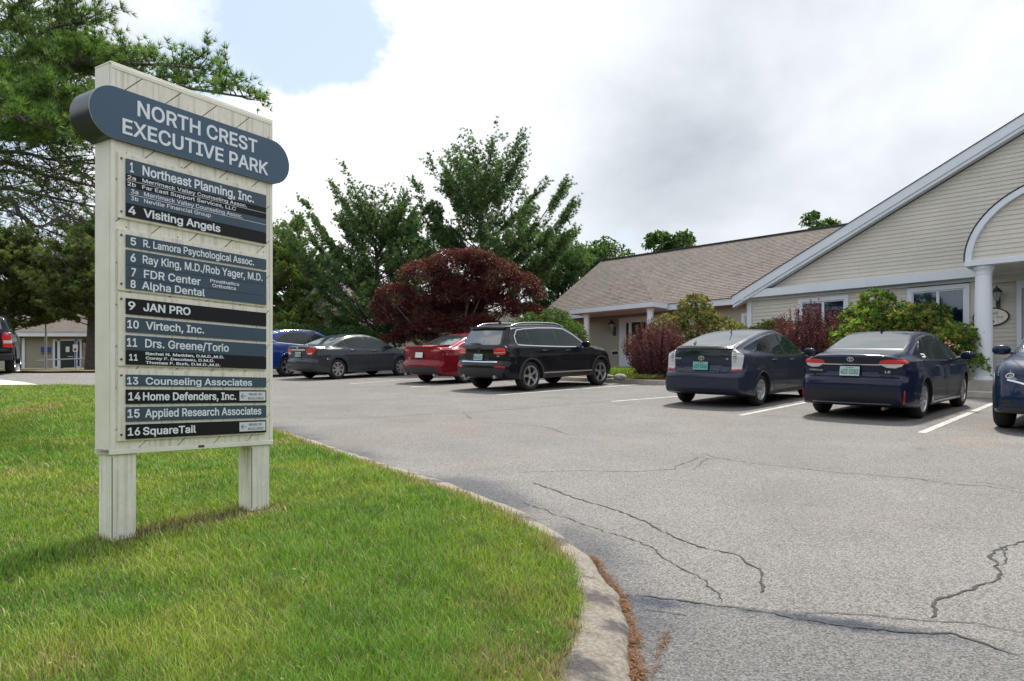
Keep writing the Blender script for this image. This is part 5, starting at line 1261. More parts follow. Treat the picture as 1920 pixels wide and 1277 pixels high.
# ================================================================== offices
def bbox(name, s0, s1, d0, d1, z0, z1, m, parent, bevel=None):
    q = MB(); q.box((s0, d0, z0), (s1, d1, z1), B); return q.build(name, m, parent, bevel=bevel)
def fix(o):
    import bmesh
    bm = bmesh.new(); bm.from_mesh(o.data); bmesh.ops.recalc_face_normals(bm, faces=bm.faces); bm.to_mesh(o.data); bm.free(); return o
def siding_wall(name, s_of_z, d, z0, z1, m, parent, exp=.102, holes=(), lap=.014, T=B, axis=None):
    """lapped courses; s_of_z(z) -> (s0, s1) clear span; holes (s0, s1, z0, z1)"""
    q = MB(); z = z0
    while z < z1 - .01:
        zt_ = min(z + exp, z1); zm = (z + zt_) / 2; spans = [s_of_z(zt_ if not callable(holes) else zm)]
        a, b = spans[0]; segs = [(a, b)]
        for (h0, h1, k0, k1) in holes:
            if zt_ > k0 + .02 and z < k1 - .02:
                ns = []
                for (p0, p1) in segs:
                    if h1 <= p0 or h0 >= p1: ns.append((p0, p1)); continue
                    if p0 < h0: ns.append((p0, h0))
                    if p1 > h1: ns.append((h1, p1))
                segs = ns
        lo = s_of_z(z)
        for (p0, p1) in segs:
            if p1 - p0 < .02: continue
            a0 = lo[0] if p0 == a else p0; b0 = lo[1] if p1 == b else p1
            q.quad(T(a0, d - lap, z), T(b0, d - lap, z), T(p1, d, zt_), T(p0, d, zt_))
            q.quad(T(a0, d, z), T(b0, d, z), T(b0, d - lap, z), T(a0, d - lap, z))
        z += exp
    o = q.build(name, m, parent); o['kind'] = 'stuff'; return o
# shingle roof material: tabs and mottled courses in object space set per roof
def shingle_mat(name, c1, c2, c3):
    m = bpy.data.materials.new(name); m.use_nodes = True; t = m.node_tree; p = t.nodes['Principled BSDF']
    uv = t.nodes.new('ShaderNodeUVMap'); br = t.nodes.new('ShaderNodeTexBrick'); t.links.new(uv.outputs[0], br.inputs['Vector'])
    br.inputs['Scale'].default_value = 1.0; br.inputs['Brick Width'].default_value = .30; br.inputs['Row Height'].default_value = .143; br.inputs['Mortar Size'].default_value = .012
    br.inputs['Color1'].default_value = (*c1, 1); br.inputs['Color2'].default_value = (*c2, 1); br.inputs['Mortar'].default_value = (*[v * .45 for v in c1], 1); br.offset = .37; br.squash = 1.0
    nz = t.nodes.new('ShaderNodeTexNoise'); nz.inputs['Scale'].default_value = 5; nz.inputs['Detail'].default_value = 6; t.links.new(uv.outputs[0], nz.inputs['Vector'])
    nz2 = t.nodes.new('ShaderNodeTexNoise'); nz2.inputs['Scale'].default_value = .5; nz2.inputs['Detail'].default_value = 4; t.links.new(uv.outputs[0], nz2.inputs['Vector'])
    ml = t.nodes.new('ShaderNodeMix'); ml.data_type = 'RGBA'; mr = t.nodes.new('ShaderNodeMapRange'); t.links.new(nz.outputs[0], mr.inputs[0]); mr.inputs[1].default_value = .42; mr.inputs[2].default_value = .62
    t.links.new(mr.outputs[0], ml.inputs[0]); t.links.new(br.outputs[0], ml.inputs[6]); ml.inputs[7].default_value = (*c3, 1)
    mr2 = t.nodes.new('ShaderNodeMapRange'); t.links.new(nz2.outputs[0], mr2.inputs[0]); mr2.inputs[1].default_value = .3; mr2.inputs[2].default_value = .7; mr2.inputs[3].default_value = .9; mr2.inputs[4].default_value = 1.1
    vs = t.nodes.new('ShaderNodeVectorMath'); vs.operation = 'SCALE'; t.links.new(ml.outputs[2], vs.inputs[0]); t.links.new(mr2.outputs[0], vs.inputs['Scale'])
    t.links.new(vs.outputs[0], p.inputs['Base Color']); p.inputs['Roughness'].default_value = .9
    bp = t.nodes.new('ShaderNodeBump'); bp.inputs['Strength'].default_value = .5; bp.inputs['Distance'].default_value = .01; t.links.new(br.outputs['Fac'], bp.inputs['Height']); bp.invert = True; t.links.new(bp.outputs[0], p.inputs['Normal'])
    return m
M['shingle'] = shingle_mat('brown_shingle', (.205, .165, .138), (.110, .092, .080), (.170, .152, .135))
def roof_face(q, P, uvs):
    """P corner points: eave-left, eave-right, ridge-right, ridge-left (3 or 4); stepped shingle courses between"""
    e0, e1 = Vector(P[0]), Vector(P[1]); r1, r0 = Vector(P[2]), Vector(P[-1])
    n = max(1, int(((r0 - e0).length + (r1 - e1).length) / 2 / .143)); nrm = (e1 - e0).cross(r0 - e0).normalized()
    if nrm.z < 0: nrm = -nrm
    ex = (e1 - e0).normalized(); upv = nrm.cross(ex); upv = upv if upv.z > 0 else -upv
    for k in range(n):
        a0, a1 = k / n, (k + 1) / n
        A, Bq, Cq, Dq = e0.lerp(r0, a0), e1.lerp(r1, a0), e1.lerp(r1, a1), e0.lerp(r0, a1)
        q.quad(A + nrm * .012, Bq + nrm * .012, Cq, Dq); uvs.append([((p_ - e0).dot(ex), (p_ - e0).dot(upv)) for p_ in (A, Bq, Cq, Dq)])
        q.quad(A, Bq, Bq + nrm * .012, A + nrm * .012); uvs.append([(0, 0)] * 4)
def roof(name, faces, parent, m=None):
    q = MB(); uvs = []
    for P in faces: roof_face(q, P, uvs)
    me = q.mesh(name); uv = me.uv_layers.new(name='UVMap'); k = 0
    for f in uvs:
        for p_ in f: uv.data[k].uv = p_; k += 1
    o = link(name, me, parent, m or M['shingle']); return o
def column(s_, d_, z0, z1, r_, parent):
    cx_, cy_, _ = B(s_, d_, 0); T = lambda x, y, z: (cx_ + x, cy_ + y, z); c = empty('column'); c.parent = parent
    q = MB(); q.lathe([(r_ * .99, z0 + .09), (r_, z0 + .8), (r_ * .97, z0 + 1.4), (r_ * .88, z1 - .20), (r_ * .87, z1 - .16)], 28, T); q.build('shaft', M['wcol'], c, smooth=60)
    q = MB(); q.lathe([(0, z0), (r_ * 1.30, z0), (r_ * 1.30, z0 + .035), (r_ * 1.22, z0 + .05), (r_ * 1.16, z0 + .085), (r_ * 1.0, z0 + .10)], 28, T); q.build('base', M['wcol'], c, smooth=40)
    q = MB(); q.lathe([(r_ * .90, z1 - .20), (r_ * .95, z1 - .17), (r_ * .92, z1 - .13), (r_ * 1.05, z1 - .08), (r_ * 1.18, z1 - .05), (r_ * 1.18, z1 - .004), (0, z1 - .004)], 28, T); q.build('capital', M['wcol'], c, smooth=40)
def window(name, s0, s1, z0, z1, d, parent, mull=1, trim=.11, blind=True):
    wn = empty(name); wn.parent = parent; d1 = d - .045
    for nm, a in (('frame', (s0, s1, d1, d, z1 - trim, z1)), ('frame', (s0, s1, d1, d, z0, z0 + trim)), ('frame', (s0, s0 + trim, d1, d, z0 + trim, z1 - trim)), ('frame', (s1 - trim, s1, d1, d, z0 + trim, z1 - trim))):
        bbox(nm, *a, M['wtrim'], wn)
    n = mull + 1; iw = (s1 - s0 - 2 * trim)
    for k in range(n):
        a, b = s0 + trim + iw * k / n, s0 + trim + iw * (k + 1) / n; f = .035
        for q_ in ((a, b, z1 - trim - f, z1 - trim - .001), (a, b, z0 + trim + .001, z0 + trim + f), (a, a + f, z0 + trim + f, z1 - trim - f), (b - f, b, z0 + trim + f, z1 - trim - f)):
            bbox('sash', q_[0] + .001, q_[1] - .001, d - .02, d + .01, q_[2], q_[3], M['wtrim'], wn)
        bbox('pane', a + f, b - f, d + .0, d + .004, z0 + trim + f, z1 - trim - f, M['wglass'], wn)
        if blind:
            q = MB(); z = z0 + trim
            while z < z1 - trim - .03: q.quad(B(a, d + .03, z), B(b, d + .03, z), B(b, d + .055, z + .028), B(a, d + .055, z + .028)); z += .034
            o = q.build('blind', M['blind'], wn); o['kind'] = 'stuff'
    bbox('backing', s0 + .02, s1 - .02, d + .07, d + .08, z0 + .02, z1 - .02, M['darkwell2'], wn)
M['darkwell2'] = mat('dark_room', (.015, .018, .02), .9)
gm_ = bpy.data.materials.new('window_pane'); gm_.use_nodes = True; t = gm_.node_tree; t.nodes.clear()
o_ = t.nodes.new('ShaderNodeOutputMaterial'); g1 = t.nodes.new('ShaderNodeBsdfGlossy'); g1.inputs['Roughness'].default_value = .03; tr = t.nodes.new('ShaderNodeBsdfTransparent'); tr.inputs[0].default_value = (.55, .72, .85, 1)
fr_ = t.nodes.new('ShaderNodeFresnel'); fr_.inputs[0].default_value = 1.7; ms = t.nodes.new('ShaderNodeMixShader'); t.links.new(fr_.outputs[0], ms.inputs[0]); t.links.new(tr.outputs[0], ms.inputs[1]); t.links.new(g1.outputs[0], ms.inputs[2]); t.links.new(ms.outputs[0], o_.inputs[0])
M['wglass'] = gm_
def lantern(s_, d_, z_, k=1.0, label=None, T=B):
    """wall lantern hanging on a bracket: backplate, arm, tapered cage, cap, finial"""
    e_ = empty('wall_lantern', T(s_, d_, z_)); cx_, cy_, _ = T(s_, d_ - .16 * k, 0); ox, oy, oz = e_.location
    P = lambda x, y, z: (x * k + cx_ - ox, y * k + cy_ - oy, z * k)
    q = MB(); q.box((s_ - .045 * k, d_ - .03, -.30 * k + z_), (s_ + .045 * k, d_ - .001, -.02 * k + z_), lambda a, b, c: tuple(Vector(T(a, b, c)) - e_.location)); q.build('backplate', M['lamp_metal'], e_, bevel=.008)
    q = MB(); a = Vector(T(s_, d_ - .02, z_ - .16 * k)) - e_.location; q.tube([a, Vector(P(0, 0, -.20)) + (a - Vector(P(0, 0, -.20))) * .4 + Vector((0, 0, -.06 * k)), P(0, 0, -.14)], .012 * k, 8); q.build('arm', M['lamp_metal'], e_)
    q = MB(); q.lathe([(.035, -.15), (.05, -.13), (.085, .03), (.085, .05)], 6, P); q.build('cage', M['lampglass'], e_)
    q = MB()
    for i in range(6):
        an = math.pi * i / 3; q.tube([P(.05 * math.cos(an), .05 * math.sin(an), -.13), P(.088 * math.cos(an), .088 * math.sin(an), .05)], .006 * k, 5)
    o = q.build('cage_bars', M['lamp_metal'], e_); o['kind'] = 'stuff'
    q = MB(); q.lathe([(.108, .045), (.112, .06), (.08, .10), (.055, .135), (.02, .155), (.018, .17), (.008, .20), (0, .21)], 14, P); q.build('cap', M['lamp_metal'], e_, smooth=40)
    return tag(e_, label, 'lamp')

# ---- gabled office on the right
DW = 21.4; FZ = .316
gb = empty('gabled_office', B(-6.5, DW, 0)); tag(gb, 'tan sided office with big white-edged gable and round arch over its porch', 'building')
gbi = gb.location.copy()
def reparent(root):
    """children were built in world space: keep them where they are"""
    for ch in root.children: ch.matrix_parent_inverse = Matrix.Translation(-root.location)
s_l, s_c, s_r = -10.59, -2.42, 5.75
z_ev, pitch = 2.92, .49; ridge_z = z_ev + (s_c - (-10.9)) * pitch
w1 = (BatD(1702, DW)[0], BatD(1818.5, DW)[0]); w2 = (BatD(1497, DW)[0], BatD(1592, DW)[0]); zw = 2.62
w1z = (1.25, (YH - 531) / FPX * BatD(1818.5, DW)[1]); w2z = (1.25, w1z[1] - .03)
dsx = BatD(1907, DW)[0]
holes = [(w1[0], w1[1], *w1z), (w2[0], w2[1], *w2z), (dsx, dsx + 2.2, 0, 2.75)]
siding_wall('lower_siding', lambda z: (s_l + .12, s_r - .12), DW, .16, 2.76, M['siding'], gb, holes=holes)
bbox('corner_board', s_l - .02, s_l + .125, DW - .045, DW + .12, .1, 2.76, M['wtrim'], gb); bbox('corner_board', s_r - .125, s_r + .02, DW - .045, DW + .12, .1, 2.76, M['wtrim'], gb)
bbox('frieze_board', s_l - .02, s_r + .02, DW - .05, DW + .1, 2.762, 2.84, M['wtrim'], gb)
bbox('band_board', s_l - .28, s_r + .28, DW - .24, DW + .05, 2.842, 3.06, M['wtrim'], gb)
siding_wall('gable_siding', lambda z: (max(-10.9 + (z - z_ev + .34) / pitch, s_l), min(2 * s_c + 10.9 - (z - z_ev + .34) / pitch, s_r)), DW - .03, 3.06, ridge_z - .36, M['siding'], gb)
bbox('wall_core', s_l + .02, s_r - .02, DW + .09, DW + 12, 0, 2.84, M['siding2'], gb)
# rake boards
def rake(name, off0, off1, d0, d1, m):
    for sg in (-1, 1):
        P = [(-10.95, z_ev - .0 - off1), (s_c, ridge_z - off1 + .025), (s_c, ridge_z - off0 + .025), (-10.95, z_ev - off0)]
        P = [(p_[0] if sg < 0 else 2 * s_c - p_[0], p_[1]) for p_ in P]
        q = MB(); q.prism(P, lambda p_: B(p_[0], d0, p_[1]), lambda p_: B(p_[0], d1, p_[1])); fix(q.build(name, m, gb))
rake('rake_fascia', 0, .245, DW - .29, DW - .25, M['wtrim']); rake('rake_moulding', .246, .335, DW - .262, DW - .03, M['wtrim']); rake('rake_soffit', .10, .13, DW - .25, DW, M['wtrim']); rake('drip_edge', -.022, -.001, DW - .31, DW - .2, M['edgeflash'])
bbox('eave_return', -10.95, s_l - .0, DW - .285, DW + .5, 2.78, 2.97, M['wtrim'], gb)
roof('roof', [(B(-11.0, DW - .28, z_ev - .01), B(-11.0, DW + 14, z_ev - .01), B(s_c, DW + 14, ridge_z + .03), B(s_c, DW - .28, ridge_z + .03)),
              (B(2 * s_c + 11.0, DW - .28, z_ev - .01), B(2 * s_c + 11.0, DW + 14, z_ev - .01), B(s_c, DW + 14, ridge_z + .03), B(s_c, DW - .28, ridge_z + .03))], gb)
window('window', *w1, *w1z, DW, gb); window('window', *w2, *w2z, DW, gb)
for ch in gb.children: pass
# porch: arch, beam, soffit, columns, slab
PD = 19.5; A_, B_ = 2.05, 1.655; az = 2.99
def arc(a_, b_, n=36, k=1): return [(s_c - a_ * math.cos(math.pi * i / n), az + b_ * math.sin(math.pi * i / n)) for i in range(n + 1)]
q = MB(); o1, o2 = arc(A_, B_), arc(A_ - .125, B_ - .125)
for i in range(36):
    q.quad(B(o1[i][0], PD, o1[i][1]), B(o1[i + 1][0], PD, o1[i + 1][1]), B(o2[i + 1][0], PD, o2[i + 1][1]), B(o2[i][0], PD, o2[i][1]))
    q.quad(B(o2[i][0], PD, o2[i][1]), B(o2[i + 1][0], PD, o2[i + 1][1]), B(o2[i + 1][0], PD + .12, o2[i + 1][1]), B(o2[i][0], PD + .12, o2[i][1]))
q.build('arch_band', M['wtrim'], gb, smooth=30)
q = MB(); o3 = arc(A_ + .03, B_ + .03)
for i in range(36): q.quad(B(o3[i][0], PD - .02, o3[i][1]), B(o3[i + 1][0], PD - .02, o3[i + 1][1]), B(o3[i + 1][0], DW, o3[i + 1][1]), B(o3[i][0], DW, o3[i][1])); q.quad(B(o1[i][0], PD - .001, o1[i][1]), B(o1[i + 1][0], PD - .001, o1[i + 1][1]), B(o3[i + 1][0], PD - .02, o3[i + 1][1]), B(o3[i][0], PD - .02, o3[i][1]))
q.build('arched_roof', M['edgeflash'], gb, smooth=60)
def archspan(z):
    v = max(0, 1 - ((z - az) / (B_ - .125)) ** 2); h = (A_ - .125) * math.sqrt(v); return (s_c - h, s_c + h)
siding_wall('arch_siding', archspan, PD + .10, az, az + B_ - .14, M['siding'], gb)
bbox('porch_beam', s_c - A_, s_c + A_, PD - .03, PD + .16, 2.862, 2.985, M['wtrim'], gb, bevel=.008); bbox('porch_beam', s_c - A_, s_c - A_ + .12, PD + .161, DW - .25, 2.862, 2.985, M['wtrim'], gb); bbox('porch_beam', s_c + A_ - .12, s_c + A_, PD + .161, DW - .25, 2.862, 2.985, M['wtrim'], gb)
bbox('porch_ceiling', s_c - A_ + .121, s_c + A_ - .121, PD + .161, DW - .02, 2.88, 2.93, M['soffit'], gb)
bbox('porch_frieze', s_c - A_ + .05, s_c + A_ - .05, DW - .075, DW - .052, 2.68, 2.879, M['soffit'], gb)
for cs in (-4.15, -.69): column(cs, PD + .22, FZ, 2.86, .185, gb)
# storm door, sidelights, trim
bbox('door_trim', dsx, dsx + .10, DW - .06, DW + .05, FZ, 2.68, M['wtrim'], gb); bbox('door_trim', dsx + .101, dsx + 2.0, DW - .06, DW + .05, 2.50, 2.68, M['wtrim'], gb); bbox('door_trim', dsx + 1.9, dsx + 2.0, DW - .06, DW + .05, FZ, 2.499, M['wtrim'], gb)
for a, b in ((dsx + .11, dsx + .55), (dsx + .60, dsx + 1.45), (dsx + 1.50, dsx + 1.89)):
    dr = bbox('glazed_door', a, b, DW - .02, DW + .03, FZ + .01, 2.495, M['doorw'], gb); bbox('glass_pane', a + .08, b - .08, DW - .026, DW - .021, FZ + .25, 2.38, M['glassb'], dr)
reparent(gb)
for e_ in gb.children:
    pass
slab = bbox('porch_slab', s_c - A_ - .25, s_c + A_ + .3, PD - .12, DW + .05, -.25, FZ, M['concrete'], None, bevel=.012); tag(slab, kind='structure', label='raised concrete porch slab under the white column')
lantern(BatD(1872, DW)[0], DW - .01, (YH - 557) / FPX * BatD(1872, DW)[1] + .05, 1.05, 'green-grey wall lantern above the oval sign by the porch column')
# oval sign
ov = empty('oval_wall_sign'); so0, so1 = BatD(1823, DW - .05)[0], BatD(1893, DW - .05)[0]; oc, oa = (so0 + so1) / 2, (so1 - so0) / 2
Yo = BatD(1858, DW - .05)[1]; zo = (YH - 594.5) / FPX * Yo; ob = 17.5 / FPX * Yo; ov.location = B(oc, DW, zo); tag(ov, 'cream oval sign with dark red rim and script lettering behind the column', 'sign')
def oval(a, b, n=40): return [(oc + a * math.cos(2 * math.pi * i / n), zo + b * math.sin(2 * math.pi * i / n)) for i in range(n)]
q = MB(); q.prism(oval(oa, ob), lambda p_: B(p_[0], DW - .016, p_[1]), lambda p_: B(p_[0], DW - .05, p_[1])); fix(q.build('rim', mat('maroon_rim', (.06, .012, .015), .4), ov))
q = MB(); q.prism(oval(oa - .035, ob - .03), lambda p_: B(p_[0], DW - .04, p_[1]), lambda p_: B(p_[0], DW - .055, p_[1])); fix(q.build('face', M['cream'], ov))
fo = lambda a, b, l_: B(a, DW - .0562 - l_, b); dk = mat('dark_script', (.03, .02, .02), .5)
text_obj('lettering', 'will', oc + .02, oc + oa * .42, zo + .05, zo + .13, fo, dk, ov, .0, 'l', shear=.35); text_obj('lettering', 'al Group', oc + .02, oc + oa * .66, zo - .03, zo + .02, fo, dk, ov, .0, 'l', shear=.3)
q = MB(); q.prism([(oc - .01 + .09 * math.cos(a_ * math.pi / 9), zo - .11 + .045 * math.sin(a_ * math.pi / 9)) for a_ in range(18)], lambda p_: B(p_[0], DW - .0555, p_[1]), lambda p_: B(p_[0], DW - .058, p_[1])); fix(q.build('badge', dk, ov))
for ch in ov.children: ch.matrix_parent_inverse = Matrix.Translation(-ov.location)

# ---- long office behind, with hipped porch
D2 = 26.5; z2 = 3.54
lb = empty('long_office', B(-16, D2, 1)); tag(lb, 'long beige office with brown shingle roof and small hipped porch on two columns', 'building')
dd = lambda px_: BatD(px_, D2)[0]
ds0, ds1 = dd(1162), dd(1240)
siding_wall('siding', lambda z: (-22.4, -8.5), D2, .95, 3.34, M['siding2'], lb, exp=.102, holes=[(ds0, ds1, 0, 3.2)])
bbox('wall_core', -22.4, -8.5, D2 + .05, D2 + 8.2, .6, 3.34, M['siding2'], lb)
bbox('fascia', -22.9, -7.0, 26.0, 26.04, 3.30, z2, M['wtrim'], lb); bbox('soffit', -22.9, -7.0, 26.041, D2, 3.34, 3.36, M['soffit'], lb)
rd, rz_ = 30.7, 6.62
roof('roof', [(B(-22.9, 25.95, z2), B(-5, 25.95, z2), B(-5, rd, rz_), B(-22.9, rd, rz_)), (B(-22.9, 2 * rd - 25.95, z2), B(-5, 2 * rd - 25.95, z2), B(-5, rd, rz_), B(-22.9, rd, rz_))], lb)
q = MB(); q.box((-22.9, rd - .10, rz_ + .005), (-5, rd + .10, rz_ + .035), B); q.build('ridge_cap', M['edgeflash'], lb)
q = MB(); q.prism([(26.0, z2 - .2), (rd, rz_ - .03), (2 * rd - 26.0, z2 - .2)], lambda p_: B(-22.6, p_[0], p_[1]), lambda p_: B(-22.4, p_[0], p_[1])); q.build('end_gable', M['siding2'], lb)
pa0, pa1, pf = -20.25, -16.18, 24.9; pm = (pa0 + pa1) / 2; pz = z2 + 2.035 * .745; pdm = pf + 2.035
roof('porch_roof', [(B(pa0, pf, z2), B(pa1, pf, z2), B(pm, pdm, pz), B(pm, pdm, pz)), (B(pa1, pf, z2), B(pa1, 26.0, z2), B(pm, 28.3, pz), B(pm, pdm, pz)), (B(pa0, 26.0, z2), B(pa0, pf, z2), B(pm, pdm, pz), B(pm, 28.3, pz))], lb)
bbox('porch_fascia', pa0, pa1, pf + .0, pf + .05, z2 - .19, z2 - .002, M['wtrim'], lb); bbox('porch_fascia', pa1 - .05, pa1, pf + .051, 25.99, z2 - .19, z2 - .002, M['wtrim'], lb); bbox('porch_fascia', pa0, pa0 + .05, pf + .051, 25.99, z2 - .19, z2 - .002, M['wtrim'], lb)
bbox('porch_ceiling', pa0 + .051, pa1 - .051, pf + .051, D2 - .02, z2 - .21, z2 - .18, M['soffit'], lb)
for px_ in (1100, 1219): column(BatD(px_, 25.2)[0], 25.2, .85, z2 - .21, .135, lb)
# entrance: white surround, sidelight, dark door
zf = 1.12; a, b, c, d_, e2, f2 = dd(1162), dd(1174.5), dd(1180), dd(1185), dd(1212), dd(1240)
bbox('door_surround', a, b, D2 - .05, D2 + .04, zf, 3.2, M['wcol'], lb); bbox('door_surround', b + .001, f2, D2 - .05, D2 + .04, 2.98, 3.2, M['wcol'], lb); bbox('door_surround', c, d_, D2 - .05, D2 + .04, zf, 2.979, M['wcol'], lb); bbox('door_surround', e2, f2, D2 - .05, D2 + .04, zf, 2.979, M['wcol'], lb)
bbox('sidelight', b + .001, c - .001, D2 - .01, D2 + .03, zf + .5, 2.978, M['darkdoor'], lb); bbox('sidelight_panel', b + .001, c - .001, D2 - .03, D2 + .03, zf, zf + .499, M['wcol'], lb)
dr = bbox('door', d_ + .001, e2 - .001, D2 - .01, D2 + .03, zf, 2.978, M['darkdoor'], lb)
bbox('mail_slot_frame', dd(1147.5), dd(1161), D2 - .04, D2 + .0, 1.66, 1.84, M['wtrim'], lb); bbox('mail_slot', dd(1148.6), dd(1160), D2 - .045, D2 - .041, 1.685, 1.815, M['darkdoor'], lb)
window('window', dd(1391), dd(1391) + 1.0, 2.0, 3.0, D2, lb, mull=0)
reparent(lb)
lantern(dd(1153), D2 - .01, (YH - 614) / FPX * BatD(1153, D2)[1] + .05, 1.35, 'black wall lantern beside the dark door of the hipped porch')

# ---- next office along, seen between the trees
ob_ = empty('far_office', B(-38, 25.4, 1)); tag(ob_, 'pale sided office with grey gable behind the left white pine', 'building')
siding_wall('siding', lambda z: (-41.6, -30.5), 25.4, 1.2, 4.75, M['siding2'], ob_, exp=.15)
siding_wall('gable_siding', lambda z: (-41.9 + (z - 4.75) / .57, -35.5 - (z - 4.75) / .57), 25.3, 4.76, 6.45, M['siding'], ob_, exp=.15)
for sg in (-1, 1):
    P = [(-42.3, 4.62), (-38.7, 6.67), (-38.7, 6.97), (-42.3, 4.92)]; P = [(p_[0] if sg < 0 else -77.4 - p_[0], p_[1]) for p_ in P]
    q = MB(); q.prism(P, lambda p_: B(p_[0], 25.0, p_[1]), lambda p_: B(p_[0], 25.3, p_[1])); fix(q.build('rake_board', M['wtrim'], ob_))
roof('gable_roof', [(B(-42.4, 24.9, 4.86), B(-42.4, 32, 4.86), B(-38.7, 32, 6.98), B(-38.7, 24.9, 6.98)), (B(-35.0, 24.9, 4.86), B(-35.0, 32, 4.86), B(-38.7, 32, 6.98), B(-38.7, 24.9, 6.98))], ob_)
roof('main_roof', [(B(-42, 25.0, 4.7), B(-34.5, 25.0, 4.7), B(-35.5, 27, 5.6), B(-42, 27, 5.6))], ob_)
bbox('wall_core', -41.6, -30.5, 25.45, 33, .8, 4.7, M['siding2'], ob_); bbox('frieze_board', -41.9, -35.4, 25.2, 25.38, 4.55, 4.75, M['wtrim'], ob_); s_ = BatD(735, 25.3)[0]; bbox('corner_board', s_ - .12, s_ + .12, 25.3, 25.41, 1.0, 4.6, M['wtrim'], ob_)
reparent(ob_)
# low office farther left with brown roof
lo_ = empty('low_office', (-19, 62, 2.0)); tag(lo_, 'low office with faded brown roof just right of the sign, above the blue SUV', 'building')
X0, X1 = at(505, 0, 60).x, at(600, 0, 60).x
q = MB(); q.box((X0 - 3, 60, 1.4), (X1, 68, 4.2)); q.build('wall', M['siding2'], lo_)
roof('roof', [((X0 - 3.5, 59.4, 4.2), (X1 + .5, 59.4, 4.2), (X1 - 2, 64, 6.0), (X0 - 1, 64, 6.0))], lo_)
q = MB(); q.box((X1 - 1.7, 59.95, 2.6), (X1 - .5, 59.99, 3.8)); q.build('window', M['glassb'], lo_)
reparent(lo_)

# ---- low beige building far left
FY = 55.0; fl = empty('beige_office', (at(90, 0, FY).x, FY, 1.75)); tag(fl, 'low beige office with dark glass door and blue wall panels behind the pickup', 'building')
def F_(px_, py_): p_ = at(px_, py_, FY); return p_.x, p_.z
def fbox(name, x0, y0, x1, y1, d0, d1, m, par=fl):
    (a, zt_), (b, zb_) = F_(x0, y0), F_(x1, y1); q = MB(); q.box((a, FY + d0, zb_), (b, FY + d1, zt_)); return q.build(name, m, par)
q = MB(); (a, t1), (b, t0) = F_(44, 632), F_(230, 694)
z = t0
while z < t1:
    q.quad((a, FY - .03, z), (b, FY - .03, z), (b, FY, z + .13), (a, FY, z + .13)); q.quad((a, FY, z), (b, FY, z), (b, FY - .03, z), (a, FY - .03, z)); z += .13
o = q.build('siding', mat('olive_beige_siding', (.30, .28, .21), .6), fl); o['kind'] = 'stuff'
fbox('wall_core', -60, 634, 230, 700, .05, 8, M['siding2'])
fbox('fascia', -60, 624, 232, 632, -.7, -.55, M['wtrim']); fbox('soffit', -60, 630, 232, 631.5, -.549, .0, M['soffit'])
(a, zt_), (b, _) = F_(-70, 624), F_(236, 0); roof('roof', [((a, FY - .75, zt_), (b, FY - .75, zt_), (b - 3, FY + 5, zt_ + 2.2), (a + 3, FY + 5, zt_ + 2.2))], fl)
fbox('corner_post', 42, 634, 47.5, 694, -.08, .0, M['wtrim']); fbox('window', 33, 634, 40, 690, -.05, .0, M['glassb'])
fbox('base_board', 48, 692, 98, 695, -.06, -.031, M['wtrim'])
for (x0, x1) in ((100, 104), (108.5, 113.5), (141, 146), (150.5, 154)): fbox('door_trim', x0, 636, x1, 694, -.07, -.031, M['wtrim'])
fbox('door_trim', 104.1, 636, 150.4, 639, -.07, -.031, M['wtrim'])
for (x0, x1) in ((104.1, 108.4), (146.1, 150.4)): fbox('sidelight', x0, 642, x1, 687, -.05, -.032, M['darkdoor']); fbox('sidelight_panel', x0, 687.1, x1, 694, -.06, -.032, M['wtrim'])
dr = fbox('door', 113.6, 639.1, 140.9, 694, -.05, -.032, M['darkdoor']); fbox('door_notice', 124, 650, 131, 660, -.056, -.051, M['swhite'], dr); fbox('door_bar', 128, 668, 139, 669.5, -.09, -.06, M['steel'], dr)
for i in range(4): fbox('blue_panel', 77.5 + i * 4.7, 651, 81.6 + i * 4.7, 661, -.06, -.032, M['sblue'])
fbox('small_lettering', 78, 662.5, 95, 664, -.06, -.032, M['darkdoor'])
reparent(fl)
lantern(at(163, 0, FY).x, FY, at(0, 645, FY).z, 1.7, 'small dark wall lantern right of the far left glass door', T=lambda a, b, c: (a, b, c))
# parking sign with blue square on a post
def L_at(px_, Y): x = (px_ - CX) / FPX * Y; return Vector((x, Y, float(L(x, Y))))
p_ = L_at(142, 51); e_ = empty('parking_sign', p_); tag(e_, 'small white parking sign with blue square on a thin post by the glass door', 'sign')
q = MB(); q.tube([(0, 0, -.1), (0, 0, 2.2)], .035, 8); q.build('post', M['sblue'], e_)
zc = at(0, 653, 51).z - p_.z; q = MB(); q.box((-.16, -.06, zc - .24), (.16, -.04, zc + .24)); q.build('panel', M['swhite'], e_); q = MB(); q.box((-.075, -.068, zc - .16), (.075, -.062, zc - .01)); q.build('blue_square', M['sblue'], e_)
# lamp pole
p_ = L_at(86, 47); e_ = empty('lamp_pole', p_); tag(e_, 'grey pole with dark cap standing before the far left office', 'pole'); zt_ = at(0, 603, 47).z - p_.z
q = MB(); q.tube([(0, 0, -.1), (0, 0, zt_)], [.075, .06], 10); q.build('pole', M['steel'], e_); q = MB(); q.lathe([(0, zt_ + .28), (.10, zt_ + .22), (.12, zt_ + .05), (.07, zt_), (0, zt_)], 12); q.build('lamp_head', M['darkdoor'], e_, smooth=40)
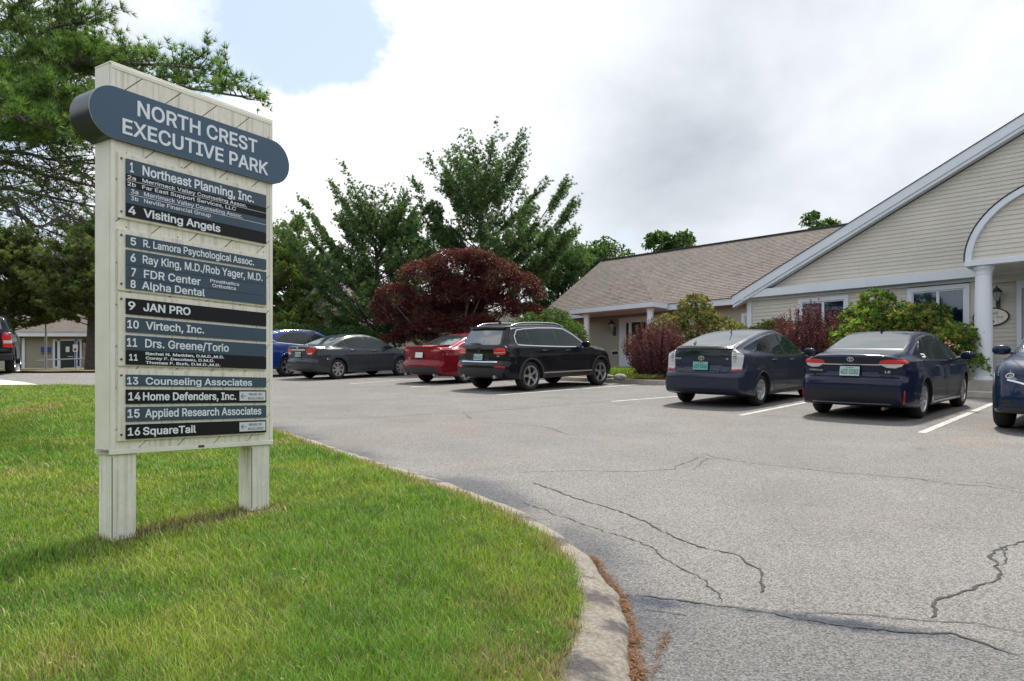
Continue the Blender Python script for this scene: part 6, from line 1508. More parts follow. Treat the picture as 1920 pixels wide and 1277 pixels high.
# rail
hr_ = empty('handrail', L_at(120, 49)); tag(hr_, 'thin grey handrail on posts along the walk at far left', 'rail'); hl = hr_.location
q = MB()
pts = [at(70, 676, 52), at(113, 674, 49), at(152, 672.5, 48.5), at(215, 671, 48)]; q.tube([p_ - hl for p_ in pts], .035, 6); q.build('rail', M['steel'], hr_)
for px_, Y in ((113, 49), (152, 48.5), (171, 48.3), (205, 48)):
    b = L_at(px_, Y); q = MB(); q.tube([b - hl, Vector((b.x, b.y, at(0, 672.5, Y).z)) - hl], .03, 6); q.build('rail_post', M['steel'], hr_)
# white post base near the pickup
p_ = L_at(29, 34); e_ = MB(); e_.lathe([(.30, 0), (.26, .06), (.16, .10), (.15, .34), (.19, .38), (0, .40)], 16, lambda x, y, z: (x + p_.x, y + p_.y, z + p_.z)); tag(e_.build('bollard_base', M['swhite'], None, smooth=40), 'short white flared post base behind the pickup bumper', 'bollard')
# pale walk beside the lawn
wk = [on_lot(x, y, .02) for x, y in ((-60, 711), (0, 713.5), (40, 717.5), (72, 723.2), (60, 725.5), (0, 726), (-60, 726))]
q = MB(); q.prism([(v.x, v.y) for v in wk], lambda a: (a[0], a[1], float(L(a[0], a[1])) - .05), lambda a: (a[0], a[1], float(L(a[0], a[1])) + .05)); tag(q.build('pavement', M['walk'], None), kind='structure')
# strip of verge before the far left office
xs_ = np.linspace(-48, -15.5, 60); tag(sheet('verge', xs_, np.linspace(33.0, 55.5, 40), lambda x, y: L(x, y) + .06 + .05 * fnoise(x, y, 3), mat('brown_green_verge', (.12, .10, .045), .95, noise=[(1.2, .4, 5), (6, .3, 4)])), kind='structure')

# ---- planting bed between the lot and the offices
kerbA = [B(-60, 17.6, 0), B(-30, 18.0, 0), B(-13, 18.32, 0), B(-9.5, 18.55, 0), B(-7.0, 18.95, 0), B(-4.5, 19.05, 0), B(4, 19.05, 0), B(9, 18.8, 0)]
ks = [Vector(p_).xy.to_3d() for p_ in kerbA]; bn = Vector((BS, BC, 0))
bk = MB(); prev = None
for p_ in dens(ks, .35):
    row = []
    for (o2_, h) in ((0, -.1), (.008, .11), (.03, .13), (.13, .13), (.15, .08)):
        c_ = p_ + bn * o2_; row.append(Vector((c_.x, c_.y, float(L(c_.x, c_.y)) + h)))
    if prev:
        for k in range(4): bk.quad(prev[k], prev[k + 1], row[k + 1], row[k])
    prev = row
tag(bk.build('kerb', M['concrete'], None, smooth=30), kind='structure', label='pale straight kerb in front of the parked cars')
q = MB(); S = dens(ks, .5); prev = None
for p_ in S:
    row = []
    for o2_ in [.14, .5, .9, 1.4, 2, 3, 4.5, 7, 10, 16]:
        c_ = p_ + bn * o2_; nz = float(fnoise(np.array([c_.x * .8]), np.array([c_.y * .8]), 8)[0]); row.append(Vector((c_.x, c_.y, float(L(c_.x, c_.y)) + .10 + (.12 * nz * min(1, o2_ / 1.2)))))
    if prev:
        for k in range(len(row) - 1): q.quad(prev[k], prev[k + 1], row[k + 1], row[k])
    prev = row
tag(q.build('mulch_bed', M['mulch'], None, smooth=60), kind='structure', label='red bark mulch bed between kerb and offices')

# ================================================================== planting
def unit(n, r_): v = r_.normal(size=(n, 3)); return v / np.linalg.norm(v, axis=1)[:, None]
def tufts(pos, dirs, k, ln, wd, spread, cols, r_):
    """k thin needles per point, fanned round dirs; returns verts, faces, tint"""
    n = len(pos); P = np.repeat(pos, k, 0); D = np.repeat(dirs, k, 0); Cc = np.repeat(cols, k, 0)
    d = D + unit(n * k, r_) * spread; d /= np.linalg.norm(d, axis=1)[:, None]
    l_ = ln * r_.uniform(.6, 1.15, n * k); s_ = np.cross(d, unit(n * k, r_)); s_ /= np.maximum(np.linalg.norm(s_, axis=1), 1e-6)[:, None]; s_ *= wd / 2
    V = np.stack([P - s_, P + s_, P + d * l_[:, None]], 1).reshape(-1, 3); F = np.arange(n * k * 3).reshape(-1, 3)
    Cc = Cc * r_.uniform(.75, 1.25, (n * k, 1)); return V, F, np.repeat(Cc, 3, 0)
def leaves(pos, dirs, k, ln, wd, spread, cols, r_, flat=0.0, tip=None):
    """k pointed leaves (quads) per point"""
    n = len(pos); P = np.repeat(pos, k, 0); D = np.repeat(dirs, k, 0); Cc = np.repeat(cols, k, 0)
    d = D + unit(n * k, r_) * spread; d[:, 2] *= 1 - flat; d /= np.linalg.norm(d, axis=1)[:, None]
    up = np.tile([0, 0, 1.0], (n * k, 1)) * flat + unit(n * k, r_) * (1 - flat * .7)
    s_ = np.cross(d, up); s_ /= np.maximum(np.linalg.norm(s_, axis=1), 1e-6)[:, None]
    l_ = (ln * r_.uniform(.6, 1.2, n * k))[:, None]; w_ = (wd * r_.uniform(.7, 1.2, n * k))[:, None] / 2
    V = np.stack([P, P + d * l_ * .5 - s_ * w_, P + d * l_ + np.array([0, 0, -.12]) * l_, P + d * l_ * .5 + s_ * w_], 1).reshape(-1, 3); F = np.arange(n * k * 4).reshape(-1, 4)
    Cc = Cc * r_.uniform(.72, 1.28, (n * k, 1)); return V, F, np.repeat(Cc, 4, 0)
def mixcol(n, r_, cols, wts): 
    cols = np.array(cols); return cols[r_.choice(len(cols), n, p=np.array(wts) / sum(wts))]
PINE = ([(.105, .185, .080), (.150, .245, .090), (.072, .135, .068), (.20, .28, .10)], [4, 3, 3, 1.2])
def pine(x, y, height, seed, prof, label, base=1.0, step=.34, per=5, dens_=1.0, tl=.15, tw=.021, k=20, up=.35, trunk_r=.17, group=None, lean=0, pal=PINE, limbs=(), candles=True, name='pine_tree', sub=True, h_first=None, tip_only=.30, ground=None):
    r_ = np.random.default_rng(seed); z0 = float(L(x, y)) if ground is None else ground; root = empty(name, (x, y, z0)); tag(root, label, 'tree', group)
    q = MB(); H = height; npt = 12
    tp = [Vector((math.sin(i * .9 + seed) * .05 * H / 10 + lean * i / npt, math.cos(i * 1.1 + seed) * .05 * H / 10, H * i / npt)) for i in range(npt + 1)]; tp[0].z = -.3
    q.tube(tp, [trunk_r * (1 - .93 * (i / npt) ** .9) + .012 for i in range(npt + 1)], 9); q.build('trunk', M['bark'], root, smooth=80)
    def taxis(h): t_ = max(0, min(.999, h / H)) * npt; i = int(t_); return tp[i].lerp(tp[i + 1], t_ - i)
    br = MB(); pos = []; dr = []
    def branch(h, az, ln, rise, droop=0, dens2=1.0):
        p0 = taxis(h); n = 7; pts = []; a = np.array([math.cos(az), math.sin(az)]); wb = r_.uniform(-.22, .22)
        for i in range(n + 1):
            t_ = i / n; z = h + ln * (rise * t_ + (up * t_ ** 2.2) - droop * t_); w_ = math.sin(i * 1.7 + az * 3) * .05 * ln + wb * ln * t_
            pts.append(Vector((p0.x + a[0] * ln * t_ - a[1] * w_ * t_, p0.y + a[1] * ln * t_ + a[0] * w_ * t_, z)))
        br.tube(pts, [max(.008, (.014 * ln + .008) * (1 - .8 * i / n)) for i in range(n + 1)], 4, cap=False)
        m_ = max(4, int(ln * 12 * dens2 * dens_ * (1 + .6 * h / H)))
        for j in range(m_):
            t_ = tip_only + (1 - tip_only) * (j + r_.random()) / m_; f = t_ * n; i = min(int(f), n - 1); c = pts[i].lerp(pts[i + 1], f - i)
            side = (1 if j % 2 else -1); tln = min(1.0, ln * .30 * (1.3 - .8 * t_)) * r_.uniform(.45, 1.35) + .16
            ang = az + side * r_.uniform(.5, 1.15); tw_ = Vector((math.cos(ang), math.sin(ang), r_.uniform(.05, .55))).normalized()
            mm = max(2, int(tln / .075))
            for k_ in range(mm):
                g_ = (k_ + .6) / mm; pos.append(c + tw_ * tln * g_ + Vector((0, 0, .25 * tln * g_ * g_))); dr.append((tw_.x, tw_.y, tw_.z + .7))
            if tln > .45 and j % 2 == 0: br.tube([c, c + tw_ * tln * .8], [.009, .004], 3, cap=False)
        pos.append(pts[-1]); dr.append((a[0], a[1], .9))
    h = h_first if h_first is not None else base
    while h < H - .25:
        f = h / H; nb = per + int(r_.integers(-1, 2)); a0 = r_.random() * 6.28
        for i in range(nb):
            az = a0 + 6.283 * i / nb + r_.normal() * .25; ln = prof(f, az) * r_.uniform(.62, 1.12)
            if ln > .12: branch(h + r_.normal() * .15, az, ln, .10 + r_.uniform(.5, 1.3) * f ** 1.6, .0, r_.uniform(.55, 1.15))
        h += step * (1.25 - .5 * f) * r_.uniform(.8, 1.2)
    for (h_, az, ln, rise, d2) in limbs: branch(h_, R(az), ln, rise, 0, d2)
    for i in range(int(50 * (H / 8))):
        hh = H * (.88 + .12 * r_.random()); c = taxis(hh); pos.append(c); dr.append((r_.normal() * .4, r_.normal() * .4, 1))
    o = br.build('branches', M['bark'], root); o['kind'] = 'stuff'
    pos = np.array([tuple(p_) for p_ in pos]) + r_.normal(size=(len(pos), 3)) * .05; dr = np.array(dr, float); dr /= np.linalg.norm(dr, axis=1)[:, None]
    cols = mixcol(len(pos), r_, *pal); hh = fnoise(pos[:, 0] * 1.2 + 50, pos[:, 2] * 1.2 + 50, seed); cols = cols * (.75 + .5 * hh)[:, None]
    gp = fnoise(pos[:, 0] * 2.1 + 70, pos[:, 2] * 2.6 + pos[:, 1] * .6 + 70, seed + 9) > .405; pos, dr, cols = pos[gp], dr[gp], cols[gp]
    V, F, Cc = tufts(pos, dr, k, tl, tw, .85, cols, r_); o = np_mesh('crown', V, F, M['needle'], root, Cc)
    return root
def prf(pts, asym=None):
    xs_, ys_ = zip(*pts)
    def f(t_, az):
        v = float(np.interp(t_, xs_, ys_))
        if asym: v *= asym(t_, az)
        return v
    return f
# white pine beside the maple, broad and many-topped (az 180 = to the left in view)
X_, Y_ = at(706, 0, 34).x, 34
pine(X_, Y_, 6.7, 21, prf([(0, 1.8), (.12, 2.7), (.3, 2.8), (.5, 2.1), (.7, 1.9), (.85, 1.7), (1, 1.0)]), 'broad ragged white pine over the charcoal sedan, its top split in two', base=.9, step=.30, per=5, dens_=1.15, up=.5,
     limbs=((2.3, 178, 3.8, .50, 2.2), (2.9, 170, 3.6, .62, 2.2), (2.6, 184, 3.7, .35, 2.2), (3.6, 176, 3.0, .75, 2.0), (2.0, 188, 2.8, .25, 1.5), (4.4, 165, 1.7, 1.1, 1.5), (4.8, 8, 1.9, 1.05, 1.5), (5.4, 200, 1.3, 1.1, 1.4), (4.0, 5, 2.6, .45, 1.5), (5.0, 20, 2.3, .6, 1.5), (1.6, 185, 2.8, .1, 1.7), (1.3, 170, 2.4, .05, 1.7)))
X_, Y_ = at(903, 0, 35).x, 35
pine(X_, Y_, 8.9, 34, prf([(0, 1.4), (.2, 3.4), (.42, 3.1), (.52, 2.3), (.62, 2.1), (.8, 2.1), (.92, 1.7), (1, 1.0)]), 'tall open white pine rising above the red maple', base=2.2, step=.33, per=5, dens_=1.0, up=.55, trunk_r=.2,
     limbs=((4.3, 5, 4.0, .28, 2.2), (4.7, -3, 3.6, .42, 2.1), (3.4, -12, 3.8, .18, 2.2), (5.9, 12, 2.8, .5, 1.9), (4.6, 178, 3.0, .75, 1.6), (5.4, 182, 2.6, .55, 1.4), (6.6, 172, 1.5, .8, 1.4), (3.6, 188, 3.2, .3, 1.6), (3.2, -6, 3.6, .10, 1.8), (3.0, 6, 3.2, .2, 1.6)))
X_, Y_ = at(812, 0, 37).x, 37
pine(X_, Y_, 6.9, 55, prf([(0, 1.2), (.3, 1.9), (.6, 1.1), (.8, .7), (1, .2)]), 'slim dark pine between the two big white pines', base=1.2, step=.34, per=5, dens_=1.0, up=.4)
X_, Y_ = at(1045, 0, 40).x, 40
pine(X_, Y_, 6.9, 77, prf([(0, 1.5), (.3, 2.5), (.6, 1.9), (.85, 1.1), (1, .3)]), 'low spreading pine at the left end of the long shingle roof', base=1.0, step=.32, per=6, dens_=1.1, up=.25)
X_, Y_ = at(540, 0, 46).x, 46
pine(X_, Y_, 8.3, 91, prf([(0, 2.2), (.3, 3.0), (.6, 2.4), (.85, 1.3), (1, .3)]), 'soft yellow-green pine just right of the sign, left of the grey gable', base=1.2, step=.34, per=6, dens_=.9, up=.15, pal=([(.16, .24, .07), (.11, .19, .06), (.21, .27, .09)], [3, 3, 2]), tl=.18, tw=.035)
# low evergreen shrubs below the white pine
def leafcloud(name, label, cat, x, y, z0, blobs, n, ln, wd, pal, seed, k=4, spread=1.0, flat=0, matk='leaf', stems=8, stemh=.5, group=None, hollow=.55, dirup=.4, bark='bark2', whorl=False, quadl=True, gaps=.0):
    """crown made of leaves over several ellipsoid clumps standing on stems"""
    r_ = np.random.default_rng(seed); root = empty(name, (x, y, z0)); tag(root, label, cat, group)
    vol = np.array([b[3] * b[4] * b[5] for b in blobs]) ** .67; pick = r_.choice(len(blobs), n, p=vol / vol.sum()); Bq = np.array(blobs)[pick]
    u = unit(n, r_); u[:, 2] = np.where(u[:, 2] < -.3, -u[:, 2], u[:, 2]); rad = hollow + (1 - hollow) * r_.random(n) ** .6
    lump = .82 + .36 * fnoise(u[:, 0] * 2.3 + pick * 7.1 + 20, u[:, 2] * 2.3 + u[:, 1] * 2.9 + 20, seed)
    P = Bq[:, :3] + u * Bq[:, 3:6] * (rad * lump)[:, None]
    if gaps: 
        g = fnoise(P[:, 0] * 2.4 + 40, P[:, 2] * 3.0 + P[:, 1] * 1.7 + 40, seed + 5); P = P[g > gaps]; u = u[g > gaps]
    P[:, 2] = np.maximum(P[:, 2], .05); n = len(P)
    d = u * .8 + np.array([0, 0, dirup]); d /= np.linalg.norm(d, axis=1)[:, None]
    cols = mixcol(n, r_, *pal); nn = fnoise(P[:, 0] * 1.7 + 9, P[:, 2] * 1.7 + P[:, 1] + 9, seed + 2); cols = cols * (.72 + .56 * nn)[:, None]
    V, F, Cc = leaves(P, d, k, ln, wd, spread, cols, r_, flat); np_mesh('crown', V, F, M[matk], root, Cc)
    q = MB(); cxm = np.mean([b[0] for b in blobs]); cym = np.mean([b[1] for b in blobs])
    for i in range(stems):
        b = blobs[i % len(blobs)]; a = i * 2.4; p1 = Vector((b[0] + .5 * b[3] * math.cos(a), b[1] + .5 * b[4] * math.sin(a), b[2] + .3 * b[5])); p0 = Vector((cxm + .12 * math.cos(a), cym + .12 * math.sin(a), -.1))
        mid = p0.lerp(p1, .5) + Vector((.1 * math.sin(a), .1 * math.cos(a), .1)); q.tube([p0, mid, p1], [.035 * stemh * 2, .022 * stemh * 2, .008], 6)
    o = q.build('stems', M[bark], root, smooth=80); o['kind'] = 'stuff'
    return root, P
# Japanese maple
X_, Y_ = at(860, 0, 29.3).x, 29.3; zg = float(L(X_, Y_)) + .1
mb = []
r1 = random.Random(4)
for (px_, py_, rr) in ((860, 510, 1.15), (800, 525, 1.0), (925, 520, 1.05), (975, 540, .85), (745, 560, .85), (860, 560, 1.3), (790, 585, 1.1), (930, 580, 1.1), (735, 600, .72), (990, 590, .7), (770, 630, .75), (820, 620, 1.0), (890, 500, .9), (900, 620, .9), (740, 640, .5), (860, 600, 1.2), (890, 560, 1.2), (835, 650, .7), (1000, 555, .5), (715, 580, .5)):
    p_ = at(px_, py_, 29.3); mb.append((p_.x - X_, r1.uniform(-.9, .5) * (1.3 - abs(px_ - 860) / 160), p_.z - zg, rr, rr * 1.0, rr * .62))
leafcloud('maple_tree', 'dark red Japanese maple with layered dome crown behind the red sedan', 'tree', X_, Y_, zg, mb, 44000, .085, .026, ([(.115, .030, .032), (.18, .052, .046), (.065, .020, .028), (.22, .070, .052), (.040, .017, .027)], [4, 3, 4, 1.4, 3]), 61, k=4, spread=.9, flat=.45, stems=9, stemh=.9, hollow=.45, dirup=-.1, gaps=.22)
# round green shrub at the porch, and evergreen below the pine
p_ = at(1045, 0, 27); zg = float(L(p_.x, 27)) + .1
leafcloud('shrub', 'rounded green shrub between the black SUV and the hipped porch column', 'shrub', p_.x, 27, zg, [(-.5, 0, 1.15, .8, .8, .85), (.35, -.2, 1.05, .75, .7, .8), (-.1, .1, 1.7, .6, .6, .55), (.75, 0, .7, .5, .5, .6), (-1.0, 0, 1.35, .6, .5, .75)], 5200, .085, .034, ([(.07, .13, .03), (.10, .17, .04), (.04, .085, .025), (.15, .20, .05)], [4, 3, 3, 1.5]), 71, k=3)
p_ = at(665, 0, 31); zg = float(L(p_.x, 31)) + .1
leafcloud('shrub', 'bushy dark evergreen shrub under the split white pine', 'shrub', p_.x, 31, zg, [(0, 0, 1.0, .9, .8, .8), (-.9, 0, .9, .8, .7, .7), (.7, .1, .8, .7, .6, .6), (-1.7, .2, 1.0, .7, .6, .6)], 3600, .12, .03, ([(.03, .075, .025), (.05, .11, .03), (.08, .15, .035)], [4, 3, 1]), 72, k=4)
p_ = at(590, 0, 34); zg = float(L(p_.x, 34)) + .1
leafcloud('shrub', 'dark green shrub above the blue SUV roof below the grey gable', 'shrub', p_.x, 34, zg, [(0, 0, 1.2, 1.2, .8, .8), (-1.2, 0, 1.3, 1.0, .7, .8)], 2600, .12, .035, ([(.03, .075, .025), (.06, .12, .03), (.09, .15, .04)], [4, 3, 1]), 73, k=4)
# purple barberries: upright wands clothed with small leaves
def barberry(px_, Y, w_, h, label, seed, nw=150, pal=([(.145, .045, .066), (.21, .070, .088), (.080, .034, .052), (.29, .105, .11), (.055, .040, .042)], [4, 3, 3, 1.3, 1.5])):
    x = (px_ - CX) / FPX * Y; zg = float(L(x, Y)) + .12; root = empty('barberry_bush', (x, Y, zg)); tag(root, label, 'shrub', 'purple barberry bushes in the mulch bed')
    r_ = np.random.default_rng(seed); P = []; D = []; q = MB(); CC = []
    for i in range(nw):
        a = r_.random() * 6.283; rr = math.sqrt(r_.random()); bx, by = math.cos(a) * rr * .22 * w_, math.sin(a) * rr * .22 * w_
        tx, ty = math.cos(a) * rr * w_ * .5, math.sin(a) * rr * w_ * .42; hh = h * (1 - .42 * rr ** 2.2) * r_.uniform(.72, 1.08)
        pts = [Vector((bx, by, 0)), Vector((bx + (tx - bx) * .55, by + (ty - by) * .55, hh * .45)), Vector((tx, ty, hh))]
        if i % 3 == 0: q.tube(pts, [.010, .007, .004], 3, cap=False)
        m_ = int(hh / .034)
        for j in range(m_):
            t_ = .10 + .90 * j / m_; p_ = pts[0].lerp(pts[1], t_ * 2) if t_ < .5 else pts[1].lerp(pts[2], t_ * 2 - 1); g_ = .055 * (1.15 - t_)
            P.append((p_.x + r_.normal() * g_, p_.y + r_.normal() * g_, p_.z)); D.append(((tx - bx) * .3, (ty - by) * .3, .8))
    o = q.build('wands', M['bark2'], root); o['kind'] = 'stuff'
    P = np.array(P); D = np.array(D); D /= np.linalg.norm(D, axis=1)[:, None]; cols = mixcol(len(P), r_, *pal) * (.7 + .6 * fnoise(P[:, 0] * 4 + 9, P[:, 2] * 2 + 9, seed))[:, None]
    V, F, Cc = leaves(P, D, 4, .048, .026, .85, cols, r_); np_mesh('foliage', V, F, M['leaf'], root, Cc); return root
barberry(1232, 22.6, 2.15, 1.75, 'reddish purple barberry bush in front of the hipped porch', 81, 340)
barberry(1523, 19.7, 2.35, 2.05, 'tall spiky purple barberry under the gabled office, between the two blue cars', 82, 420)
# rhododendron / andromeda: whorls of long leaves with orange new growth and pale seed heads
RH = ([(.17, .28, .045), (.10, .19, .04), (.27, .37, .07), (.05, .10, .03), (.36, .28, .12), (.34, .19, .11)], [5, 4, 4, 3, 1.2, .6])
RHY = ([(.21, .24, .07), (.13, .18, .05), (.30, .29, .11), (.06, .10, .035), (.36, .23, .12), (.30, .13, .08)], [4, 4, 2.5, 3, 1.3, 1.0])
def rhodo(px_, Y, blobs, label, n, seed, pal=RH, ln=.12):
    x = (px_ - CX) / FPX * Y; zg = float(L(x, Y)) + .12
    return leafcloud('rhododendron', label, 'shrub', x, Y, zg, blobs, n, ln, .034, pal, seed, k=6, spread=.95, stems=10, stemh=.6, hollow=.55, dirup=.55, group=None)
rhodo(1640, 19.1, [(0, 0, 1.35, .85, .8, .75), (-.45, -.2, .9, .8, .7, .7), (.45, -.1, 1.15, .7, .7, .65), (.05, 0, 1.95, .5, .45, .42)], 'tall bright green rhododendron behind the dark blue sedan', 1900, 91)
rhodo(1590, 19.5, [(0, 0, 1.0, .6, .6, .6), (.2, 0, 1.5, .45, .45, .4)], 'light green rhododendron between the tall purple barberry and the bigger rhododendron', 800, 96)
rhodo(1722, 18.5, [(0, 0, 1.15, .85, .8, .7), (.35, -.25, .8, .7, .7, .6), (-.35, -.1, 1.45, .55, .55, .5), (.3, .1, 1.6, .5, .5, .4)], 'rhododendron with orange new leaves below the wide window', 1900, 92, pal=([(.16, .26, .045), (.10, .18, .04), (.24, .32, .06), (.05, .095, .03), (.40, .28, .14), (.42, .22, .14)], [4, 4, 3, 3, 2.2, 1.4]))
rhodo(1792, 17.5, [(0, 0, .95, .55, .6, .55), (.1, -.2, .45, .45, .5, .45), (-.35, .1, .8, .5, .5, .55)], 'small rhododendron pressed against the white porch column', 900, 93)
rhodo(1302, 23.8, [(0, 0, 1.45, .85, .8, .75), (-.75, 0, 1.2, .75, .7, .65), (.7, .1, 1.25, .75, .7, .65), (0, 0, 2.1, .5, .5, .42), (-.3, 0, .7, 1.2, .6, .5)], 'olive and bronze leaved rhododendron above the hatchback roof', 2200, 94, pal=RHY)
rhodo(1415, 22.0, [(0, 0, 1.0, .7, .6, .5), (-.6, 0, 1.05, .5, .5, .5), (.55, 0, 1.15, .5, .5, .55)], 'low bronze and yellow shrub before the office corner board', 1300, 95, pal=RHY)
# pink blossom cluster
x_, y_, z_ = at(1775, 652, 16.9); r_ = np.random.default_rng(5); P = np.array([x_, y_, z_]) + r_.normal(size=(46, 3)) * np.array([.11, .08, .13])
V, F, Cc = leaves(P, unit(46, r_), 5, .045, .032, .9, mixcol(46, r_, [(.70, .33, .40), (.75, .55, .55), (.60, .22, .30)], [3, 2, 2]), r_); tag(np_mesh('blossom_cluster', V, F, M['leaf'], None, Cc), 'cluster of pale pink blossom beside the sedan mirror', 'flowers', kind='stuff')
# clump of grass and a low yellow-green plant, rocks
def clump(px_, Y, n, h, r0, label, pal, seed, kind='leaf'):
    x = (px_ - CX) / FPX * Y; zg = float(L(x, Y)) + .14; r_ = np.random.default_rng(seed); P = np.stack([r_.normal(size=n) * r0, r_.normal(size=n) * r0 * .6, np.zeros(n)], 1) + np.array([x, Y, zg]); D = np.tile([0, 0, 1.0], (n, 1)) + r_.normal(size=(n, 3)) * .3
    V, F, Cc = leaves(P, D, 3, h, .018, .4, mixcol(n, r_, *pal), r_); return tag(np_mesh('plant', V, F, M['leaf'], None, Cc), label, 'plant')
clump(1158, 23.6, 420, .32, .34, 'bright green tuft of daylily leaves by the porch wall', ([(.18, .30, .05), (.25, .36, .07)], [1, 1]), 3)
clump(1200, 22.0, 260, .16, .28, 'low yellow-green plant at the foot of the left barberry', ([(.28, .30, .07), (.30, .16, .07), (.15, .22, .05)], [2, 1, 2]), 4)
def rock(px_, Y, sx, sy, sz, label, seed):
    import bmesh
    x = (px_ - CX) / FPX * Y; bm = bmesh.new(); bmesh.ops.create_icosphere(bm, subdivisions=3, radius=1); rr = random.Random(seed); off = rr.random() * 50
    for v in bm.verts:
        k_ = 1 + .35 * (float(fnoise(np.array([v.co.x * 1.6 + off]), np.array([v.co.y * 1.6 + v.co.z * 2 + off]), seed)[0]) - .5); v.co = Vector((v.co.x * sx * k_, v.co.y * sy * k_, v.co.z * sz * k_))
    me = bpy.data.meshes.new('rock'); bm.to_mesh(me); bm.free(); o = link('rock', me, None, M['rock']); o.location = (x, Y, float(L(x, Y)) + .17 + sz * .3); tag(o, label, 'rock')
rock(1163, 21.9, .20, .14, .10, 'grey boulder lying in the mulch near the kerb', 3); rock(1141, 22.4, .16, .10, .06, 'flat brown stone beside the SUV front wheel', 8)

# ---- big pine on the left whose boughs reach over the sign
def big_pine():
    x, y = -12.2, 14.5; z0 = float(L(x, y)); root = empty('pine_tree', (x, y, z0)); tag(root, 'big near white pine reaching in from the left above the sign', 'tree')
    r_ = np.random.default_rng(101); q = MB(); q.tube([(0, 0, -.3), (.1, 0, 3), (0, .1, 6), (.1, 0, 10), (.05, 0, 15)], [.42, .36, .30, .2, .04], 14); q.build('trunk', M['bark'], root, smooth=80)
    br = MB(); pos = []; dr = []; rp = Vector((x, y, z0))
    def P3(px_, py_, Y): return at(px_, py_, Y) - rp
    def limb(pts, r0, r1, twigs, tl_, foliage, spreadz=.35, bare=False, f0=.25):
        S = catmull(pts, 6); n = len(S); br.tube(S, [r0 + (r1 - r0) * i / (n - 1) for i in range(n)], 6, cap=False)
        for j in range(twigs):
            t_ = f0 + (1 - f0) * (j + r_.random()) / twigs; f = t_ * (n - 1); i = min(int(f), n - 2); c = S[i].lerp(S[i + 1], f - i); ax = (S[i + 1] - S[i]).normalized()
            s_ = ax.cross(Vector((0, 0, 1))).normalized(); sd_ = 1 if j % 2 else -1; d = (ax * r_.uniform(.2, .9) + s_ * sd_ * r_.uniform(.2, 1.0) + Vector((0, 0, r_.uniform(-.15, .55) if not bare else r_.uniform(-.5, .5)))).normalized(); ln = tl_ * r_.uniform(.5, 1.25) * (1.2 - .5 * t_)
            e_ = c + d * ln + Vector((0, 0, (.10 if not bare else -.05) * ln)); mid = c.lerp(e_, .5) + Vector((r_.normal(), r_.normal(), r_.normal())) * .05 * ln
            br.tube([c, mid, e_], [.012, .008, .004], 4, cap=False)
            m_ = 3 if bare else 4
            for k_ in range(m_):
                g_ = .3 + .7 * (k_ + r_.random()) / m_; c2 = c.lerp(e_, g_); d2 = (d + Vector((r_.normal(), r_.normal(), r_.normal() + .2)) * .75).normalized(); l2 = ln * .42 * r_.uniform(.5, 1.2); e2 = c2 + d2 * l2
                br.tube([c2, e2], [.006, .003], 3, cap=False)
                if bare:
                    if r_.random() < foliage: pos.append(e2); dr.append(tuple(d2 + Vector((0, 0, .3))))
                    for _ in range(2):
                        e3 = c2.lerp(e2, r_.random()) + Vector((r_.normal(), r_.normal(), r_.normal())) * .14; br.tube([c2.lerp(e2, .5), e3], [.004, .002], 3, cap=False)
                        if r_.random() < foliage: pos.append(e3); dr.append((r_.normal() * .6, r_.normal() * .6, .8))
                else:
                    nf = max(1, int(l2 / .07 * foliage))
                    for z in range(nf): pos.append(c2.lerp(e2, (z + 1) / nf) + Vector((r_.normal(), r_.normal(), r_.normal())) * .03); dr.append(tuple(d2 + Vector((0, 0, .55))))
            if not bare:
                for z in range(3): pos.append(e_ + Vector((r_.normal(), r_.normal(), r_.normal())) * .06); dr.append(tuple(d + Vector((0, 0, .6))))
    T = lambda h: Vector((.05, 0, h))
    # upper foliage boughs: ends given where they are seen
    for (pts, r0, tw_, tl_, fo) in (
        ([T(6.0), P3(60, 130, 13.5), P3(250, 150, 12), P3(458, 182, 11)], .07, 56, .58, 1.25),
        ([T(6.3), P3(100, 130, 13), P3(240, 120, 12.2), P3(375, 128, 11.6)], .05, 44, .55, 1.2),
        ([T(5.4), P3(60, 200, 13.5), P3(200, 200, 12.4), P3(300, 215, 12)], .06, 44, .8, 1.3),
        ([T(6.4), P3(0, 120, 13.5), P3(80, 60, 12.6), P3(160, 40, 12)], .07, 44, .75, 1.3), ([T(7.4), P3(-20, 60, 13.5), P3(30, 10, 12.6), P3(90, -30, 12)], .07, 34, .7, 1.2),
        ([T(6.0), P3(20, 160, 12.5), P3(100, 130, 12), P3(180, 110, 11.8)], .06, 44, .75, 1.3), ([T(5.2), P3(-20, 200, 12), P3(60, 200, 11.4), P3(150, 205, 11)], .06, 56, .85, 1.4),
        ([T(5.0), P3(-30, 240, 12), P3(30, 250, 11.3), P3(90, 262, 11)], .06, 46, .8, 1.3), ([T(4.8), P3(20, 240, 14), P3(110, 245, 13.4), P3(185, 250, 13)], .05, 40, .75, 1.2),
         ([T(5.0), P3(-40, 220, 11.5), P3(0, 215, 10.4), P3(50, 230, 10)], .06, 40, .8, 1.4),
        ([T(7), P3(20, 110, 15), P3(90, 90, 14.5), P3(150, 90, 14)], .06, 36, .7, 1.2),):
        limb(pts, r0, .012, tw_, tl_, fo)
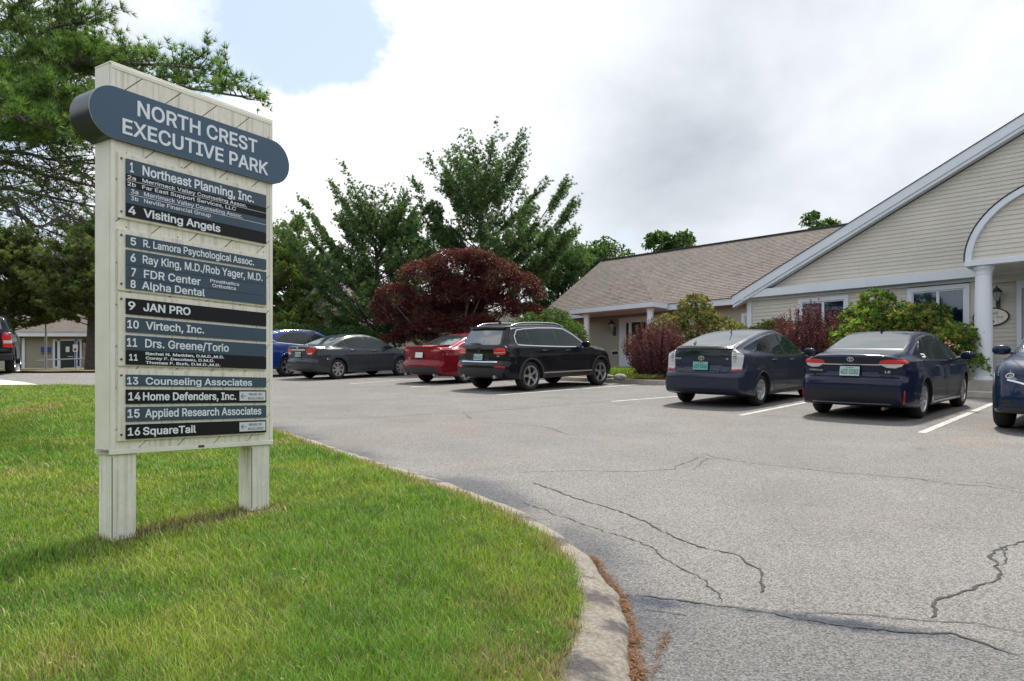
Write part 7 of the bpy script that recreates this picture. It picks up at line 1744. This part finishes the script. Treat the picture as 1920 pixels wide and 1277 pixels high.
    for (pts, r0, tw_) in (([T(4.2), P3(-20, 305, 13), P3(90, 330, 12.4), P3(230, 362, 12)], .060, 44), ([T(3.8), P3(-20, 355, 13), P3(70, 365, 12.4), P3(240, 402, 12)], .055, 44), ([T(3.4), P3(-10, 375, 12.6), P3(40, 405, 12), P3(75, 425, 11.8), P3(130, 400, 11.5)], .050, 30), ([T(4.6), P3(0, 285, 13), P3(100, 300, 12.5), P3(220, 310, 12)], .045, 40), ([T(4.0), P3(20, 320, 14), P3(120, 400, 13.6), P3(230, 440, 13.4)], .04, 36), ([T(5.0), P3(60, 262, 13.6), P3(160, 330, 13), P3(240, 350, 13)], .04, 34)):
        limb(pts, r0, .010, tw_, .95, .38, bare=True, f0=.12)
    o = br.build('branches', M['bark2'], root); o['kind'] = 'stuff'
    pos2 = np.array([tuple(p_) for p_ in pos]); d2 = np.array(dr, float); d2 /= np.linalg.norm(d2, axis=1)[:, None]
    cols = mixcol(len(pos2), r_, [(.095, .175, .045), (.14, .235, .055), (.062, .125, .042), (.19, .28, .075)], [4, 4, 3, 2]); cols *= (.7 + .6 * fnoise(pos2[:, 0] * 1.3 + 50, pos2[:, 2] * 1.3 + 50, 3))[:, None]
    V, F, Cc = tufts(pos2, d2, 20, .125, .010, .85, cols, r_); np_mesh('crown', V, F, M['needle'], root, Cc); print('bigpine', len(pos2))
big_pine()
# pines behind it with drooping sprays
PAL2 = ([(.13, .175, .06), (.19, .225, .075), (.085, .13, .055), (.24, .24, .10)], [4, 3, 3, 1.5])
X_, Y_ = at(172, 0, 42).x, 42
pine(X_, Y_, 8.0, 111, prf([(0, 2.6), (.2, 3.2), (.5, 2.8), (.8, 1.7), (1, .4)]), 'olive pine with drooping boughs over the far left office door', base=2.6, step=.36, per=6, dens_=1.1, up=.05, trunk_r=.34, pal=PAL2, tl=.20, tw=.035)
X_, Y_ = at(20, 0, 44).x, 44
pine(X_, Y_, 7.6, 112, prf([(0, 3.4), (.2, 3.8), (.5, 3.2), (.8, 2.0), (1, .4)]), 'dense pine above the black pickup at the left edge', base=2.3, step=.34, per=7, dens_=1.15, up=.05, trunk_r=.3, pal=PAL2, tl=.20, tw=.036)
X_, Y_ = at(95, 0, 66).x, 66
pine(X_, Y_, 9.5, 113, prf([(0, 3.2), (.3, 3.4), (.7, 2.0), (1, .4)]), 'shorter pine between the two pines at far left', base=2.8, step=.36, per=6, dens_=1.0, up=.05, trunk_r=.25, pal=PAL2, tl=.22, tw=.04)
# far broadleaf tops over the roof
def broadleaf(px_, py_, Y, w_, label, seed, n=2600, zbase=None):
    p_ = at(px_, py_, Y); zg = float(L(p_.x, Y)); H = p_.z - zg; r1 = random.Random(seed); bl = []
    for i in range(11): a = r1.random() * 6.28; rr = r1.random() ** .6; bl.append((math.cos(a) * rr * w_ * .6, math.sin(a) * rr * w_ * .6, H * (.965 - .34 * rr * r1.random() - .06 * r1.random()), w_ * .42 * r1.uniform(.6, 1.1), w_ * .4, w_ * .34 * r1.uniform(.7, 1.1)))
    return leafcloud('broadleaf_tree', label, 'tree', p_.x, Y, zg, bl, n, .30, .16, ([(.055, .115, .03), (.085, .155, .04), (.035, .080, .025), (.12, .19, .055)], [4, 3, 3, 1]), seed, k=4, stems=12, stemh=2.0, hollow=.25, dirup=.2, gaps=.42)
broadleaf(1105, 470, 66, 4.4, 'far green tree top left of the shingle roof ridge', 131, 3000)
broadleaf(1240, 436, 58, 3.0, 'far green tree top showing over the middle of the shingle roof', 132, 2400); broadleaf(1280, 444, 60, 2.3, 'smaller far tree top just right of the one over the middle of the roof', 133, 1600)
broadleaf(1535, 400, 60, 2.0, 'small far tree top peeping over the ridge by the white rake', 134, 1500)
broadleaf(1175, 500, 72, 3.0, 'far tree top at the left end of the roof ridge', 135, 1800)
for (px_, ptop, lb_) in ((1076, 467, 'rusty twin-prong pole top standing left of the long roof'), (1148, 467, 'rusty twin-prong pole top standing at the end of the ridge')):
    p_ = at(px_, ptop, 62); zg = float(L(p_.x, 62)); H = p_.z - zg; e_ = empty('utility_pole', (p_.x, 62, zg)); tag(e_, lb_, 'pole')
    for dx_ in (-.14, .14): q = MB(); q.tube([(dx_, 0, -.2), (dx_, 0, H - .8)], .10, 8); q.build('shaft', M['rust'], e_); q = MB(); q.tube([(dx_ * 1.5, 0, H - 1.3), (dx_ * 2.2, 0, H)], .05, 6); q.build('prong', M['rust'], e_)
    q = MB(); q.box((-.32, -.06, H - 1.3), (.32, .06, H - 1.15)); q.build('crossarm', M['rust'], e_)
# woods closing the view all round
def woods(name, label, arc0, arc1, rad, n, hgt, seed):
    r_ = np.random.default_rng(seed); a = r_.uniform(R(arc0), R(arc1), n); rr = rad + r_.normal(size=n) * 4; x = np.sin(a) * rr; y = np.cos(a) * rr + 10
    top = hgt * (.55 + .6 * fnoise(a * 18 + 20, a * 0 + 3, seed)); z = L(x, y) + top * r_.random(n) ** .8
    P = np.stack([x, y, z], 1); cols = mixcol(n, r_, [(.05, .10, .03), (.08, .14, .04), (.035, .075, .025)], [3, 2, 3]) * (.7 + .6 * fnoise(a * 40 + 9, z * .5 + 9, seed))[:, None]
    V, F, Cc = leaves(P, unit(n, r_), 3, .95, .55, 1.0, cols, r_); return tag(np_mesh(name, V, F, M['leaf'], None, Cc), label, 'woods', kind='stuff')
woods('distant_woods', 'hazy green woods closing the view behind the left pines', -62, -8, 92, 16000, 10.5, 141)
woods('distant_woods', 'unseen green woods added across the road around and behind the lot for car reflections', 60, 298, 46, 22000, 10, 142)  # unseen tree belt, added so car sides reflect something darker than sky
